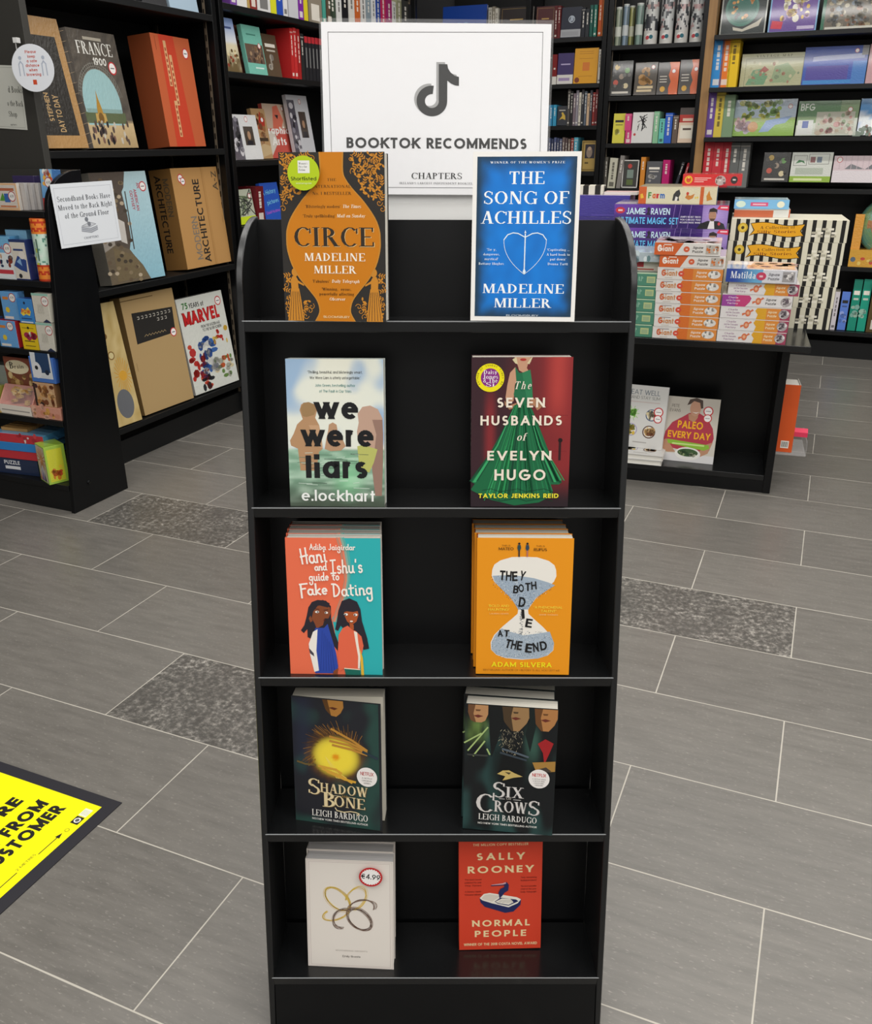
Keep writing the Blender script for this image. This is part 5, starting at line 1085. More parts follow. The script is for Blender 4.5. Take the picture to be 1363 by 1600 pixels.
def cover_art(w, h, typ, col, rr):
    a = Art(w, h); R_ = rr.uniform
    dk = sum(srgb(col)) < .9
    ink = 'efe9dc' if dk else '2c2a28'
    def blobs(x0, y0, x1, y1, cols, n, s):
        for k in range(n):
            cx, cy = R_(x0, x1), R_(y0, y1); r = s * R_(.4, 1)
            a.ell(cx, cy, r * R_(.6, 1.4), r, rr.choice(cols), 9); a.lay -= 1
        a.lay += 1
    def price(cx, cy, r=.016): a.disc(cx, cy, r, 'c23a3a', 18); a.disc(cx, cy, r * .8, 'f4f0ec', 18)
    if typ == 'emblem': a.disc(.52, .60, .021, 'b9c2cc', 20); a.disc(.52, .60, .016, col, 20); a.poly([(.42, .52), (.6, .55), (.62, .68), (.48, .7)], 'aab4c0'); a.rect(0, .02, 1, .27, 'a7a9ac'); a.rect(.06, .06, .9, .2, '9a9ca0')
    elif typ == 'band': a.rect(0, .0, 1, .30, 'd8d4ce'); a.rect(.1, .1, .8, .2, '9d8ab0'); a.rect(.2, .62, .8, .66, 'b4a8cc')
    elif typ == 'yellow': a.rect(.36, .36, .66, .60, 'd2762a'); a.disc(.15, .10, .016, '7c3a22', 20); [a.rect(.2, y, .8, y + .012, 'b0761a') for y in (.90, .84, .70, .2)]
    elif typ == 'blob': a.poly([(.2, .28), (.5, .35), (.85, .28), (.8, .5), (.55, .68), (.4, .65), (.5, .5)], 'c9a842'); a.rect(.15, .75, .8, .8, 'b8b4a8')
    elif typ == 'gold': a.frame(.03, .02, .97, .98, .009, '7c642c'); a.rect(.18, .42, .72, .88, '2c2830'); a.ell(.42, .62, .02, .035, '8c7a6a', 14); a.disc(.42, .74, .012, 'b59a80', 14); a.rect(.2, .24, .4, .3, '5a4a22')
    elif typ == 'dots':
        for (x, y, c) in ((.28, .82, 'c9a95a'), (.25, .38, 'c25a4a'), (.72, .28, 'd8c8a0'), (.75, .72, '6c9a5a'), (.5, .55, '9a8a7a')): a.disc(x, y, .016, c, 16)
        a.text('ESCAPE', .5, .06, 'e6dfd2', .085, .8, bold=.02) if False else a.rect(.1, .06, .86, .12, 'd8d2c6'); blobs(.1, .2, .9, .9, ['55534f', '6a6862', '3f3d3b'], 14, .012)
    elif typ == 'tanpic': blobs(.25, .35, .75, .85, ['b98a4a', 'a87a3c', '8a6430'], 12, .025); price(.8, .85, .012); a.rect(.15, .2, .85, .28, 'd8c39a'); a.rect(.12, .1, .8, .17, 'd8c39a')
    elif typ == 'half': a.poly([(.58, 0), (1, 0), (1, 1), (.52, 1), (.60, .8), (.52, .6), (.64, .4), (.55, .2)], 'd8622c'); a.disc(.27, .17, .016, 'dca83c', 18); [a.rect(.1, y, .45, y + .03, 'cfc8bc') for y in (.55, .46, .38)]; price(.75, .72, .013)
    elif typ == 'sketch': 
        for k in range(16): a.line([(R_(.25, .7), R_(.35, .95)), (R_(.25, .7), R_(.45, .95))], .004, '2a2a2c'); a.lay -= 1
        a.lay += 1; a.disc(.15, .28, .008, 'c04a44', 14)
    elif typ == 'redcream': a.rect(0, .8, 1, 1, '4a423e'); a.rect(0, .58, 1, .8, 'b8362c'); a.rect(.1, .12, .9, .5, 'ece4d2'); a.rect(.25, .36, .75, .42, '5a4a40'); a.rect(.2, .62, .8, .7, 'e4c7b2')
    elif typ == 'framed': a.frame(0, 0, 1, 1, .006, 'd8d6d0'); a.disc(.45, .78, .014, 'b8423c', 16); a.rect(.3, .35, .7, .65, '7a8a80'); a.rect(.3, .1, .7, .3, '5a6a3a')
    elif typ == 'plate': a.disc(.45, .62, .095, '4a8272', 36); a.disc(.45, .64, .082, '2f6a5c', 36); blobs(.25, .4, .68, .85, ['d8a85a', 'c98a4a', '1f2a28'], 16, .014); a.poly([(.28, .2), (.5, .14), (.8, .3), (.92, .4), (.85, .2), (.5, .08), (.3, .12)], 'cfc9b8'); a.frame(.0, .0, 1, 1, .008, 'b9bcb4')
    elif typ == 'party': blobs(.25, .35, .85, 1, ['e8d27a', 'f2e6b4', 'd9b23a', 'c9a0b8', 'f4efe0', 'b08ac4'], 40, .022); a.poly([(.05, .12), (.28, .1), (.30, .28), (.07, .32)], 'd8324a'); a.frame(0, 0, 1, 1, .008, '7fb0d8'); a.rect(.6, .08, .95, .16, 'cfc0e0')
    elif typ == 'brown': blobs(.12, .1, .95, .95, ['8c8470', '5a5646', 'a89a7a', '74808a', '9a6a4a', '45443c', 'c4bca4'], 90, .018); a.rect(0, 0, .06, 1, '1f6a4c'); a.rect(.08, .04, 1, .1, 'd6d4c6')
    elif typ == 'mapbox': a.frame(.07, .0, 1, .86, .003, '8a8a6a'); a.poly([(.1, .05), (.2, .5), (.35, .55), (.45, .3), (.4, .05)], '6f9a72'); a.poly([(.5, .1), (.55, .6), (.75, .7), (.9, .4), (.8, .1)], '93a57c'); a.poly([(.3, .45), (.38, .62), (.46, .5), (.40, .42)], 'a3554a'); a.text('VINTAGE MAP', .52, .885, '6d6a4c', .075, .58, 'serif', track=1.4); blobs(.15, .1, .95, .75, ['a8a47c', '7d8f6c', 'c2bc94', 'a0765c'], 26, .012)
    elif typ == 'bluebox': a.rect(.02, .02, .78, .12, '2f86c8'); a.poly([(.14, .62), (.95, .68), (.95, .8), (.3, .76), (.14, .74)], 'a9b4e0'); a.rect(.78, .0, 1, .6, '3a78c0'); a.rect(.05, .13, .72, .5, '4a3f9a'); price(.82, .87, .012); a.rect(.9, .75, 1, 1, '8a8a8c')
    elif typ == 'meadow': a.rect(0, .5, 1, 1, 'b7c7d6'); a.poly([(0, .0), (1, 0), (1, .45), (.6, .4), (.3, .35), (0, .3)], '86b03c'); blobs(.15, .5, .75, .95, ['6d9a3a', '8fae3a', 'b8b83a', '5a7a34'], 40, .02); a.poly([(.45, .1), (.55, .42), (.95, .55), (.85, .35), (.7, .3), (.6, .12)], '8aa4cc'); blobs(.05, .1, .3, .5, ['c8a0a0', 'b8b0b8', '9a7a8a'], 14, .022); a.disc(.35, .25, .03, 'c08a4a', 16); price(.9, .8, .013)
    elif typ == 'bfg': a.rect(0, 0, 1, 1, '7d9a68'); a.poly([(0, .3), (1, .5), (1, 0), (0, 0)], 'c9cfc0'); a.rect(0, .55, .7, 1, '4f7f4a'); a.rect(.02, .03, .28, .45, 'd6d9d2'); a.rect(.1, .22, .2, .42, '4a62a8'); a.text('BFG', .16, .72, 'dfe6da', .2, .24, bold=.02); a.rect(.32, .04, .95, .68, 'b9b7a4'); blobs(.36, .06, .92, .64, ['c08a84', 'd8cfc0', '8aa07a', 'b8a890', '9a6a64'], 34, .016); price(.86, .74, .013)
    elif typ == 'cloud': a.grad(0, 0, 1, 1, lambda x, y: mix('3f8fcf', 'e8eef0', sm(.2, .8, .5 + nz(x * 2, y * 2, 1.5) + .4 - y)), 12, 10); blobs(0, 0, .6, .25, ['7a8a7a', '9a7a6a'], 12, .02)
    elif typ == 'panels': a.rect(0, 0, 1, .2, '94b83a'); a.frame(.05, .55, .38, .9, .003, '8a8a84'); a.frame(.42, .6, .92, .95, .003, '8a8a84'); a.poly([(.10, .62), (.18, .75), (.30, .72), (.34, .62), (.25, .68)], '3f7a4a'); a.rect(.46, .66, .58, .85, '8a5a5a'); a.rect(.62, .66, .74, .85, '6a7a8a'); a.rect(.12, .26, .8, .48, 'b7c0b0'); a.rect(.1, .05, .8, .13, 'dfe8a8')
    elif typ == 'shoe': a.rect(0, 0, 1, .45, 'e6dde0'); a.poly([(.2, .5), (.3, .7), (.4, .62), (.55, .5)], '7c7c80'); a.poly([(.55, .5), (.7, .75), (.85, .55), (.95, .5)], '74747a'); [a.rect(x, .5, x + .01, 1, 'cbb6bc') for x in (.1, .2, .3, .4, .5, .6, .7, .8, .9)]; price(.1, .85, .016)
    elif typ == 'land': a.grad(0, 0, 1, 1, lambda x, y: mix('8fabe0', 'd8dce0', sm(1, .55, y)) if y > .5 else mix('d9cfae', '6a5838', sm(.45, .1, y + .25 * nz(x * 3, y * 3, 2))), 10, 14); a.rect(.15, .8, .8, .84, '4a5a8a'); blobs(.1, .1, .9, .4, ['b89048', '5a4424', 'd8c89a', '8a3a2a'], 18, .01)
    elif typ == 'tealpic': a.rect(.03, .23, .97, .62, '6a5648'); blobs(.1, .26, .9, .6, ['8a6a50', '4a3a30', 'a88a6a', '5a4a4c'], 26, .012); a.disc(.8, .6, .013, 'c23a3a', 16); a.disc(.8, .6, .010, 'efeae4', 16); a.rect(.2, .8, .7, .83, '4a8a7a'); a.rect(.4, .12, .85, .15, 'd8efe6')
    elif typ == 'white': a.rect(0, 0, .34, .92, '5a5660'); blobs(.03, .1, .3, .9, ['8a8690', '2a282c', 'd0ccd0'], 16, .02); a.rect(.46, .32, .80, .74, '4a4038'); a.ell(.63, .54, .014, .02, 'b08a6c', 14); a.rect(.53, .32, .74, .42, '26242a'); price(.62, .90, .013)
    elif typ == 'poster': a.poly([(.3, .6), (.6, .95), (.9, .8), (.8, .55)], 'b8382a'); blobs(.2, .3, .8, .9, ['7a4a30', 'd8b08a', '9a6a44'], 14, .02); a.rect(.1, .35, .9, .42, '4a3a2a'); a.poly([(0, 0), (1, .1), (1, .25), (.5, .3), (0, .2)], 'c9ae84'); price(.7, .78, .013)
    elif typ == 'arts': a.rect(0, .55, 1, 1, 'c9b09a'); a.poly([(.3, .55), (.42, .95), (.62, .98), (.78, .7), (.6, .5)], 'd87058'); a.poly([(.45, .8), (.6, .8), (.55, .72)], '2a2626'); a.poly([(0, 0), (.4, .3), (.3, .5), (0, .5)], 'd8cfc2'); a.text('raphic', .5, .45, 'f4f0ea', .13, .85, bold=.03); a.text('Arts', .45, .24, 'f4f0ea', .15, .6, bold=.03); price(.82, .92, .012)
    elif typ == 'zebra':
        for k in range(12): a.line([(R_(0, 1), R_(.2, 1)), (R_(0, 1), R_(.2, 1)), (R_(0, 1), R_(.2, 1))], .006, rr.choice(['3a3c38', '6a7a5a', '4a4e4a'])); a.lay -= 1
        a.lay += 1; a.rect(0, 0, 1, .22, 'c8dc2a'); price(.85, .8, .012)
    elif typ == 'history': a.text('A History of', .52, .66, '8ad0e8', .13, .9, 'hand', hw=.13) if False else a.text('A History', .45, .70, '7cc6e6', .12, .8, bold=.01, rot=6); a.text('pictures', .58, .45, '7cc6e6', .11, .66, bold=.01, rot=6); a.text('David Hockney', .5, .2, 'c05ad0', .08, .8, rot=5)
    elif typ == 'face':
        if w > .25: a.text('Galileo', .5, .42, '9ad0f0', .13, .4, bold=.0, shear=.2); a.rect(.0, 0, 1, .02, '1a5ab8')
        else: a.frame(.05, .05, .95, .95, .002, mix(col, 'd8b060', .4)); a.rect(.3, .6, .7, .64, mix(col, 'd8b060', .6))
    else:  # label
        a.rect(.15, .7, .85, .78, ink); a.rect(.2, .6, .8, .64, mix(col, ink, .6)); blobs(.2, .2, .8, .5, [mix(col, ink, .35), mix(col, 'ffffff', .2)], 6, .016)
    return a
CATN = {'tube': ('storage_tube', 'tube'), 'canister': ('canister', 'canister'), 'gold': ('picture_frame', 'picture frame')}
BOXKEYS = {'r3a', 'r3b2', 'r3c2', 'r3d2', 'r2b'}
SHELF = {'r0': 'top shelf behind the big sign', 'r1a': 'top shelf right of the big sign', 'r1b': 'second shelf right of the big sign', 'r1c': 'third shelf right of the big sign', 'r1d': 'fourth shelf right of the big sign',
 'r2a': 'top shelf left of the wooden post', 'r2b': 'second shelf left of the wooden post', 'r2c': 'third shelf left of the wooden post', 'r2d': 'fourth shelf left of the wooden post',
 'r3a': 'top shelf right of the wooden post', 'r3b': 'second shelf right of the wooden post', 'r3c': 'third shelf right of the wooden post', 'r3d': 'fourth shelf right of the wooden post', 'r3e': 'bottom shelf at the right frame edge',
 'b1top': 'shelf above the big art books', 'b2a': 'top shelf left of the big sign', 'b2b': 'second shelf left of the big sign', 'b2c': 'third shelf left of the big sign', 'b2d': 'fourth shelf left of the big sign'}
MERGE = {'r3b2': 'r3b', 'r3c2': 'r3c', 'r3d2': 'r3d', 'b2a2': 'b2a'}
count = {}
for (key, typ, p, q, z, w, h, col, desc, opt) in ROWS:
    sk = MERGE.get(key, key); count[sk] = count.get(sk, 0) + 1
    rr = random.Random(len(desc) * 31 + count[sk] * 7 + len(key))
    shelf = SHELF[sk]
    faceu = key.startswith('b')
    place = (lambda a_, off=0: (SH(q - off, a_, z + .0003), TH + math.pi / 2)) if faceu else (lambda a_, off=0: (SH(a_, q + off, z + .0003), TH))
    name, cat = CATN.get(typ, ('boxed_set' if key in BOXKEYS else 'book', 'box' if key in BOXKEYS else 'book'))
    if 'spine' in desc: desc = desc.replace('spine', 'book spine')
    label = f"{desc}, {ORD[count[sk]]} from left, {shelf}"
    group = f"things on the {shelf}"
    loc, rz = place(p)
    if typ in ('spine', 'band', 'redtop') and not (typ == 'band' and w > .06):
        wv = w - .0012
        b = spine_mesh(wv, h, min(.16, .10 + .2 * rr.random()) if w < .08 else .15, col, rr, typ)
        o = obj(name, b, M_SATIN, None, loc, (0, R(opt.get('tilt', 0)), rz))
    elif typ in ('tube', 'canister'):
        o = thing(name, '', cat, loc + (SH(w / 2, w / 2 + .01) if not faceu else SH(-w / 2, w / 2)), (0, 0, rz))
        b = MB(); r = w / 2 - .002
        if typ == 'tube':
            b.lathe([(0, .0), (r, .0), (r, h * .96), (r * .9, h * .97), (r * .9, h)], 0, 0, col, 22, colfn=lambda f, qq: mix(col, '3f4f4a', .7 * (math.sin(f * 31 + qq) > .3)) if qq in (1,) else mix(col, 'e8ece6', .4))
            b.lathe([(r * 1.004, h * .25), (r * 1.008, h * .26), (r * 1.008, h * .5), (r * 1.004, h * .51)], 0, 0, mix(col, 'e8e8e0', .6), 22)
            obj('tube_body', b, M_WRAP, o); b = MB(); b.lathe([(r * .92, h), (r * .92, h + .006), (0, h + .006)], 0, 0, 'd8dad4', 22); obj('cap', b, M_SATIN, o)
        else:
            seg = 30
            b.lathe([(0, 0), (r, 0), (r, h * .3)], 0, 0, 'd4d2cc', seg)
            for band_ in range(14):
                z0, z1 = h * (.3 + .7 * band_ / 14), h * (.3 + .7 * (band_ + 1) / 14)
                b.lathe([(r, z0), (r, z1)], 0, 0, col, seg, colfn=lambda f, qq, B=band_: '3a3d42' if nz(math.cos(f * 6.28) * 1.5, B * .22 + math.sin(f * 6.28), 1.6, count[sk]) > .12 else (mix(col, 'b04a4a', .5) if nz(f * 5, B * .3, 1.2, 3) > .33 else col))
            b.lathe([(r, h), (0, h)], 0, 0, 'c8c6c2', seg)
            obj('canister_body', b, M_WRAP, o)
            a = Art(w, h * .3); a.disc(.5, .5, .02, 'e8e6e0', 20); a.disc(.38, .45, .011, 'b83a40', 14); a.disc(.62, .5, .012, '2a6a78', 14)
            b = MB(); b.art(a, o=(-w / 2, -r - .0005, .004)); obj('round_emblem', b, M_SATIN, o)
    else:
        a = cover_art(w - .002, h, typ, col, rr)
        isbox = key in BOXKEYS
        d = (.05 if isbox else .022)
        lean = 6 if h < .35 else 3
        if faceu: lean = 9
        o = thing(name, '', cat, loc + Vector((0, 0, d * math.sin(R(lean)))), (-R(lean), 0, rz))
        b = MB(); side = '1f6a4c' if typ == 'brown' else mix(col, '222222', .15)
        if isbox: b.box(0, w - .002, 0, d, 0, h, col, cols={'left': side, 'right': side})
        else: b.box(0, w - .002, 0, .0015, 0, h, col); b.box(0, w - .002, d - .0015, d, 0, h, col); b.box(0, .0015, .0015, d - .0015, 0, h, col)
        b.art(a); obj('printed_cover' if not isbox else 'carton_body', b, M_WRAP if isbox or typ in ('white', 'tealpic') else M_SATIN, o)
        if not isbox:
            b = MB(); b.box(.0015, w - .004, .0016, d - .0016, .002, h - .002, 'd8d2c6'); obj('page_block', b, M_MATTE, o)
        if typ == 'tealpic' or typ == 'white': pass
    tag(o, label, cat, group)
# ------------------------------------------------------------------ the big boxed art books in the left bay
def bigbook(label, v, z, w, h, d, yaw, lean, art, side, mat=None, u=-2.65, sideart=None, name='boxed_art_book'):
    rz = TH + math.pi / 2 + R(yaw)
    t = thing(name, label, 'book', SH(u, v, z + .0008 + d * math.sin(R(lean))), (-R(lean), 0, rz), 'big boxed art books in the left bay')
    b = MB(); b.box(0, w, 0, d, 0, h, art.bgcol, cols={'left': side, 'right': side, 'top': side}); b.art(art)
    obj('slipcase', b, mat or M_WRAP, t)
    if sideart:
        b = MB(); b.art(sideart, o=(-.0002, d, 0), ex=(0, -1, 0), nrm=(-1, 0, 0)); obj('spine_print', b, mat or M_WRAP, t)
    return t
def sticker(a, cx, cy, r=.017):
    a.disc(cx, cy, r, 'c8383c', 24); a.disc(cx, cy, r * .78, 'f6f2ee', 24); a.rect(cx - .5 * r / a.w, cy - .004, cx + .5 * r / a.w, cy + .004, '55505a')
a = Art(.242, .44); a.bgcol = 'b28a58'
a.rect(.0, .10, .70, .86, '33302c'); a.text('STEPHEN', .20, .46, 'c9a878', .075, .34, rot=90, bold=.02) if False else None
a.text('STEPHEN', .27, .32, 'c2a070', .05, .40, rot=90, bold=.02); a.text('DAY TO DAY', .45, .27, 'c2a070', .062, .52, rot=90, bold=.02)
for k in range(12): a.line([(.72 + .02 * (k % 3), .02 + k * .08), (.98, .05 + k * .08)], .0006, 'd2b48a')
bigbook('tan kraft boxed book with black title panel at far left of big-book shelf', 2.632, 1.25, .20, .44, .05, -.7, 9, a, '9a764a')
a = Art(.282, .416); a.bgcol = '4a443e'
def f(x, y):
    if y < .23: return mix('cdb48a', 'a58a5e', sm(.23, .0, y) * .6)
    return mix('4a4540', '6a6258', .5 + .8 * nz(x * 6, y * 6, 4))
a.grad(0, 0, 1, 1, f, 14, 20)
a.ell(.42, .38, .112, .125, '9fc4c6', 30); a.grad(0, 0, 1, .22, f, 14, 6); a.rect(.03, .20, .80, .40, '9fc4c6'); a.rect(.0, .215, .86, .31, '5f6a4c'); a.rect(.05, .305, .80, .34, '8aa8a4')
for k in range(26): t = R(20 + k * 5.6); a.line([(.42 + .40 * math.cos(t), .38 + .30 * math.sin(t)), (.42 + .47 * math.cos(t + .05), .38 + .36 * math.sin(t + .05))], .0016, '8f9088'); a.lay -= 1
a.lay += 1
for rr_ in (.405, .435, .47): a.line([(.42 + rr_ * math.cos(R(12 + 13 * k)), .38 + rr_ * .745 * math.sin(R(12 + 13 * k))) for k in range(13)], .0022, '8a877e')
a.poly([(.24, .22), (.27, .36), (.30, .43), (.315, .50), (.33, .43), (.36, .36), (.40, .22)], 'b58a3a'); a.poly([(.20, .22), (.21, .30), (.42, .30), (.43, .22)], 'c4a05a'); a.ell(.315, .26, .016, .02, '7a5a2a', 12)
rr = random.Random(4)
for k in range(34): x, y = rr.uniform(.05, .95), rr.uniform(.05, .22); a.ell(x, y, .007, .013, rr.choice(['2a2a2e', '3a3238', '5a4a44', '7a5a50', 'c8c0b0']), 8); a.lay -= 1
a.lay += 1; a.text('FRANCE', .50, .80, 'eceae2', .105, .74, 'serif'); a.text('1900', .55, .715, 'eceae2', .062, .28, bold=.02); a.rect(.3, .92, .68, .945, 'b8b0a0'); sticker(a, .80, .70, .024)
sa = Art(.06, .416); sa.text('FRANCE 1900', .5, .5, '8f8c86', .0, .7) if False else None; sa.rect(.3, .55, .7, .85, '8a8680')
bigbook('grey boxed book with white lettering over a picture of an iron arch', 2.859, 1.25, .282, .416, .055, 4.7, 7.1, a, '77736e', sideart=sa)
a = Art(.281, .434); a.bgcol = 'c2603a'
a.poly([(.20, 1), (.58, 1), (.70, 0), (.20, 0)], 'c8442c')
for (x, y0, y1) in ((.33, .55, .95), (.43, .38, .83), (.36, .09, .42)):
    a.rect(x - .035, y0, x + .035, y1, 'd9a878'); n = int((y1 - y0) / .05)
    for k in range(n): a.rect(x - .018, y0 + .012 + k * .05, x + .016, y0 + .04 + k * .05, 'a04a30'); a.lay -= 1
a.rect(.1, .86, .107, .98, '6a3018'); sticker(a, .85, .86, .022)
bigbook('large orange and red boxed book, right end of the upper big-book shelf', 3.311, 1.25, .281, .434, .11, 4.4, 5, a, '8a4526', M_SATIN)
a = Art(.316, .428); a.bgcol = 'a9cbd2'
a.grad(0, 0, 1, 1, lambda x, y: mix('8fbfd0', 'b8d4da', y), 8, 10)
a.poly([(0, 0), (.72, .0), (.62, .14), (.50, .24), (.42, .32), (.22, .36), (0, .3)], '6e6250'); a.poly([(0, .3), (.22, .36), (.25, .55), (.12, .75), (.30, 1), (0, 1)], '9a9288')
a.poly([(.0, 1), (.62, 1), (.55, .86), (.50, .82), (.52, .6), (.5, .4), (.44, .3), (.2, .36), (.25, .6), (0, .8)], '5a5048')
a.poly([(.16, .33), (.50, .24), (.60, .14), (.68, .03), (.12, .02)], '75674e')
for k in range(60): rr = random.Random(k); x, y = rr.uniform(.0, .55), rr.uniform(.0, .95); a.ell(x, y, .012, .008, rr.choice(['8a7a60', '4a4238', '6a5a48', 'b8a890']), 7); a.lay -= 1
a.lay += 1; a.line([(.56, .82), (.54, .55), (.52, .3)], .006, '4a4440'); a.poly([(.30, .60), (.44, .55), (.42, .35), (.32, .38)], 'c9c3bc')
for i, tx in enumerate(('AN', 'AMERICAN', 'ODYSSEY')): a.text(tx, .79 - i * .075, [.93, .80, .80][i] - .06, 'b8485a', .038, [.07, .27, .24][i], rot=-90, bold=.02)
sticker(a, .90, .86, .02)
bigbook('boxed art book with pale blue sky and rocky street picture', 2.852, .735, .316, .428, .065, -2.1, 5.8, a, '8f8a80')
a = Art(.343, .428); a.bgcol = 'b98c55'
a.text('MODERN', .30, .36, '8d8478', .12, .60 * .428 / .343, rot=90, bold=.012) if False else None
a.text('MODERN', .37, .30, '7d7468', .10, .56, rot=90, bold=.012); a.text('ARCHITECTURE', .53, .46, '2f2a26', .105, 1.06, rot=90, bold=.022); a.text('A-Z', .93, .86, '5a4c3a', .085, .25, rot=90, bold=.015)
a.rect(.53 + .08, 0, .625, 1, 'a67a45'); a.rect(.645, 0, .65, 1, 'a07541'); a.rect(.92, .42, .925, .5, '7a5a34'); sticker(a, .17, .90, .019); sticker(a, .21, .87, .017)
sa = Art(.12, .428); sa.text('MODERN', .56, .72, '5d4f3c', .072, 1.35, rot=-90, bold=.02); sa.text('ARCHITECTURE', .20, .56, '241f1a', .078, 2.75, rot=-90, bold=.02)
bigbook('huge kraft cardboard boxed book with dark lettering running up its front', 3.339, .735, .343, .428, .12, -.3, 5, a, '8e6737', M_MATTE, sideart=sa)
a = Art(.18, .505); a.bgcol = 'cdb57c'
a.grad(0, 0, 1, 1, lambda x, y: mix('d6c08a', 'b89c5e', .5 + .7 * nz(x * 2, y * 3, 3)), 8, 16)
for k in range(22): an = R(360 * k / 22); a.line([(.75 + .13 * math.cos(an), .40 + .05 * math.sin(an)), (.75 + .24 * math.cos(an), .40 + .15 * math.sin(an))], .0035, 'cf9a3a'); a.lay -= 1
a.lay += 1; a.disc(.75, .40, .022, 'd8a23a', 20); a.ell(.62, .17, .045, .062, '6a6c70', 26); a.disc(.55, .58, .018, '8a6a3a', 20); a.disc(.55, .58, .013, 'd8c894', 20); a.disc(.5, .74, .012, '7a5a30', 16); sticker(a, .3, .9, .014)
bigbook('parchment coloured old map book at left of the lowest big-book shelf', 2.715, .165, .175, .505, .035, -3.6, 8.3, a, 'b79c62', M_SATIN, u=-2.64)
a = Art(.326, .506); a.bgcol = 'b39668'
a.poly([(.14, .60), (.90, .62), (.93, .84), (.15, .86)], '2a2826'); a.text('COINCIDENCE', .56, .79, 'd8d4cc', .03, .55, bold=.01, track=1.6) if False else None
for i, ln in enumerate((9, 3)):
    for k in range(ln):
        x = (.24 if i == 0 else .60) + k * .075; a.line([(x, .80 - i * .045), (x + .03, .80 - i * .045), (x + .03, .82 - i * .045), (x, .82 - i * .045)], .0022, 'cfc9be'); a.lay -= 1
a.lay += 1; a.line([(.30 + .02 * k, .655 + .008 * ((k * 7) % 3 - 1)) for k in range(22)], .0016, 'b8a074')
a.rect(.0, .965, .6, .972, '6d5634'); a.rect(.05, .38, .055, .45, '6d5634'); sticker(a, .86, .625, .02)
bigbook('tall cardboard box with a black panel on the lowest big-book shelf', 2.939, .165, .326, .506, .055, -2.1, 6.3, a, '8a6e44', M_MATTE)
a = Art(.329, .445); a.bgcol = 'dcded6'
a.text('75', .16, .885, '3a7a3a', .065, .12, bold=.03); a.text('YEARS of', .40, .885, '2a2a28', .05, .32, bold=.02); a.text('MARVEL', .46, .72, '8a1a1c', .14, .80, bold=.05, rot=1); a.text('MARVEL', .47, .725, 'c8282a', .13, .78, bold=.04, rot=1)
a.text('FROM THE GOLDEN AGE', .62, .66, '3a3a3a', .03, .42, bold=.02); a.text('TO THE SILVER SCREEN', .64, .62, '3a3a3a', .03, .42, bold=.02); sticker(a, .88, .90, .022)
rr = random.Random(9)
for (x0, y0, x1, y1, cs, n, s) in ((.05, .12, .35, .55, ['b8342c', 'c84a34', '8a241f', '2a4a8a'], 20, .022), (.3, .2, .62, .56, ['2f4f8f', '3f66a8', '244078', 'c8c8c4'], 26, .026), (.62, .45, .95, .62, ['c8a03a', 'b8342c', 'd8b85a'], 12, .014), (.55, .1, .95, .3, ['d8c8a0', '6a8a4a', 'c05a34', 'a8a89a'], 24, .018), (.2, .02, .45, .15, ['b8342c', '2a2a30', 'c84a34'], 12, .02)):
    for k in range(n): a.ell(rr.uniform(x0, x1), rr.uniform(y0, y1), s * rr.uniform(.4, 1.2), s * rr.uniform(.4, 1), rr.choice(cs), 7); a.lay -= 1
a.lay += 1
bigbook('white boxed comics book with red title, right end of the lowest big-book shelf', 3.297, .165, .329, .445, .05, -2.5, 7.8, a, 'c9c9c4')
# ------------------------------------------------------------------ slanted games unit in the left foreground
UX = -2.44; UL = -3.35
fv = lambda z: 2.266 + .105 * z
gu = thing('display_unit', 'black slant-fronted shelf unit of games at the left edge', 'display unit', SH(UX, 2.266, 0), (0, 0, TH))
def L_(u, v): return u - UX, v - 2.266
pr = [(0, 0)] + [(fv(z) - 2.266, z) for z in (.3, .6, .9, 1.06)]
for k in range(1, 11):
    t = math.pi / 2 * k / 10; pr.append((fv(1.06) - 2.266 + .17 * (1 - math.cos(t)) * .95, 1.06 + .13 * math.sin(t)))
pr += [(.288, 1.19), (.288, 0)]
for x in (-.018, UL - UX):
    b = MB(); b.prism(pr[::-1], x, x + .018, '151617'); obj('side_panel', b, M_BLACK, gu, bevel=.002)
b = MB(); b.box(UL - UX + .018, -.018, .272, .284, 0, 1.19, '151617'); obj('back_panel', b, M_GREY, gu)
b = MB(); b.box(UL - UX + .018, -.018, .012, .03, 0, .10, '151617'); obj('plinth', b, M_BLACKSHELF, gu)
ASH = (.105, .345, .592, .832, 1.062)
for z in ASH:
    y0 = fv(z) - 2.266
    b = MB(); b.box(UL - UX + .019, -.019, y0 - .004, .272, z - .02, z, '151617'); obj('shelf', b, M_BLACKSHELF, gu, bevel=.0015)
b = MB(); b.lathe([(0, .006), (.006, .005), (.008, 0)], 0, 0, '1a1a1c', 14); o = obj('screw_cap', b, M_BLACK, gu, (0.0005, .09, .095), (0, R(90), 0))
def carton(label, loc, rz, w, d, h, front, side=None, top=None, art=None, mat=None, name='game_box', cat='box', lean=0, group=None, sideart=None, topart=None, tilt=0):
    b = MB(); b.box(0, w, 0, d, 0, h, front, cols={'left': side or front, 'right': side or front, 'top': top or side or front})
    if art: b.art(art)
    if sideart: b.art(sideart, o=(w + .0001, 0, 0), ex=(0, 1, 0), nrm=(1, 0, 0))
    if topart: b.art(topart, o=(0, 0, h + .0001), ex=(1, 0, 0), ey=(0, 1, 0), nrm=(0, 0, 1))
    o = obj(name, b, mat or M_WRAP, None, loc, (-R(lean), R(tilt), rz), bevel=.0012)
    return tag(o, label, cat, group)
def aloc(u, z, back=.0): return SH(u, fv(z) + .004 + back, z + .0005)
def tagged(a, cx, cy, r=.018):
    a.disc(cx, cy, r, 'b8383a', 22); a.disc(cx, cy, r * .84, 'f4f0ea', 22); a.text('4.99', cx, cy - .25 * r / a.h, '4a4648', .55 * r / a.h, 1.1 * r / a.w)
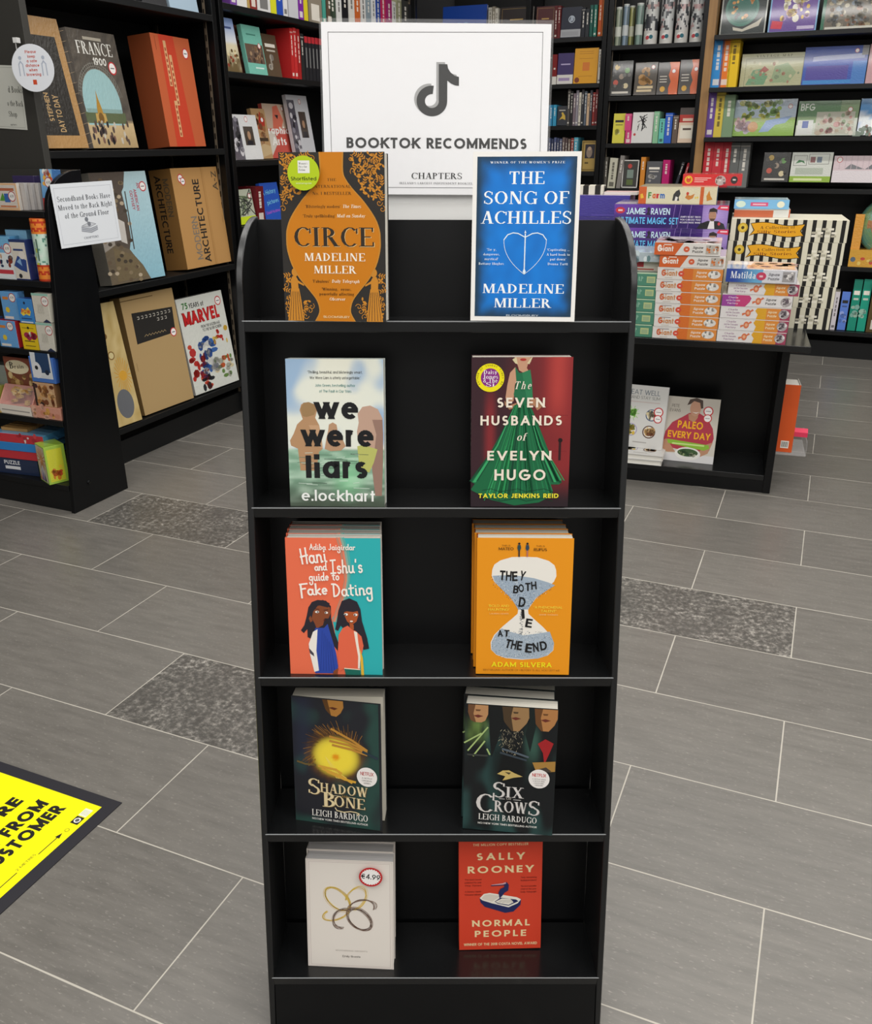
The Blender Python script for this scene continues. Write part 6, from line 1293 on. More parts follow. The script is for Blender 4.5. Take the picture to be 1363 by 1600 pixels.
rr = random.Random(21)
def blob_art(w, h, cols, n, s, x0=0, y0=0, x1=1, y1=1, a=None, seed=1):
    a = a or Art(w, h); r_ = random.Random(seed)
    for k in range(n): a.ell(r_.uniform(x0, x1), r_.uniform(y0, y1), s * r_.uniform(.4, 1.2), s * r_.uniform(.4, 1.1), r_.choice(cols), 8); a.lay -= 1
    a.lay += 1; return a
# top shelf of the unit
a = Art(.098, .088); a.rect(.07, .1, .93, .93, 'd9cfc4'); a.rect(.1, .72, .85, .82, 'b86a4a'); a.poly([(.12, .35), (.3, .65), (.42, .35)], '5a9a3a'); a.rect(.36, .3, .62, .62, '3a6ab0'); tagged(a, .72, .52, .017); a.rect(.12, .12, .85, .18, 'c9784a')
c0 = carton('cream and orange card game tin facing out on top shelf of games unit', aloc(-2.668, 1.062), TH, .098, .014, .088, 'e6b98c', 'c9c4bc', art=a, group='card games on the top shelf of the games unit')
for k in range(4):
    carton(f'grey edged card game tin, {ORD[k + 1]} behind the cream and orange one', aloc(-2.662 + .014 * (k + 1), 1.062, .016 * (k + 1)), TH, .098, .014, .088 - .002 * (k % 2), 'b9b4b0', 'a9a6a4', group='card games on the top shelf of the games unit')
a = Art(.053, .132); a.rect(0, .0, 1, .3, 'b8302c'); a.grad(0, .3, 1, 1, lambda x, y: mix('3f86c8', '8fc2e6', y), 6, 6); blob_art(0, 0, ['f0b84a', 'e86a3a', 'f4f0e8', 'd8423a'], 12, .011, .2, .6, .8, .95, a, 3); tagged(a, .62, .68, .017); blob_art(0, 0, ['f0d84a', 'f4f0e8', '3a8a4a'], 8, .008, .1, .05, .8, .25, a, 5)
carton('blue and red picture box standing behind the curved side on games unit', aloc(-2.513, 1.062, .05), TH, .053, .04, .132, '4a8ccc', '3a6aa0', art=a, lean=4)
carton('dark purple box behind the cream and orange tin', aloc(-2.70, 1.062, .11), TH, .10, .03, .108, '3a2f5a', '2a2348')
# second shelf
a = Art(.09, .145); a.rect(0, .0, 1, .62, 'e6ecec'); a.rect(.1, .12, .9, .22, 'c8404a'); a.text('WALL', .4, .70, 'c03a3a', .09, .6, bold=.02); tagged(a, .78, .72, .018); blob_art(0, 0, ['2a3a5a', 'c8a080', '8a3a2a'], 10, .01, .2, .28, .9, .55, a, 4); a.disc(.1, .4, .017, 'c83a34', 16)
carton('sky blue and white toy box, left of the navy box on second shelf', aloc(-2.708, .832), TH, .088, .045, .145, '7ab8e0', '5a9ac8', art=a)
carton('pale blue box peeking above the sky blue toy box', aloc(-2.70, .832, .06), TH, .10, .03, .162, '8ac0e0', '6aa0c8')
a = Art(.076, .137); a.rect(.04, .03, .96, .97, 'ddd6c8'); a.rect(0, .93, 1, 1, '2a3a6a'); a.text('SEA BATTLE', .5, .74, '3a4a7a', .06, .75, bold=.02) if False else a.rect(.2, .72, .8, .77, '3a4a7a'); a.poly([(.1, .35), (.4, .6), (.9, .5), (.85, .2), (.45, .25)], '2f4a8a'); a.poly([(.3, .45), (.55, .55), (.6, .35)], '8ab0d8'); a.disc(.68, .62, .014, 'e8e0d8', 16); a.disc(.4, .1, .008, '2a2a30', 10)
carton('cream and navy travel game box on second shelf of games unit', aloc(-2.626, .832), TH, .076, .03, .137, '2c3a70', '26336a', art=a)
for k in range(3):
    a = Art(.03, .13); a.rect(.2, .1, .8, .5, '2f3f80'); a.disc(.5, .62, .006, 'd8d8e0', 10); a.rect(.42, .15, .58, .45, 'c8cce0')
    carton(f'navy travel game box, {ORD[k + 1]} behind the cream and navy one', aloc(-2.560 + .012 * k, .832, .033 + .031 * k), TH, .05, .028, .135 - .004 * k, '27336e', '222c5c', art=a, group='navy travel games on second shelf of the games unit')
t = thing('storage_tube', 'tall tube with orange zigzag ends at right of the second shelf', 'tube', aloc(-2.50, .832, .035), (0, 0, TH))
b = MB(); r = .034; b.lathe([(0, 0), (r, 0)], 0, 0, 'd8642a', 36); seg = 36
def zz(f, lo, hi, n=3):
    return None
for i in range(30):
    z0, z1 = .205 * i / 30, .205 * (i + 1) / 30
    def cf(f, q, zc=(z0 + z1) / 2):
        if zc < .055 or zc > .160:
            s = (zc + .006 * abs(((f * 18) % 2) - 1)) % .024; return 'c8401f' if s < .010 else 'ec8a34'
        if .057 < zc < .158: return mix('bfe0cc', 'd8e8dc', .5 + nz(f * 8, zc * 40, 1.5)) if nz(f * 9, zc * 60, 1.1, 4) < .28 else ('d8d84a' if f < .75 else '6a9a8a')
        return 'e8c08a'
    b.lathe([(r, z0), (r, z1)], 0, 0, 'e8e0d0', seg, colfn=cf)
b.lathe([(r, .205), (r * .97, .207), (0, .207)], 0, 0, 'd8642a', seg); obj('tube_body', b, M_SATIN, t)
a = Art(.03, .09); a.text('ODDITIES', .5, .2, '3f5a50', .2, 2.4, rot=90) if False else a.rect(.4, .1, .6, .9, '5a7a6a'); a.rect(.15, .2, .25, .8, '8ab09a'); b = MB(); b.art(a, o=(-.012, -r - .001, .06)); obj('printed_label', b, M_SATIN, t)
# third shelf: two levels of small boxes
Z3 = .592
a = Art(.092, .098); a.rect(.1, .05, .6, .15, 'e6e0d8'); tagged(a, .68, .76, .018); a.disc(.3, .35, .011, 'e6c83a', 12); a.rect(.1, .72, .4, .82, 'd8843a')
def third(lbl, u0, u1, z, h, c, side, a, back=0.0, d=.035): return carton(lbl, aloc(u0, Z3, back) + Vector((0, 0, z - Z3)), TH, u1 - u0, d, h, c, side, art=a)
def kid(w, h, c): 
    a = Art(w, h); tagged(a, .70, .80, .016); a.disc(.32, .36, .010, 'e6c83a', 12); a.rect(.12, .72, .45, .82, 'd8843a'); a.rect(.08, .04, .6, .13, 'e6e0d8'); return a
third('light blue puzzle box with star, lower row on third shelf of games unit', -2.729, -2.640, Z3, .096, '6aa6dc', 'b02a30', kid(.089, .096, ''))
a = Art(.074, .092); a.rect(.0, .0, 1, 1, 'e8c61c'); blob_art(0, 0, ['c8323a', 'a82a50', 'f0e8d8'], 10, .012, .25, .45, .9, .62, a, 6); a.rect(.15, .3, .8, .34, '6a5a1a'); a.rect(.15, .12, .8, .15, '6a5a1a'); a.rect(.1, .82, .85, .84, '6a5a1a'); a.disc(.5, .84, .005, '2a2a1a', 10)
third('bright yellow quiz box, lower row on third shelf of games unit', -2.617, -2.543, Z3, .092, 'e8c61c', 'c4a416', a)
def pale(): 
    a = Art(.076, .100); a.rect(.0, .92, 1, 1, '9ac8b8'); tagged(a, .76, .74, .017); [a.line([(.25 + .06 * k, .3), (.3 + .05 * k, .62)], .0014, 'b9b4a8') for k in range(7)]; a.poly([(.45, .0), (.7, .12), (1, 0)], '2c3550'); return a
third('cream patterned box with dark corner, lower row at right of third shelf', -2.541, -2.467, Z3, .101, 'd9d4c6', 'c0bcae', pale())
third('red box with barcode between light blue and yellow boxes', -2.636, -2.619, Z3, .098, 'b02a30', 'b02a30', None, .02)
third('multicoloured box cut by left frame edge on third shelf', -2.81, -2.732, Z3, .104, '2c4a7a', '2c4a7a', blob_art(.07, .104, ['e8e0d0', 'd8c83a', '2a6a4a'], 14, .012, seed=8))
third('light blue puzzle box with star, upper row on third shelf', -2.700, -2.620, Z3 + .0975, .100, '6aa6dc', '5a90c4', kid(.08, .1, ''), .012)
a = Art(.07, .085); a.poly([(.15, .4), (.3, .62), (.5, .55), (.7, .68), (.85, .5), (.75, .32), (.5, .38), (.3, .3)], 'f0d84a'); a.text('POW', .52, .40, 'd84a2a', .18, .6, bold=.04); a.rect(.15, .18, .85, .22, '2a4a80'); a.rect(.1, .02, .9, .08, 'd8e0e8'); a.disc(.5, .84, .005, '22304a', 10)
third('blue comic burst box reading POW, upper row on third shelf', -2.612, -2.540, Z3 + .0935, .086, '3f8ad0', '34549a', a)
third('cream patterned box with dark corner, upper row at right of third shelf', -2.537, -2.465, Z3 + .102, .098, 'd9d4c6', 'c0bcae', pale())
# fourth shelf: wooden puzzles
Z4 = .345
a = Art(.175, .20); a.rect(0, .72, 1, 1, '8c4a34'); a.ell(.36, .82, .058, .026, 'ece0bc', 26); a.text('B', .20, .78, '2a2420', .13, .12, 'serif'); a.text('amboo', .45, .80, '4a3a30', .06, .3, 'serif', rot=8) if False else a.text('rain', .42, .80, '4a3a30', .07, .28, 'serif', rot=6)
blob_art(0, 0, ['c9a468', 'b88f54', '8a6438', 'dcc08a', '6a4a30'], 60, .013, .12, .1, .9, .68, a, 9)
carton('brown puzzle box with white speech oval and bamboo blocks on fourth shelf', aloc(-2.772, Z4, .06), TH, .175, .08, .20, '7c4632', '5c3426', art=a)
t = thing('puzzle_box', 'pink edged box with clear lid showing bamboo blocks, front of fourth shelf', 'box', aloc(-2.768, Z4), (0, 0, TH))
b = MB(); b.box(0, .165, 0, .05, 0, .035, 'c88a7c', cols={'front': 'e8dfd2'}); b.prism([(.0, .035), (.05, .035), (.05, .10), (.043, .10)], 0, .006, 'd08f80'); b.prism([(.0, .035), (.05, .035), (.05, .10), (.043, .10)], .159, .165, 'd08f80'); b.box(.006, .159, .046, .05, .035, .10, 'c07a6a')
a = Art(.165, .03); a.rect(.06, .35, .9, .5, 'a09a94'); b.art(a, o=(0, 0, .002)); obj('tray', b, M_SATIN, t)
b = MB()
for k in range(26):
    r_ = random.Random(k); x, z = r_.uniform(.03, .125), r_.uniform(.037, .088); y = .006 + (z - .035) * .6
    b.box(x, x + .014, y, y + .012, z, z + .009, r_.choice(['c9a468', 'b98f54', 'dcc08a', 'a87c46']))
o = obj('bamboo_blocks', b, M_SATIN, t)
b = MB(); b.face([(0.003, .0, .036), (.162, .0, .036), (.162, .044, .101), (.003, .044, .101)], 'ffffff'); obj('clear_lid', b, M_CLEAR, t)
a = Art(.112, .11); a.rect(.08, .14, .92, .98, 'dfe2e4'); a.poly([(.25, .3), (.3, .98), (.85, .98), (.85, .35)], '2a4468'); a.ell(.28, .4, .022, .03, 'e8e8ea', 20); a.disc(.28, .48, .008, '26282c', 10); a.disc(.7, .35, .010, '1f2a40', 10); a.rect(.45, .16, .85, .24, 'd8dce0')
a2 = Art(.10, .085); a2.rect(.0, .0, .1, 1, '3a2a22'); blob_art(0, 0, ['b87a44', 'd8a468', '7a4426', '9a5a30', 'e0b888'], 30, .012, .2, .15, .9, .9, a2, 12); a2.disc(.14, .88, .008, '4a2a2a', 12); a2.ell(.3, .1, .010, .007, '3a2e2a', 12)
c1 = carton('pink and tan flat box at right end of fourth shelf', aloc(-2.612, Z4), TH, .145, .06, .045, 'd99a84', 'c08470', art=blob_art(.145, .045, ['e0a890', 'd08a70', 'e8b49c', 'd8a050'], 14, .014, seed=14))
carton('brown box with photo of wooden puzzle pieces on the pink tan box', aloc(-2.583, Z4, .004) + Vector((0, 0, .0455)), TH, .098, .03, .088, 'caa27a', '8a6444', art=a2)
carton('blue box with dark window on top of the puzzle piece box', aloc(-2.585, Z4, .008) + Vector((0, 0, .1345)), TH, .112, .03, .092, '4a78c4', '3a62ae', art=a)
carton('yellow green box cut by the left frame edge on fourth shelf', aloc(-2.86, Z4), TH, .088, .05, .095, 'b8a84a', '8a8a34', art=blob_art(.088, .095, ['d8b868', 'c8c84a', '8a9a3a'], 16, .014, seed=15))
carton('grey green box standing behind the yellow green box', aloc(-2.86, Z4, .06), TH, .09, .05, .165, '8a9088', '6a706a')
# bottom shelf
Z5 = .105
def stk(lbl, u0, u1, z, h, c, side, a=None, d=.15, yaw=6, back=.0, top=None): return carton(lbl, SH(u0, fv(Z5) + .012 + back, Z5 + z + .0005), TH + R(yaw), u1 - u0, d, h, c, side, top, art=a)
a = Art(.19, .07); a.text('PUZZLE', .36, .56, 'e8eaee', .22, .38, bold=.03); a.text('SAMPLER', .36, .28, 'e8eaee', .22, .38, bold=.03) if False else a.rect(.18, .28, .55, .46, 'e8eaee')
stk('navy puzzle box at bottom of the stack on lowest games shelf', -2.818, -2.632, 0, .062, '22304e', '1f2a3a', a)
stk('red puzzle box directly on the navy one', -2.815, -2.618, .063, .032, 'c8323c', '2f86b4', None, top='b02a34')
stk('blue puzzle box between the two red ones', -2.806, -2.600, .096, .032, '2f86d0', '6ab0dc', None)
stk('red puzzle box at top of the stack on lowest games shelf', -2.815, -2.585, .129, .034, 'c8323c', '5aa4d8', blob_art(.23, .034, ['d84a50', 'e8d8d4', 'b02a34'], 8, .01, seed=17), top='7ab4dc')
a = Art(.085, .145); a.rect(.05, .03, .95, .97, 'e8d8b0'); [a.line([(.5, .62), (.5 + .42 * math.cos(R(k * 24)), .62 + .3 * math.sin(R(k * 24)))], .004, 'd8842a') for k in range(15)]; a.disc(.5, .62, .012, 'e89a3a', 16); a.poly([(.15, .05), (.3, .35), (.5, .48), (.7, .3), (.85, .05)], 'e8e4e0'); a.poly([(.3, .05), (.45, .38), (.5, .05)], '7a4a9a'); a.poly([(.55, .05), (.6, .3), (.78, .05)], '2a2a3a'); a.poly([(.1, .05), (.2, .28), (.28, .05)], 'd8602a')
sa = Art(.07, .145); sa.rect(.1, .06, .9, .92, 'd9d83a'); blob_art(0, 0, ['d8842a', 'c8502a', 'e8c83a'], 10, .012, .2, .1, .8, .45, sa, 18)
carton('yellow green box with orange sunburst at right end of lowest games shelf', SH(-2.606, fv(Z5) + .012, Z5 + .0005), TH - R(24), .085, .075, .145, '9ac84a', 'a8cc4a', art=a, sideart=sa)
b = MB()
for k in range(5): b.box(-.06, .06, .0 + k * .022, .018 + k * .022, 0, .012, 'b98d55')
o = obj('wooden_slat_puzzle', b, M_SATIN, None, SH(-2.74, fv(Z5) + .05, Z5 + .1645), (0, 0, TH + R(6))); tag(o, 'pale wooden slats lying on the top red puzzle box', 'puzzle')
# ------------------------------------------------------------------ paper signs at the left
def sheet_sign(name, label, loc, rot, w, h, art, cat='sign'):
    b = MB(); b.box(0, w, 0, .0006, 0, h, art.bgcol); b.art(art); o = obj(name, b, M_MATTE, None, loc, rot); return tag(o, label, cat)
a = Art(.285, .205); a.bgcol = 'dfe3e8'
a.frame(.04, .05, .96, .95, .001, 'b4b8c0')
for i, (tx, w) in enumerate((('Secondhand Books Have', .86), ('Moved to the Back Right', .88), ('of the Ground Floor', .72))): a.text(tx, .5 + (.0, .0, .0)[i], .735 - .135 * i, '3a3d44', .082, w, 'serif', track=1.06)
G = '7a7e86'
a.poly([(.36, .23), (.52, .19), (.63, .23), (.63, .30), (.50, .27), (.37, .31)], 'b0b4bc')
for y in (.22, .25, .28): a.line([(.37, y + .02), (.51, y - .02), (.63, y + .02)], .0014, G)
a.poly([(.38, .32), (.50, .29), (.61, .33), (.51, .37)], 'c9ccd2'); a.line([(.38, .32), (.50, .29), (.61, .33), (.51, .37), (.38, .32)], .0014, G); a.disc(.47, .42, .008, G, 14); a.line([(.47, .42), (.49, .345)], .004, G); a.disc(.5, .34, .008, G, 12)
a.text('CHAPTERS', .5, .105, G, .035, .24, 'serif')
sheet_sign('paper_sign', 'white paper sign about secondhand books taped to the black games unit side', SH(-2.428, 2.398, .940), (-R(1.5), R(-.5), TH + math.pi / 2 - R(2)), .285, .208, a)
a = Art(.297, .205); a.bgcol = 'c9c9c0'
a.frame(.03, .03, .975, .97, .001, '9a9a94')
a.text('d Books', .885, .58, '44443f', .10, .22, 'serif', align='c'); a.text('o the Back', .86, .37, '44443f', .085, .25, 'serif'); a.text('Shop', .80, .20, '44443f', .085, .13, 'serif'); a.text('apters', .79, .06, '6a6a64', .03, .1, 'serif')
sheet_sign('paper_sign', 'grey white paper sign cut by the left frame edge, on the tall end panel', SH(-2.982, 2.5835, 1.336), (0, R(3.2), TH), .297, .205, a)
t = thing('hanging_tag', 'round white keep distance tag with red lettering clipped on the tall end panel', 'tag', SH(-2.594, 2.565, 1.513), (0, 0, TH + R(12)))
a = Art(.162, .150); a.lay = 0; a.ell(.5, .5, .079, .0735, 'e9ecf2', 48)
for i, (tx, w) in enumerate((('Please', .26), ('keep', .18), ('a safe', .24), ('distance', .32), ('when', .2), ('browsing', .34))): a.text(tx, .5, .80 - i * .092, 'c8503c', .062, w, bold=.02)
a.rect(.455, .16, .545, .26, 'd0502f')
for s in (-1, 1):
    x = .5 + s * .27; a.line([(x - .05, .35), (x - .045, .58), (x, .64), (x + .045, .58), (x + .05, .35)], .004, 'b4bccb'); a.disc(x, .71, .006, 'b4bccb', 14)
b = MB(); b.lathe([(0, -.0006), (.0795, -.0006), (.0795, .0003), (0, .0003)], 0, 0, 'e9ecf2', 48)
b2 = MB(); b2.v = [(v[0], v[2], v[1] * .925) for v in b.v]; b2.f, b2.c, b2.m = b.f, b.c, b.m
b2.art(a, o=(-.081, -.0006, -.075)); obj('tag_disc', b2, M_MATTE, t)
b = MB(); b.box(-.058, -.043, -.002, .018, .078, .094, 'd8d8d6'); b.box(-.052, -.049, -.0005, .001, .045, .08, 'b0b0ae'); obj('clip', b, M_SATIN, t)
# ------------------------------------------------------------------ floor marking sheet
a = Art(.60, .44); a.lay = 6   # x runs away from the camera, y towards the left
fm = thing('floor_mat', 'yellow and black distancing mat stuck to the floor, lower left', 'floor mat', SH(-1.1885, .493, .0003), (0, 0, TH + math.pi / 2))
b = MB(); b.box(0, .60, 0, .44, 0, .0016, '2b2a2f'); obj('black_backing', b, M_MATTE, fm)
W0, H0 = .60, .44
U = lambda u: (-1.1885 - u) / H0
Vv = lambda v: (v - .493) / W0
a.rect(Vv(.52), U(-1.2175), Vv(1.0655), U(-1.60), 'f4ee05')
K = '211f1c'
def seg(tx, v0, v1, u, cap): a.text(tx, (Vv(v0) + Vv(v1)) / 2, U(u), K, cap / H0, Vv(v1) - Vv(v0), bold=.052)
seg('CUSTOMER', .832, 1.036, -1.283, .032); seg('FROM', .925, 1.034, -1.326, .032); seg('E', .884, .905, -1.326, .032); seg('RE', .965, 1.017, -1.381, .032)
a.line([(Vv(.70), U(-1.2375)), (Vv(.862), U(-1.2375))], .002, K); a.line([(Vv(.915), U(-1.2365)), (Vv(.965), U(-1.2365))], .002, K); a.poly([(Vv(.962), U(-1.231)), (Vv(.962), U(-1.242)), (Vv(.976), U(-1.2365))], K)
a.text('2 METRES', (Vv(.866) + Vv(.912)) / 2, U(-1.2395), '8a8620', .006 / H0, Vv(.912) - Vv(.866)); a.disc(Vv(.986), U(-1.234), .005, 'a8a414', 16); a.disc(Vv(.986), U(-1.234), .0035, 'f4ee05', 16)
a.rect(Vv(1.005), U(-1.226), Vv(1.026), U(-1.245), K); a.disc(Vv(1.0155), U(-1.2355), .0072, 'e8e8e4', 20); a.disc(Vv(1.0155), U(-1.2355), .0045, '5a5a58', 16); a.rect(Vv(1.028), U(-1.226), Vv(1.05), U(-1.245), 'e6e8d0'); [a.rect(Vv(1.032), U(-1.229 - .004 * k), Vv(1.046), U(-1.230 - .004 * k), 'b8b89a') for k in range(4)]
b = MB(); b.art(a, o=(0, 0, .0017), ex=(1, 0, 0), ey=(0, 1, 0), nrm=(0, 0, 1), lift=0); obj('yellow_print', b, M_SATIN, fm)
# ------------------------------------------------------------------ low display table with stacks of puzzles
TR = TH + R(5.5); TO = SH(-.003, 3.375, 0)
def TP(x, y, z): return TO + Vector((x * math.cos(TR) - y * math.sin(TR), x * math.sin(TR) + y * math.cos(TR), z))
ZT = .59
tb = thing('display_table', 'low black display table carrying stacks of games, right of the stand', 'table', TP(0, 0, 0), (0, 0, TR))
b = MB(); b.box(-1.75, 0, .034, 1.05, ZT - .024, ZT, '151617'); obj('table_top', b, M_EDGE, tb, bevel=.002)
b = MB(); b.box(-.090, -.062, .088, 1.0, 0, ZT - .024, '151617'); obj('end_panel', b, M_BLACK, tb, bevel=.002)
b = MB(); b.box(-1.7, -1.672, .088, 1.0, 0, ZT - .024, '151617'); obj('end_panel', b, M_BLACK, tb, bevel=.002)
b = MB(); b.box(-1.672, -.090, .092, .115, 0, .05, '151617'); obj('plinth', b, M_BLACK, tb)
b = MB(); b.box(-1.672, -.090, .090, .36, .05, .072, '151617'); obj('lower_shelf', b, M_EDGE, tb, bevel=.002)
b = MB(); b.box(-1.672, -.090, .36, .38, .072, ZT - .024, '151617'); obj('inner_back_panel', b, M_BLACK, tb)
b = MB(); b.box(-1.1, -.34, .36, .95, ZT, .868, '151617'); obj('riser', b, M_BLACK, tb)
b = MB(); b.box(-.062, .05, .13, .34, .150, .153, 'e8eef0'); b.box(.047, .05, .13, .34, .153, .205, 'e8eef0'); obj('clear_side_pocket', b, M_CLEAR, tb)
def tbox(label, x, y, z, w, d, h, front, side=None, top=None, art=None, mat=None, yaw=0, name='puzzle_box', group=None, sideart=None, topart=None, lean=0):
    return carton(label, TP(x, y, z + .0004), TR + R(yaw), w, d, h, front, side, top, art, mat, name, 'box', lean, group, sideart, topart)
# green map boxes
for k in range(5):
    a = Art(.38, .046); a.text('MAP', .815, .36, '9ac4ac', .36, .09, 'serif'); a.rect(.895, .24, .975, .74, 'b8c48a'); a.rect(.905, .3, .965, .62, '9ab088'); a.rect(0, .94, 1, 1, 'cfe6c0'); a.text('VINTAGE', .68, .36, '9ac4ac', .36, .12, 'serif')
    pos = ('lowest', 'second lowest', 'middle', 'second highest', 'topmost')[k]
    tbox(f'sea green map puzzle box, {pos} of the stack beside the black stand', -.942 + .002 * k, .045, ZT + .047 * k, .385, .27, .0462, '4f8a72', '447a66', '6a9a80', a, group='green map puzzle boxes on the table')
z0 = ZT + .235
a = Art(.25, .05); a.rect(0, .0, 1, .75, 'd8cfc4'); a.rect(.55, .3, .75, .8, 'b03038'); a.rect(.0, .7, 1, 1, '3a302c'); a.rect(.1, .1, .9, .2, 'b8564a')
tbox('white and dark box lying on the green map puzzle boxes', -.80, .085, z0, .222, .2, .036, '3a342f', '2f2a28', 'a8b0b0', a)
tbox('silvery shrink-wrapped box on top of the white and dark box', -.80, .06, z0 + .0365, .245, .22, .034, 'b4c2c8', '9aaab0', 'aebfc6', blob_art(.245, .034, ['cfdde0', '8aa0a8', 'dfe8ea', '6a8c90'], 14, .012, seed=31))
# orange and white puzzle boxes
def art_giant(kind, w=.229, h=.0425):
    a = Art(w, h)
    if kind == 0:    # white left, orange right
        a.rect(.42, 0, 1, 1, 'd8702a'); a.ell(.42, .5, .01, .021, 'd8702a', 16); a.rect(.55, 0, 1, 1, 'dd8a3a'); a.text('Giant', .19, .30, 'c9864a', .44, .24, bold=.03); a.text('G', .10, .27, 'd0603a', .56, .07, bold=.04); a.rect(.1, .78, .26, .86, 'a8a0a0'); a.rect(.12, .12, .24, .18, 'c8bfb4')
        a.ell(.37, .5, .0105, .010, 'd8503a', 18); a.rect(.355, .46, .385, .54, 'f0d8c8'); a.text('Jigsaw', .68, .56, 'f6e8d8', .20, .16, bold=.02); a.text('Puzzle', .68, .24, 'f6e8d8', .20, .16, bold=.02)
        a.ell(.87, .5, .022, .014, 'dedad4', 16); blob_art(0, 0, ['4a4644', '8a8680', 'f0ece4'], 10, .005, .8, .3, .94, .72, a, 3); a.rect(0, .95, 1, 1, 'e8e4de')
    else:            # orange left, white right
        a.rect(0, 0, .42, 1, 'e4e0da'); a.poly([(0, 0), (.32, 0), (.44, 1), (0, 1)], 'd5622a'); a.text('Giant', .17, .30, 'f4ece2', .44, .24, bold=.03); a.text('G', .08, .27, 'f8f2ea', .56, .07, bold=.04); a.rect(.14, .8, .26, .88, 'f0dccc')
        a.ell(.49, .5, .0105, .010, 'd8603a', 18); a.rect(.475, .46, .505, .54, 'f0d8c8'); a.text('Jigsaw', .66, .56, '55504c', .20, .16, bold=.02); a.text('Puzzle', .66, .24, '55504c', .20, .16, bold=.02); a.rect(.78, .14, .97, .86, 'b8b0a6'); blob_art(0, 0, ['d87a3a', '6a6660', 'e8e4dc'], 12, .006, .8, .25, .95, .75, a, 4)
    return a
names8 = ('lowest', 'second lowest', 'third lowest', 'fourth lowest', 'fourth highest', 'third highest', 'second highest', 'topmost')
dx = (0, .002, .001, 0, -.002, -.001, .003, -.018)
for k in range(8):
    kind = 1 if k >= 6 else 0
    tp = blob_art(.229, .22, ['e0a898', 'd8c8c0', 'c89888', 'e8dcd8', 'c8b0b8'], 30, .03, .1, .1, .9, .9, None, 40) if k == 7 else None
    tbox(f'orange and white jigsaw box, {names8[k]} of the middle stack on table', -.557 + dx[k], .042 + (.004 if k == 7 else 0) * -1, ZT + .043 * k, .229, .235, .0425, 'e2ded8', 'd49468' if k != 7 else 'd8b8a8', 'd8cfca', art_giant(kind), group='orange and white jigsaw boxes on the table', topart=tp)
def art_choc(kind, w=.238, h=.0425):
    a = Art(w, h)
    P = ('8a5a8a', 'd8a0c0')
    if kind == 0:
        a.poly([(.53, 1), (.50, .7), (.54, .4), (.52, 0), (1, 0), (1, 1)], 'e0a51c'); a.rect(.66, 0, 1, 1, 'dc8a34'); a.rect(.86, 0, 1, 1, 'a03a58')
        for i, (tx, wd) in enumerate((('Charlie', .14), ('and the Chocolate', .2), ('Factory', .15))): a.text(tx, .18, .66 - i * .24, 'a07a9a', .15, wd, bold=.01)
        a.text('Jigsaw', .745, .56, 'f4e2b8', .20, .13, bold=.02); a.text('Puzzle', .745, .24, 'f4e2b8', .20, .13, bold=.02)
    else:
        a.poly([(0, 0), (.34, 0), (.40, .4), (.42, .7), (.38, 1), (0, 1)], 'c83a78'); a.rect(0, 0, .2, 1, '9a3f9a')
        for i, (tx, wd) in enumerate((('Charlie', .14), ('and the Chocolate', .2), ('Factory', .15))): a.text(tx, .16, .66 - i * .24, 'f0d8ea', .15, wd, bold=.01)
        a.text('Jigsaw', .70, .56, '55504c', .20, .15, bold=.02); a.text('Puzzle', .70, .24, '55504c', .20, .15, bold=.02)
    cx = .40 if kind == 0 else .52
    a.ell(cx, .5, .0095, .0125, 'd8744a', 16); a.poly([(cx - .08, .25), (cx - .03, .42), (cx - .05, .52), (cx - .085, .45)], 'd8744a'); a.poly([(cx + .03, .55), (cx + .08, .72), (cx + .06, .85), (cx + .02, .65)], 'd8744a'); a.ell(cx, .5, .005, .006, 'e8b08a', 12)
    a.ell(.91, .5, .018, .0165, 'a8a0a0', 16); blob_art(0, 0, ['5a5058', 'e0d8d8', '8a7a84'], 9, .006, .86, .25, .96, .75, a, 5)
    a.rect(0, .95, 1, 1, 'ece8e4'); return a
lab6 = ('lowest', 'second lowest', 'third lowest', 'purple ended third highest', 'second highest')
for k in range(5):
    kind = 1 if k == 3 else 0
    tbox(f'candy picture jigsaw box, {lab6[k]} of the right-hand stack on table', -.326 + (0, .002, .003, .004, .020)[k], .042, ZT + .043 * k, .238, .235, .0425, 'e4e0de', 'd8ccd4', 'dcd4d4', art_choc(kind), group='candy picture jigsaw boxes on the table')
a = Art(.236, .046); a.grad(0, 0, .52, 1, lambda x, y: mix('1f3f9a', '6ab0d8', sm(.1, .5, x)), 10, 2); a.text('Matilda', .245, .30, 'f0f4f8', .52, .36, 'serif'); a.ell(.50, .5, .017, .014, 'c83a5c', 18); a.rect(.475, .42, .525, .56, 'ecc8d0'); a.text('Jigsaw', .68, .56, '66646a', .2, .16, bold=.02); a.text('Puzzle', .68, .24, '66646a', .2, .16, bold=.02); a.rect(.80, .12, .97, .88, 'a09c9c'); blob_art(0, 0, ['e8e4e0', '6a6668'], 10, .006, .82, .2, .95, .8, a, 6)
tp = Art(.236, .235); tp.rect(.3, .1, .97, .9, 'e0bca4'); blob_art(0, 0, ['d8a890', 'ecd4c0', 'c8a0a8'], 20, .025, .35, .15, .95, .85, tp, 51); tp.poly([(.04, .55), (.35, .5), (.4, .9), (.06, .95)], 'f0f0f4'); tp.poly([(0, 0), (.3, 0), (.25, .5), (0, .5)], '9ab0d8')
tbox('blue ended jigsaw box with pale lid, topmost of the right-hand stack', -.318, .03, ZT + .2155, .236, .235, .046, 'd9d9de', 'c4c4d4', 'd4ccd0', a, topart=tp)
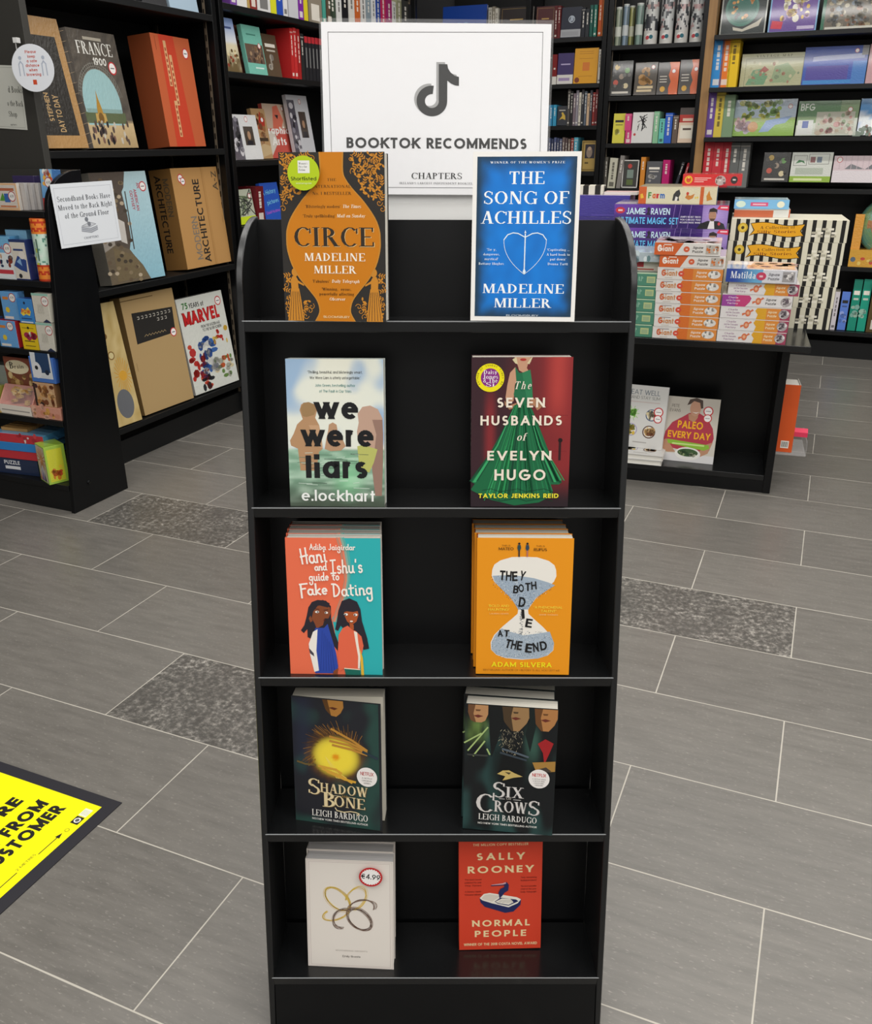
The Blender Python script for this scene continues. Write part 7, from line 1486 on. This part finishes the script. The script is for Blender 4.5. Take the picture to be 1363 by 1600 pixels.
# striped boxes
def art_stripe(full, w=.417, h=.08):
    a = Art(w, h); a.rect(0, 0, 1, 1, 'd9d5bf')
    for k in range(12): x = .045 + k * .0815; a.rect(x, 0, x + .034, 1, '1e1d1b'); a.lay -= 1
    a.lay += 1
    a.poly([(.0, 0), (.04, 0), (.04, 1), (.0, 1)], 'd9d5bf')
    a.disc(.105, .60, .018, 'caa62e', 26); a.disc(.105, .60, .013, 'dcc04e', 26); a.disc(.105, .60, .006, '4a3a14', 14)
    wv = lambda x: .07 * math.sin((x - .17) * 14)
    top = [(.17 + .46 * k / 14, .78 + wv(.17 + .46 * k / 14)) for k in range(15)]; bot = [(.17 + .46 * k / 14, .30 + wv(.17 + .46 * k / 14)) for k in range(15)]
    bo = [(.165, .83)] + [(x, y + .03) for x, y in top] + [(.642, .80), (.61, .5), (.642, .25)] + [(x, y - .03) for x, y in reversed(bot)] + [(.165, .22), (.2, .5)]
    a.poly(bo, '2a2414'); a.poly([(.175, .78)] + top + [(.63, .76), (.60, .5), (.63, .28)] + list(reversed(bot)) + [(.175, .26), (.21, .5)], 'e2a41f')
    a.text("A Mummy's Only", .40, .58, '6a4410', .14, .30, 'serif', rot=2) if False else a.text('A Collection of', .405, .575, '6a4410', .13, .30, 'serif', rot=2)
    a.text('Silly Stories', .40, .38, '7a2f10', .13, .33, 'serif', rot=2)
    for q, y in enumerate((.55, .38, .24)):
        for k in range(4 if q else 3): a.rect(.70 + .055 * k + (0 if q else .03), y, .742 + .055 * k + (0 if q else .03), y + .10, 'b4af9c' if (k + q) % 2 else 'e6e2d2'); a.lay -= 1
    a.lay += 1
    return a
for k in range(5):
    pos = ('lowest', 'second lowest', 'middle', 'second highest', 'topmost')[k]
    tbox(f'black and cream striped box with yellow ribbon, {pos} of its stack', -.327 + .003 * k - .006, .378, ZT + .081 * k, .417, .30, .0805, 'd9d5bf', '2a2926', 'cfc9b4', art_stripe(k > 2), M_SATIN, group='striped boxes at the back of the table')
zs = ZT + .405
a = Art(.20, .03); a.rect(.0, 0, .72, .9, 'c8643a'); a.rect(.72, 0, 1, 1, 'dfe0dc'); a.rect(0, .85, 1, 1, 'e6e2dc')
tbox('white and orange box lying on the striped boxes', -.315, .46, zs, .205, .18, .030, 'c8643a', '7fb4e0', 'dcdcd8', a, sideart=None)
a = Art(.20, .034); a.rect(0, 0, 1, 1, '7ab8e2'); a.rect(.3, .3, .62, .7, 'd84a78'); a.ell(.12, .5, .018, .012, 'd8ecd8', 16); a.ell(.85, .5, .014, .012, 'e8e8d0', 14); a.rect(.34, .42, .58, .56, 'f0c0d0')
tbox('sky blue box with pink label, highest above the striped boxes', -.318, .455, zs + .0305, .20, .18, .033, '7ab8e2', '5aa0d8', 'b4cfd8', a)
# purple magic set boxes
def art_magic(w=.43, h=.086):
    a = Art(w, h); a.grad(0, 0, 1, 1, lambda x, y: mix('2c1264', '6a3aa4', sm(.3, .8, y) * sm(.0, .4, abs(x - .62))), 16, 4)
    a.ell(.055, .74, .018, .012, 'c82a3a', 18); a.rect(.035, .70, .075, .78, 'f0c8c8')
    a.text('JAMIE', .195, .56, '1c1440', .30, .175, bold=.06); a.text('JAMIE', .195, .57, 'd6eeff', .28, .17, bold=.02); a.text('RAVEN', .415, .56, '1c1440', .30, .175, bold=.06); a.text('RAVEN', .415, .57, 'd6eeff', .28, .17, bold=.02)
    a.poly([(.285, .55), (.30, .70), (.29, .82), (.31, .9), (.325, .78), (.315, .66), (.33, .55)], '2a2438')
    a.text('ULTIMATE MAGIC SET', .31, .15, '1c1440', .31, .54, bold=.06); a.text('ULTIMATE MAGIC SET', .31, .16, '6cc6fb', .29, .53, bold=.025)
    for i in range(3): a.text(("JAMIE'S SECRET TRICKS", 'YOU CAN DO TOO', 'INCLUDES MAGIC WAND')[i], .68, .46 - i * .12, 'e8e4f2', .07, .18, bold=.02)
    a.grad(.78, 0, 1, 1, lambda x, y: mix('b9a0dc', '5a3a9a', math.hypot((x - .88) * 4, y - .6)), 8, 6)
    a.poly([(.74, 0), (.77, .22), (.83, .34), (.92, .34), (.97, .22), (.99, 0)], '1c1c22'); a.poly([(.835, 0), (.85, .33), (.885, .33), (.895, 0)], 'e8e4e6'); a.ell(.868, .56, .014, .02, 'b08468', 18); a.poly([(.83, .6), (.84, .84), (.87, .9), (.905, .82), (.905, .62), (.895, .72), (.84, .72)], '2a2220'); a.poly([(.845, .44), (.86, .33), (.88, .33), (.895, .44)], '5a4034'); a.ell(.93, .22, .005, .006, 'c83a4a', 10)
    a.poly([(.90, .84), (1, .78), (1, 1), (.92, 1)], 'd82f50'); a.rect(.93, .88, .99, .94, 'f0d0d8')
    for x in (.52, .57, .66): a.line([(x, 0), (x + .02, 1)], .0012, 'a888d8')
    return a
for k, nm in enumerate(('lower', 'upper')):
    tbox(f'{nm} purple magic set box with a man in a dark suit on its end', -.766 + .008 * (1 - k), .356, .869 + .0875 * k, .43, .29, .087, '4a2488', '6a50a0', '6a6080', art_magic(), group='purple magic set boxes on the table')
a = Art(.292, .063); a.rect(0, 0, 1, 1, 'd9cfae'); a.rect(0, 0, .1, 1, 'd2622c'); a.rect(.79, 0, .835, 1, 'c9602c'); a.rect(.105, .06, .785, .94, 'dcd4b4')
for c, col, x in zip('Farm', ('3f8a3a', 'd8642a', 'c8323a', '2f6ab8'), (.145, .20, .25, .31)): a.text(c, x, .32, col, .36 if c == 'F' else .36, .042 if c != 'm' else .062, bold=.035)
a.poly([(.44, .2), (.45, .55), (.48, .75), (.52, .85), (.54, .6), (.52, .4), (.53, .2)], '3a3a38'); a.poly([(.47, .2), (.48, .45), (.51, .4), (.50, .2)], 'e8e4dc'); a.poly([(.62, .55), (.60, .38), (.65, .25), (.70, .35), (.72, .62), (.67, .5)], 'c8803a'); a.ell(.63, .62, .005, .006, 'c8402a', 10); a.poly([(.88, .2), (.87, .5), (.90, .8), (.92, .5), (.95, .3)], 'c8842f'); a.poly([(.03, .3), (.02, .55), (.05, .6), (.07, .35)], 'e8b83a'); a.ell(.76, .4, .003, .004, 'e6c84a', 8); a.ell(.735, .38, .003, .004, 'e6c84a', 8)
sa = Art(.26, .063); sa.rect(.03, .06, .97, .94, '4a9ad8'); sa.poly([(.3, .1), (.5, .9), (.55, .85), (.4, .1)], 'a8c8dc'); sa.poly([(.6, .2), (.65, .7), (.8, .5)], '2f6ab0')
tbox('cream and orange box with colourful letters and animals on the purple boxes', -.677, .362, 1.0445, .292, .26, .063, 'd9cfae', 'e8eef2', 'd4c8a8', a, sideart=sa)
a = Art(.222, .042); a.rect(0, 0, 1, 1, 'c8282c'); a.ell(.10, .5, .015, .015, 'd8a82a', 22); a.ell(.10, .5, .009, .010, 'c8402a', 18); a.rect(.085, .62, .115, .72, 'e8d05a'); [a.rect(.20, .62 - .16 * k, .48 - .06 * k, .68 - .16 * k, 'e8c0bc') for k in range(3)]; a.ell(.64, .45, .020, .018, 'b8a8a4', 20); blob_art(0, 0, ['8a5a58', 'd8d0cc', '6a4a48'], 8, .006, .57, .2, .71, .75, a, 8); a.ell(.87, .5, .013, .014, '2a2424', 18); a.rect(.845, .45, .895, .58, 'd8d0c8')
tbox('bright red football box on the back of the cream and orange box', -.522, .475, 1.108, .222, .14, .042, 'c8282c', 'c9c2a8', 'd84a48', a)
# purple boxes further back
a = Art(.40, .05); a.rect(.6, .1, .9, .2, '5a4ab0')
tbox('plain violet blue box, lower of two behind the blue paperback', -1.14, .70, .868, .40, .22, .1, '41348c', '3a2f80', '5a50a0', None)
tbox('plain violet blue box, upper of two behind the blue paperback', -1.145, .70, .9685, .40, .22, .088, '463a9c', '3f3490', 'b8a8c0', a)
a = Art(.30, .035); a.rect(0, 0, 1, 1, 'd9d5c4'); [a.rect(.03 + k * .17, 0, .11 + k * .17, 1, '24221f') for k in range(6)]
tp = Art(.30, .14); tp.rect(0, 0, 1, 1, 'd9d5c4'); [tp.rect(.03 + k * .17, 0, .11 + k * .17, 1, '24221f') for k in range(6)]
tbox('black and cream striped gift box lying on the upper violet box', -1.165, .72, 1.057, .30, .14, .034, 'd9d5c4', 'dcd8c8', None, a, M_SATIN, topart=tp, yaw=6)
b = MB(); b.box(0, .14, 0, .10, 0, .012, 'd8d0c8', cols={'top': 'c8a8a4'}); o = obj('book', b, M_SATIN, None, TP(-.86, .735, 1.0573), (0, 0, TR)); tag(o, 'thin dusty pink book lying flat on the upper violet box', 'book')
# cookery books on the lower shelf of the table
def coverbook(label, x, y, z, w, h, d, art, lean, yaw=0, edge='e0dcd4', spine='dddddd', group=None):
    t = thing('hardback_book', label, 'book', TP(x, y, z + .0006), (-R(lean), 0, TR + R(yaw)), group)
    b = MB(); b.box(0, w, 0, .002, 0, h, art.bgcol); b.box(0, w, d - .002, d, 0, h, spine); b.box(0, .002, .002, d - .002, 0, h, spine); b.art(art); obj('printed_cover', b, M_SATIN, t)
    b = MB(); b.box(.002, w - .004, .002, d - .002, .003, h - .003, edge); obj('page_block', b, M_MATTE, t); return t
a = Art(.209, .258); a.bgcol = 'cdc8bc'
a.grad(0, 0, 1, 1, lambda x, y: mix('cfc9bd', 'b9b2a6', sm(.2, .9, y) * .6), 5, 6); a.rect(0, 0, 1, .12, 'dad8d8')
a.poly([(.02, .28), (.05, .45), (.16, .60), (.35, .70), (.45, .76), (.62, .78), (.80, .70), (.92, .55), (.96, .4), (.9, .2), (.7, .14), (.2, .2)], 'b03848'); a.poly([(.44, .74), (.46, .66), (.56, .62), (.62, .70), (.62, .78)], 'b98a6c')
a.ell(.56, .84, .021, .032, 'c4957a', 22); a.poly([(.40, .88), (.44, .97), (.56, 1.0), (.68, .97), (.70, .85), (.66, .84), (.63, .93), (.52, .95), (.46, .90)], '4a3a30'); a.poly([(.50, .78), (.58, .76), (.64, .79), (.58, .775)], 'f0e8e0')
a.poly([(.0, .28), (.08, .34), (.2, .22), (.28, .14), (.12, .13), (.03, .18)], 'b98a6c'); a.poly([(.95, .34), (.88, .16), (.75, .1), (.70, .16), (.84, .30)], 'b98a6c')
a.ell(.51, .13, .050, .026, 'e6e4de', 28); a.ell(.51, .145, .040, .016, '3f5a34', 24); blob_art(0, 0, ['2f4a2a', '5a7a44', '8a9a6a', 'c8c8b0'], 14, .008, .36, .1, .66, .19, a, 9)
a.text('PETE', .19, .835, '6a645c', .048, .14); a.text('EVANS', .19, .765, '6a645c', .048, .2); a.text('PALEO', .50, .52, 'efb01f', .115, .47, bold=.03); a.text('EVERY DAY', .50, .365, 'efb01f', .105, .80, bold=.03)
a.poly([(.10, .335), (.88, .29), (.90, .24), (.80, .20), (.12, .27)], '8ab83a'); a.rect(.2, .262, .8, .285, 'c8e08a'); sticker(a, .80, .81, .019); sticker(a, .80, .70, .017)
coverbook('cookery book with a man in a red shirt behind yellow letters, on low shelf', -.493, .17, .072, .209, .258, .022, a, 13.6, -2, spine='c0bab0')
def art_eat():
    a = Art(.185, .252); a.bgcol = 'd9d8d4'
    a.text('EAT WELL', .52, .855, '6f7a84', .078, .62); a.text('AND STAY SLIM', .53, .785, '8a8a84', .05, .62); a.rect(.2, .735, .85, .742, 'c8a8a4')
    def bowl(x, y, r, c, cs, s): a.disc(x, y, r, c, 26); a.disc(x, y, r * .84, 'e8e4da' if c != 'd8e0c8' else c, 24); blob_art(0, 0, cs, 16, r * .4, x - r * .55 / a.w, y - r * .55 / a.h, x + r * .55 / a.w, y + r * .55 / a.h, a, s)
    bowl(.28, .55, .022, 'd8e0c8', ['7ab84a', '8ac85a', '5a9a3a'], 1); bowl(.70, .54, .024, '4a5a7a', ['c8703a', '3a4a5a', 'd8c8a0'], 2); bowl(.28, .285, .026, 'a8a0c0', ['b8a46a', '5a7a4a', 'd8b84a'], 3); bowl(.68, .27, .026, '5a3a2a', ['c8a06a', 'e0c89a', '7a4a30'], 4)
    for k in range(10): an = R(k * 36); a.line([(.28 + .1 * math.cos(an), .55 + .07 * math.sin(an)), (.28 + .15 * math.cos(an), .55 + .12 * math.sin(an))], .0018, '8ac85a'); a.lay -= 1
    a.lay += 1; a.rect(.35, .085, .65, .1, 'b0aca8'); sticker(a, .84, .60, .019); sticker(a, .84, .49, .017); return a
flat = []
for k in range(2):
    t = thing('hardback_book', ('lower' if k == 0 else 'upper') + ' white cookery book lying flat under the standing white one', 'book', TP(-.665 + .004 * k, .085 + .004 * k, .0726 + .0205 * k), (0, 0, TR - R(1.5 * k)), 'white cookery books on the low shelf')
    b = MB(); b.box(0, .185, 0, .245, 0, .002, 'dddcd8'); b.box(0, .185, 0, .245, .018, .02, 'dddcd8'); b.box(0, .002, 0, .245, .002, .018, 'dddcd8'); b.art(art_eat(), o=(0, 0, .02), ex=(1, 0, 0), ey=(0, .97, 0), nrm=(0, 0, 1)); obj('printed_cover', b, M_SATIN, t)
    b = MB(); b.box(.002, .181, .003, .242, .002, .018, 'e2dfd6'); obj('page_block', b, M_MATTE, t)
coverbook('white cookery book with four food bowls standing on two flat copies', -.672, .175, .1136, .185, .252, .02, art_eat(), 10.1, -5, group='white cookery books on the low shelf')
coverbook('white cookery book mostly hidden by the stand, left of the four bowls book', -.86, .19, .072, .18, .29, .02, art_eat(), 9, -5, group='white cookery books on the low shelf')
# orange book in the clear side pocket
t = thing('hardback_book', 'orange hardback with a barcode standing in the clear pocket right of the table', 'book', TP(-.058, .155, .1535), (-R(4), 0, TR))
b = MB(); b.box(0, .058, 0, .003, 0, .262, 'd0541f'); b.box(.0, .003, .003, .15, 0, .262, 'd0541f'); b.box(.055, .058, .003, .15, 0, .262, 'cfc9c0')
a = Art(.058, .262); a.rect(.25, .06, .75, .17, 'e8e4dc'); [a.rect(.3 + .06 * k, .075, .33 + .06 * k, .155, '2a2a2a') for k in range(7)]; b.art(a); obj('cover', b, M_SATIN, t)
b = MB(); b.box(.003, .055, .003, .145, .003, .259, 'e0dcd2'); obj('page_block', b, M_MATTE, t)
b = MB(); b.prism([(.0, .0), (.02, 0), (.02, .03), (0, .018)], 0, .05, 'd83a5a'); o = obj('toy_card', b, M_SATIN, None, TP(.002, .20, .262), (0, 0, TR)); tag(o, 'small pink red card poking out behind the orange hardback', 'card')
o.location = TP(.0025, .20, .2055); 
# globe toy at the right frame edge
t = thing('toy_box', 'orange box with a round colourful dome on bookcase at right frame edge', 'toy', SH(.12, 6.07, .5605), (0, 0, TH))
b = MB(); b.box(0, .36, 0, .14, 0, .10, 'd8a23a', cols={'top': 'c8922f'}); a = blob_art(.36, .10, ['c84a3a', '8a7a6a', 'e8c86a', '5a6a7a'], 16, .014, .05, .2, .95, .8, None, 61); b.art(a); b.prism([(.02, .1), (.05, .1), (.05, .30), (.045, .30)], 0, .05, 'd8952a'); obj('carton_body', b, M_WRAP, t)
b = MB(); b.lathe([(.17 * math.cos(R(q * 9)), .17 * math.sin(R(q * 9)) * .35) for q in range(11)], 0, 0, '6a9a8a', 30, colfn=lambda f, q: mix(mix('3f8a8a', '8a9a4a', .5 + .8 * nz(math.cos(f * 6.28) * q, math.sin(f * 6.28) * q, .35)), 'b8643a', .7 * (nz(f * 6, q * .4, 1.5, 7) > .25)))
obj('dome', b, M_WRAP, t, (.19, .09, .235), (R(80), 0, 0))
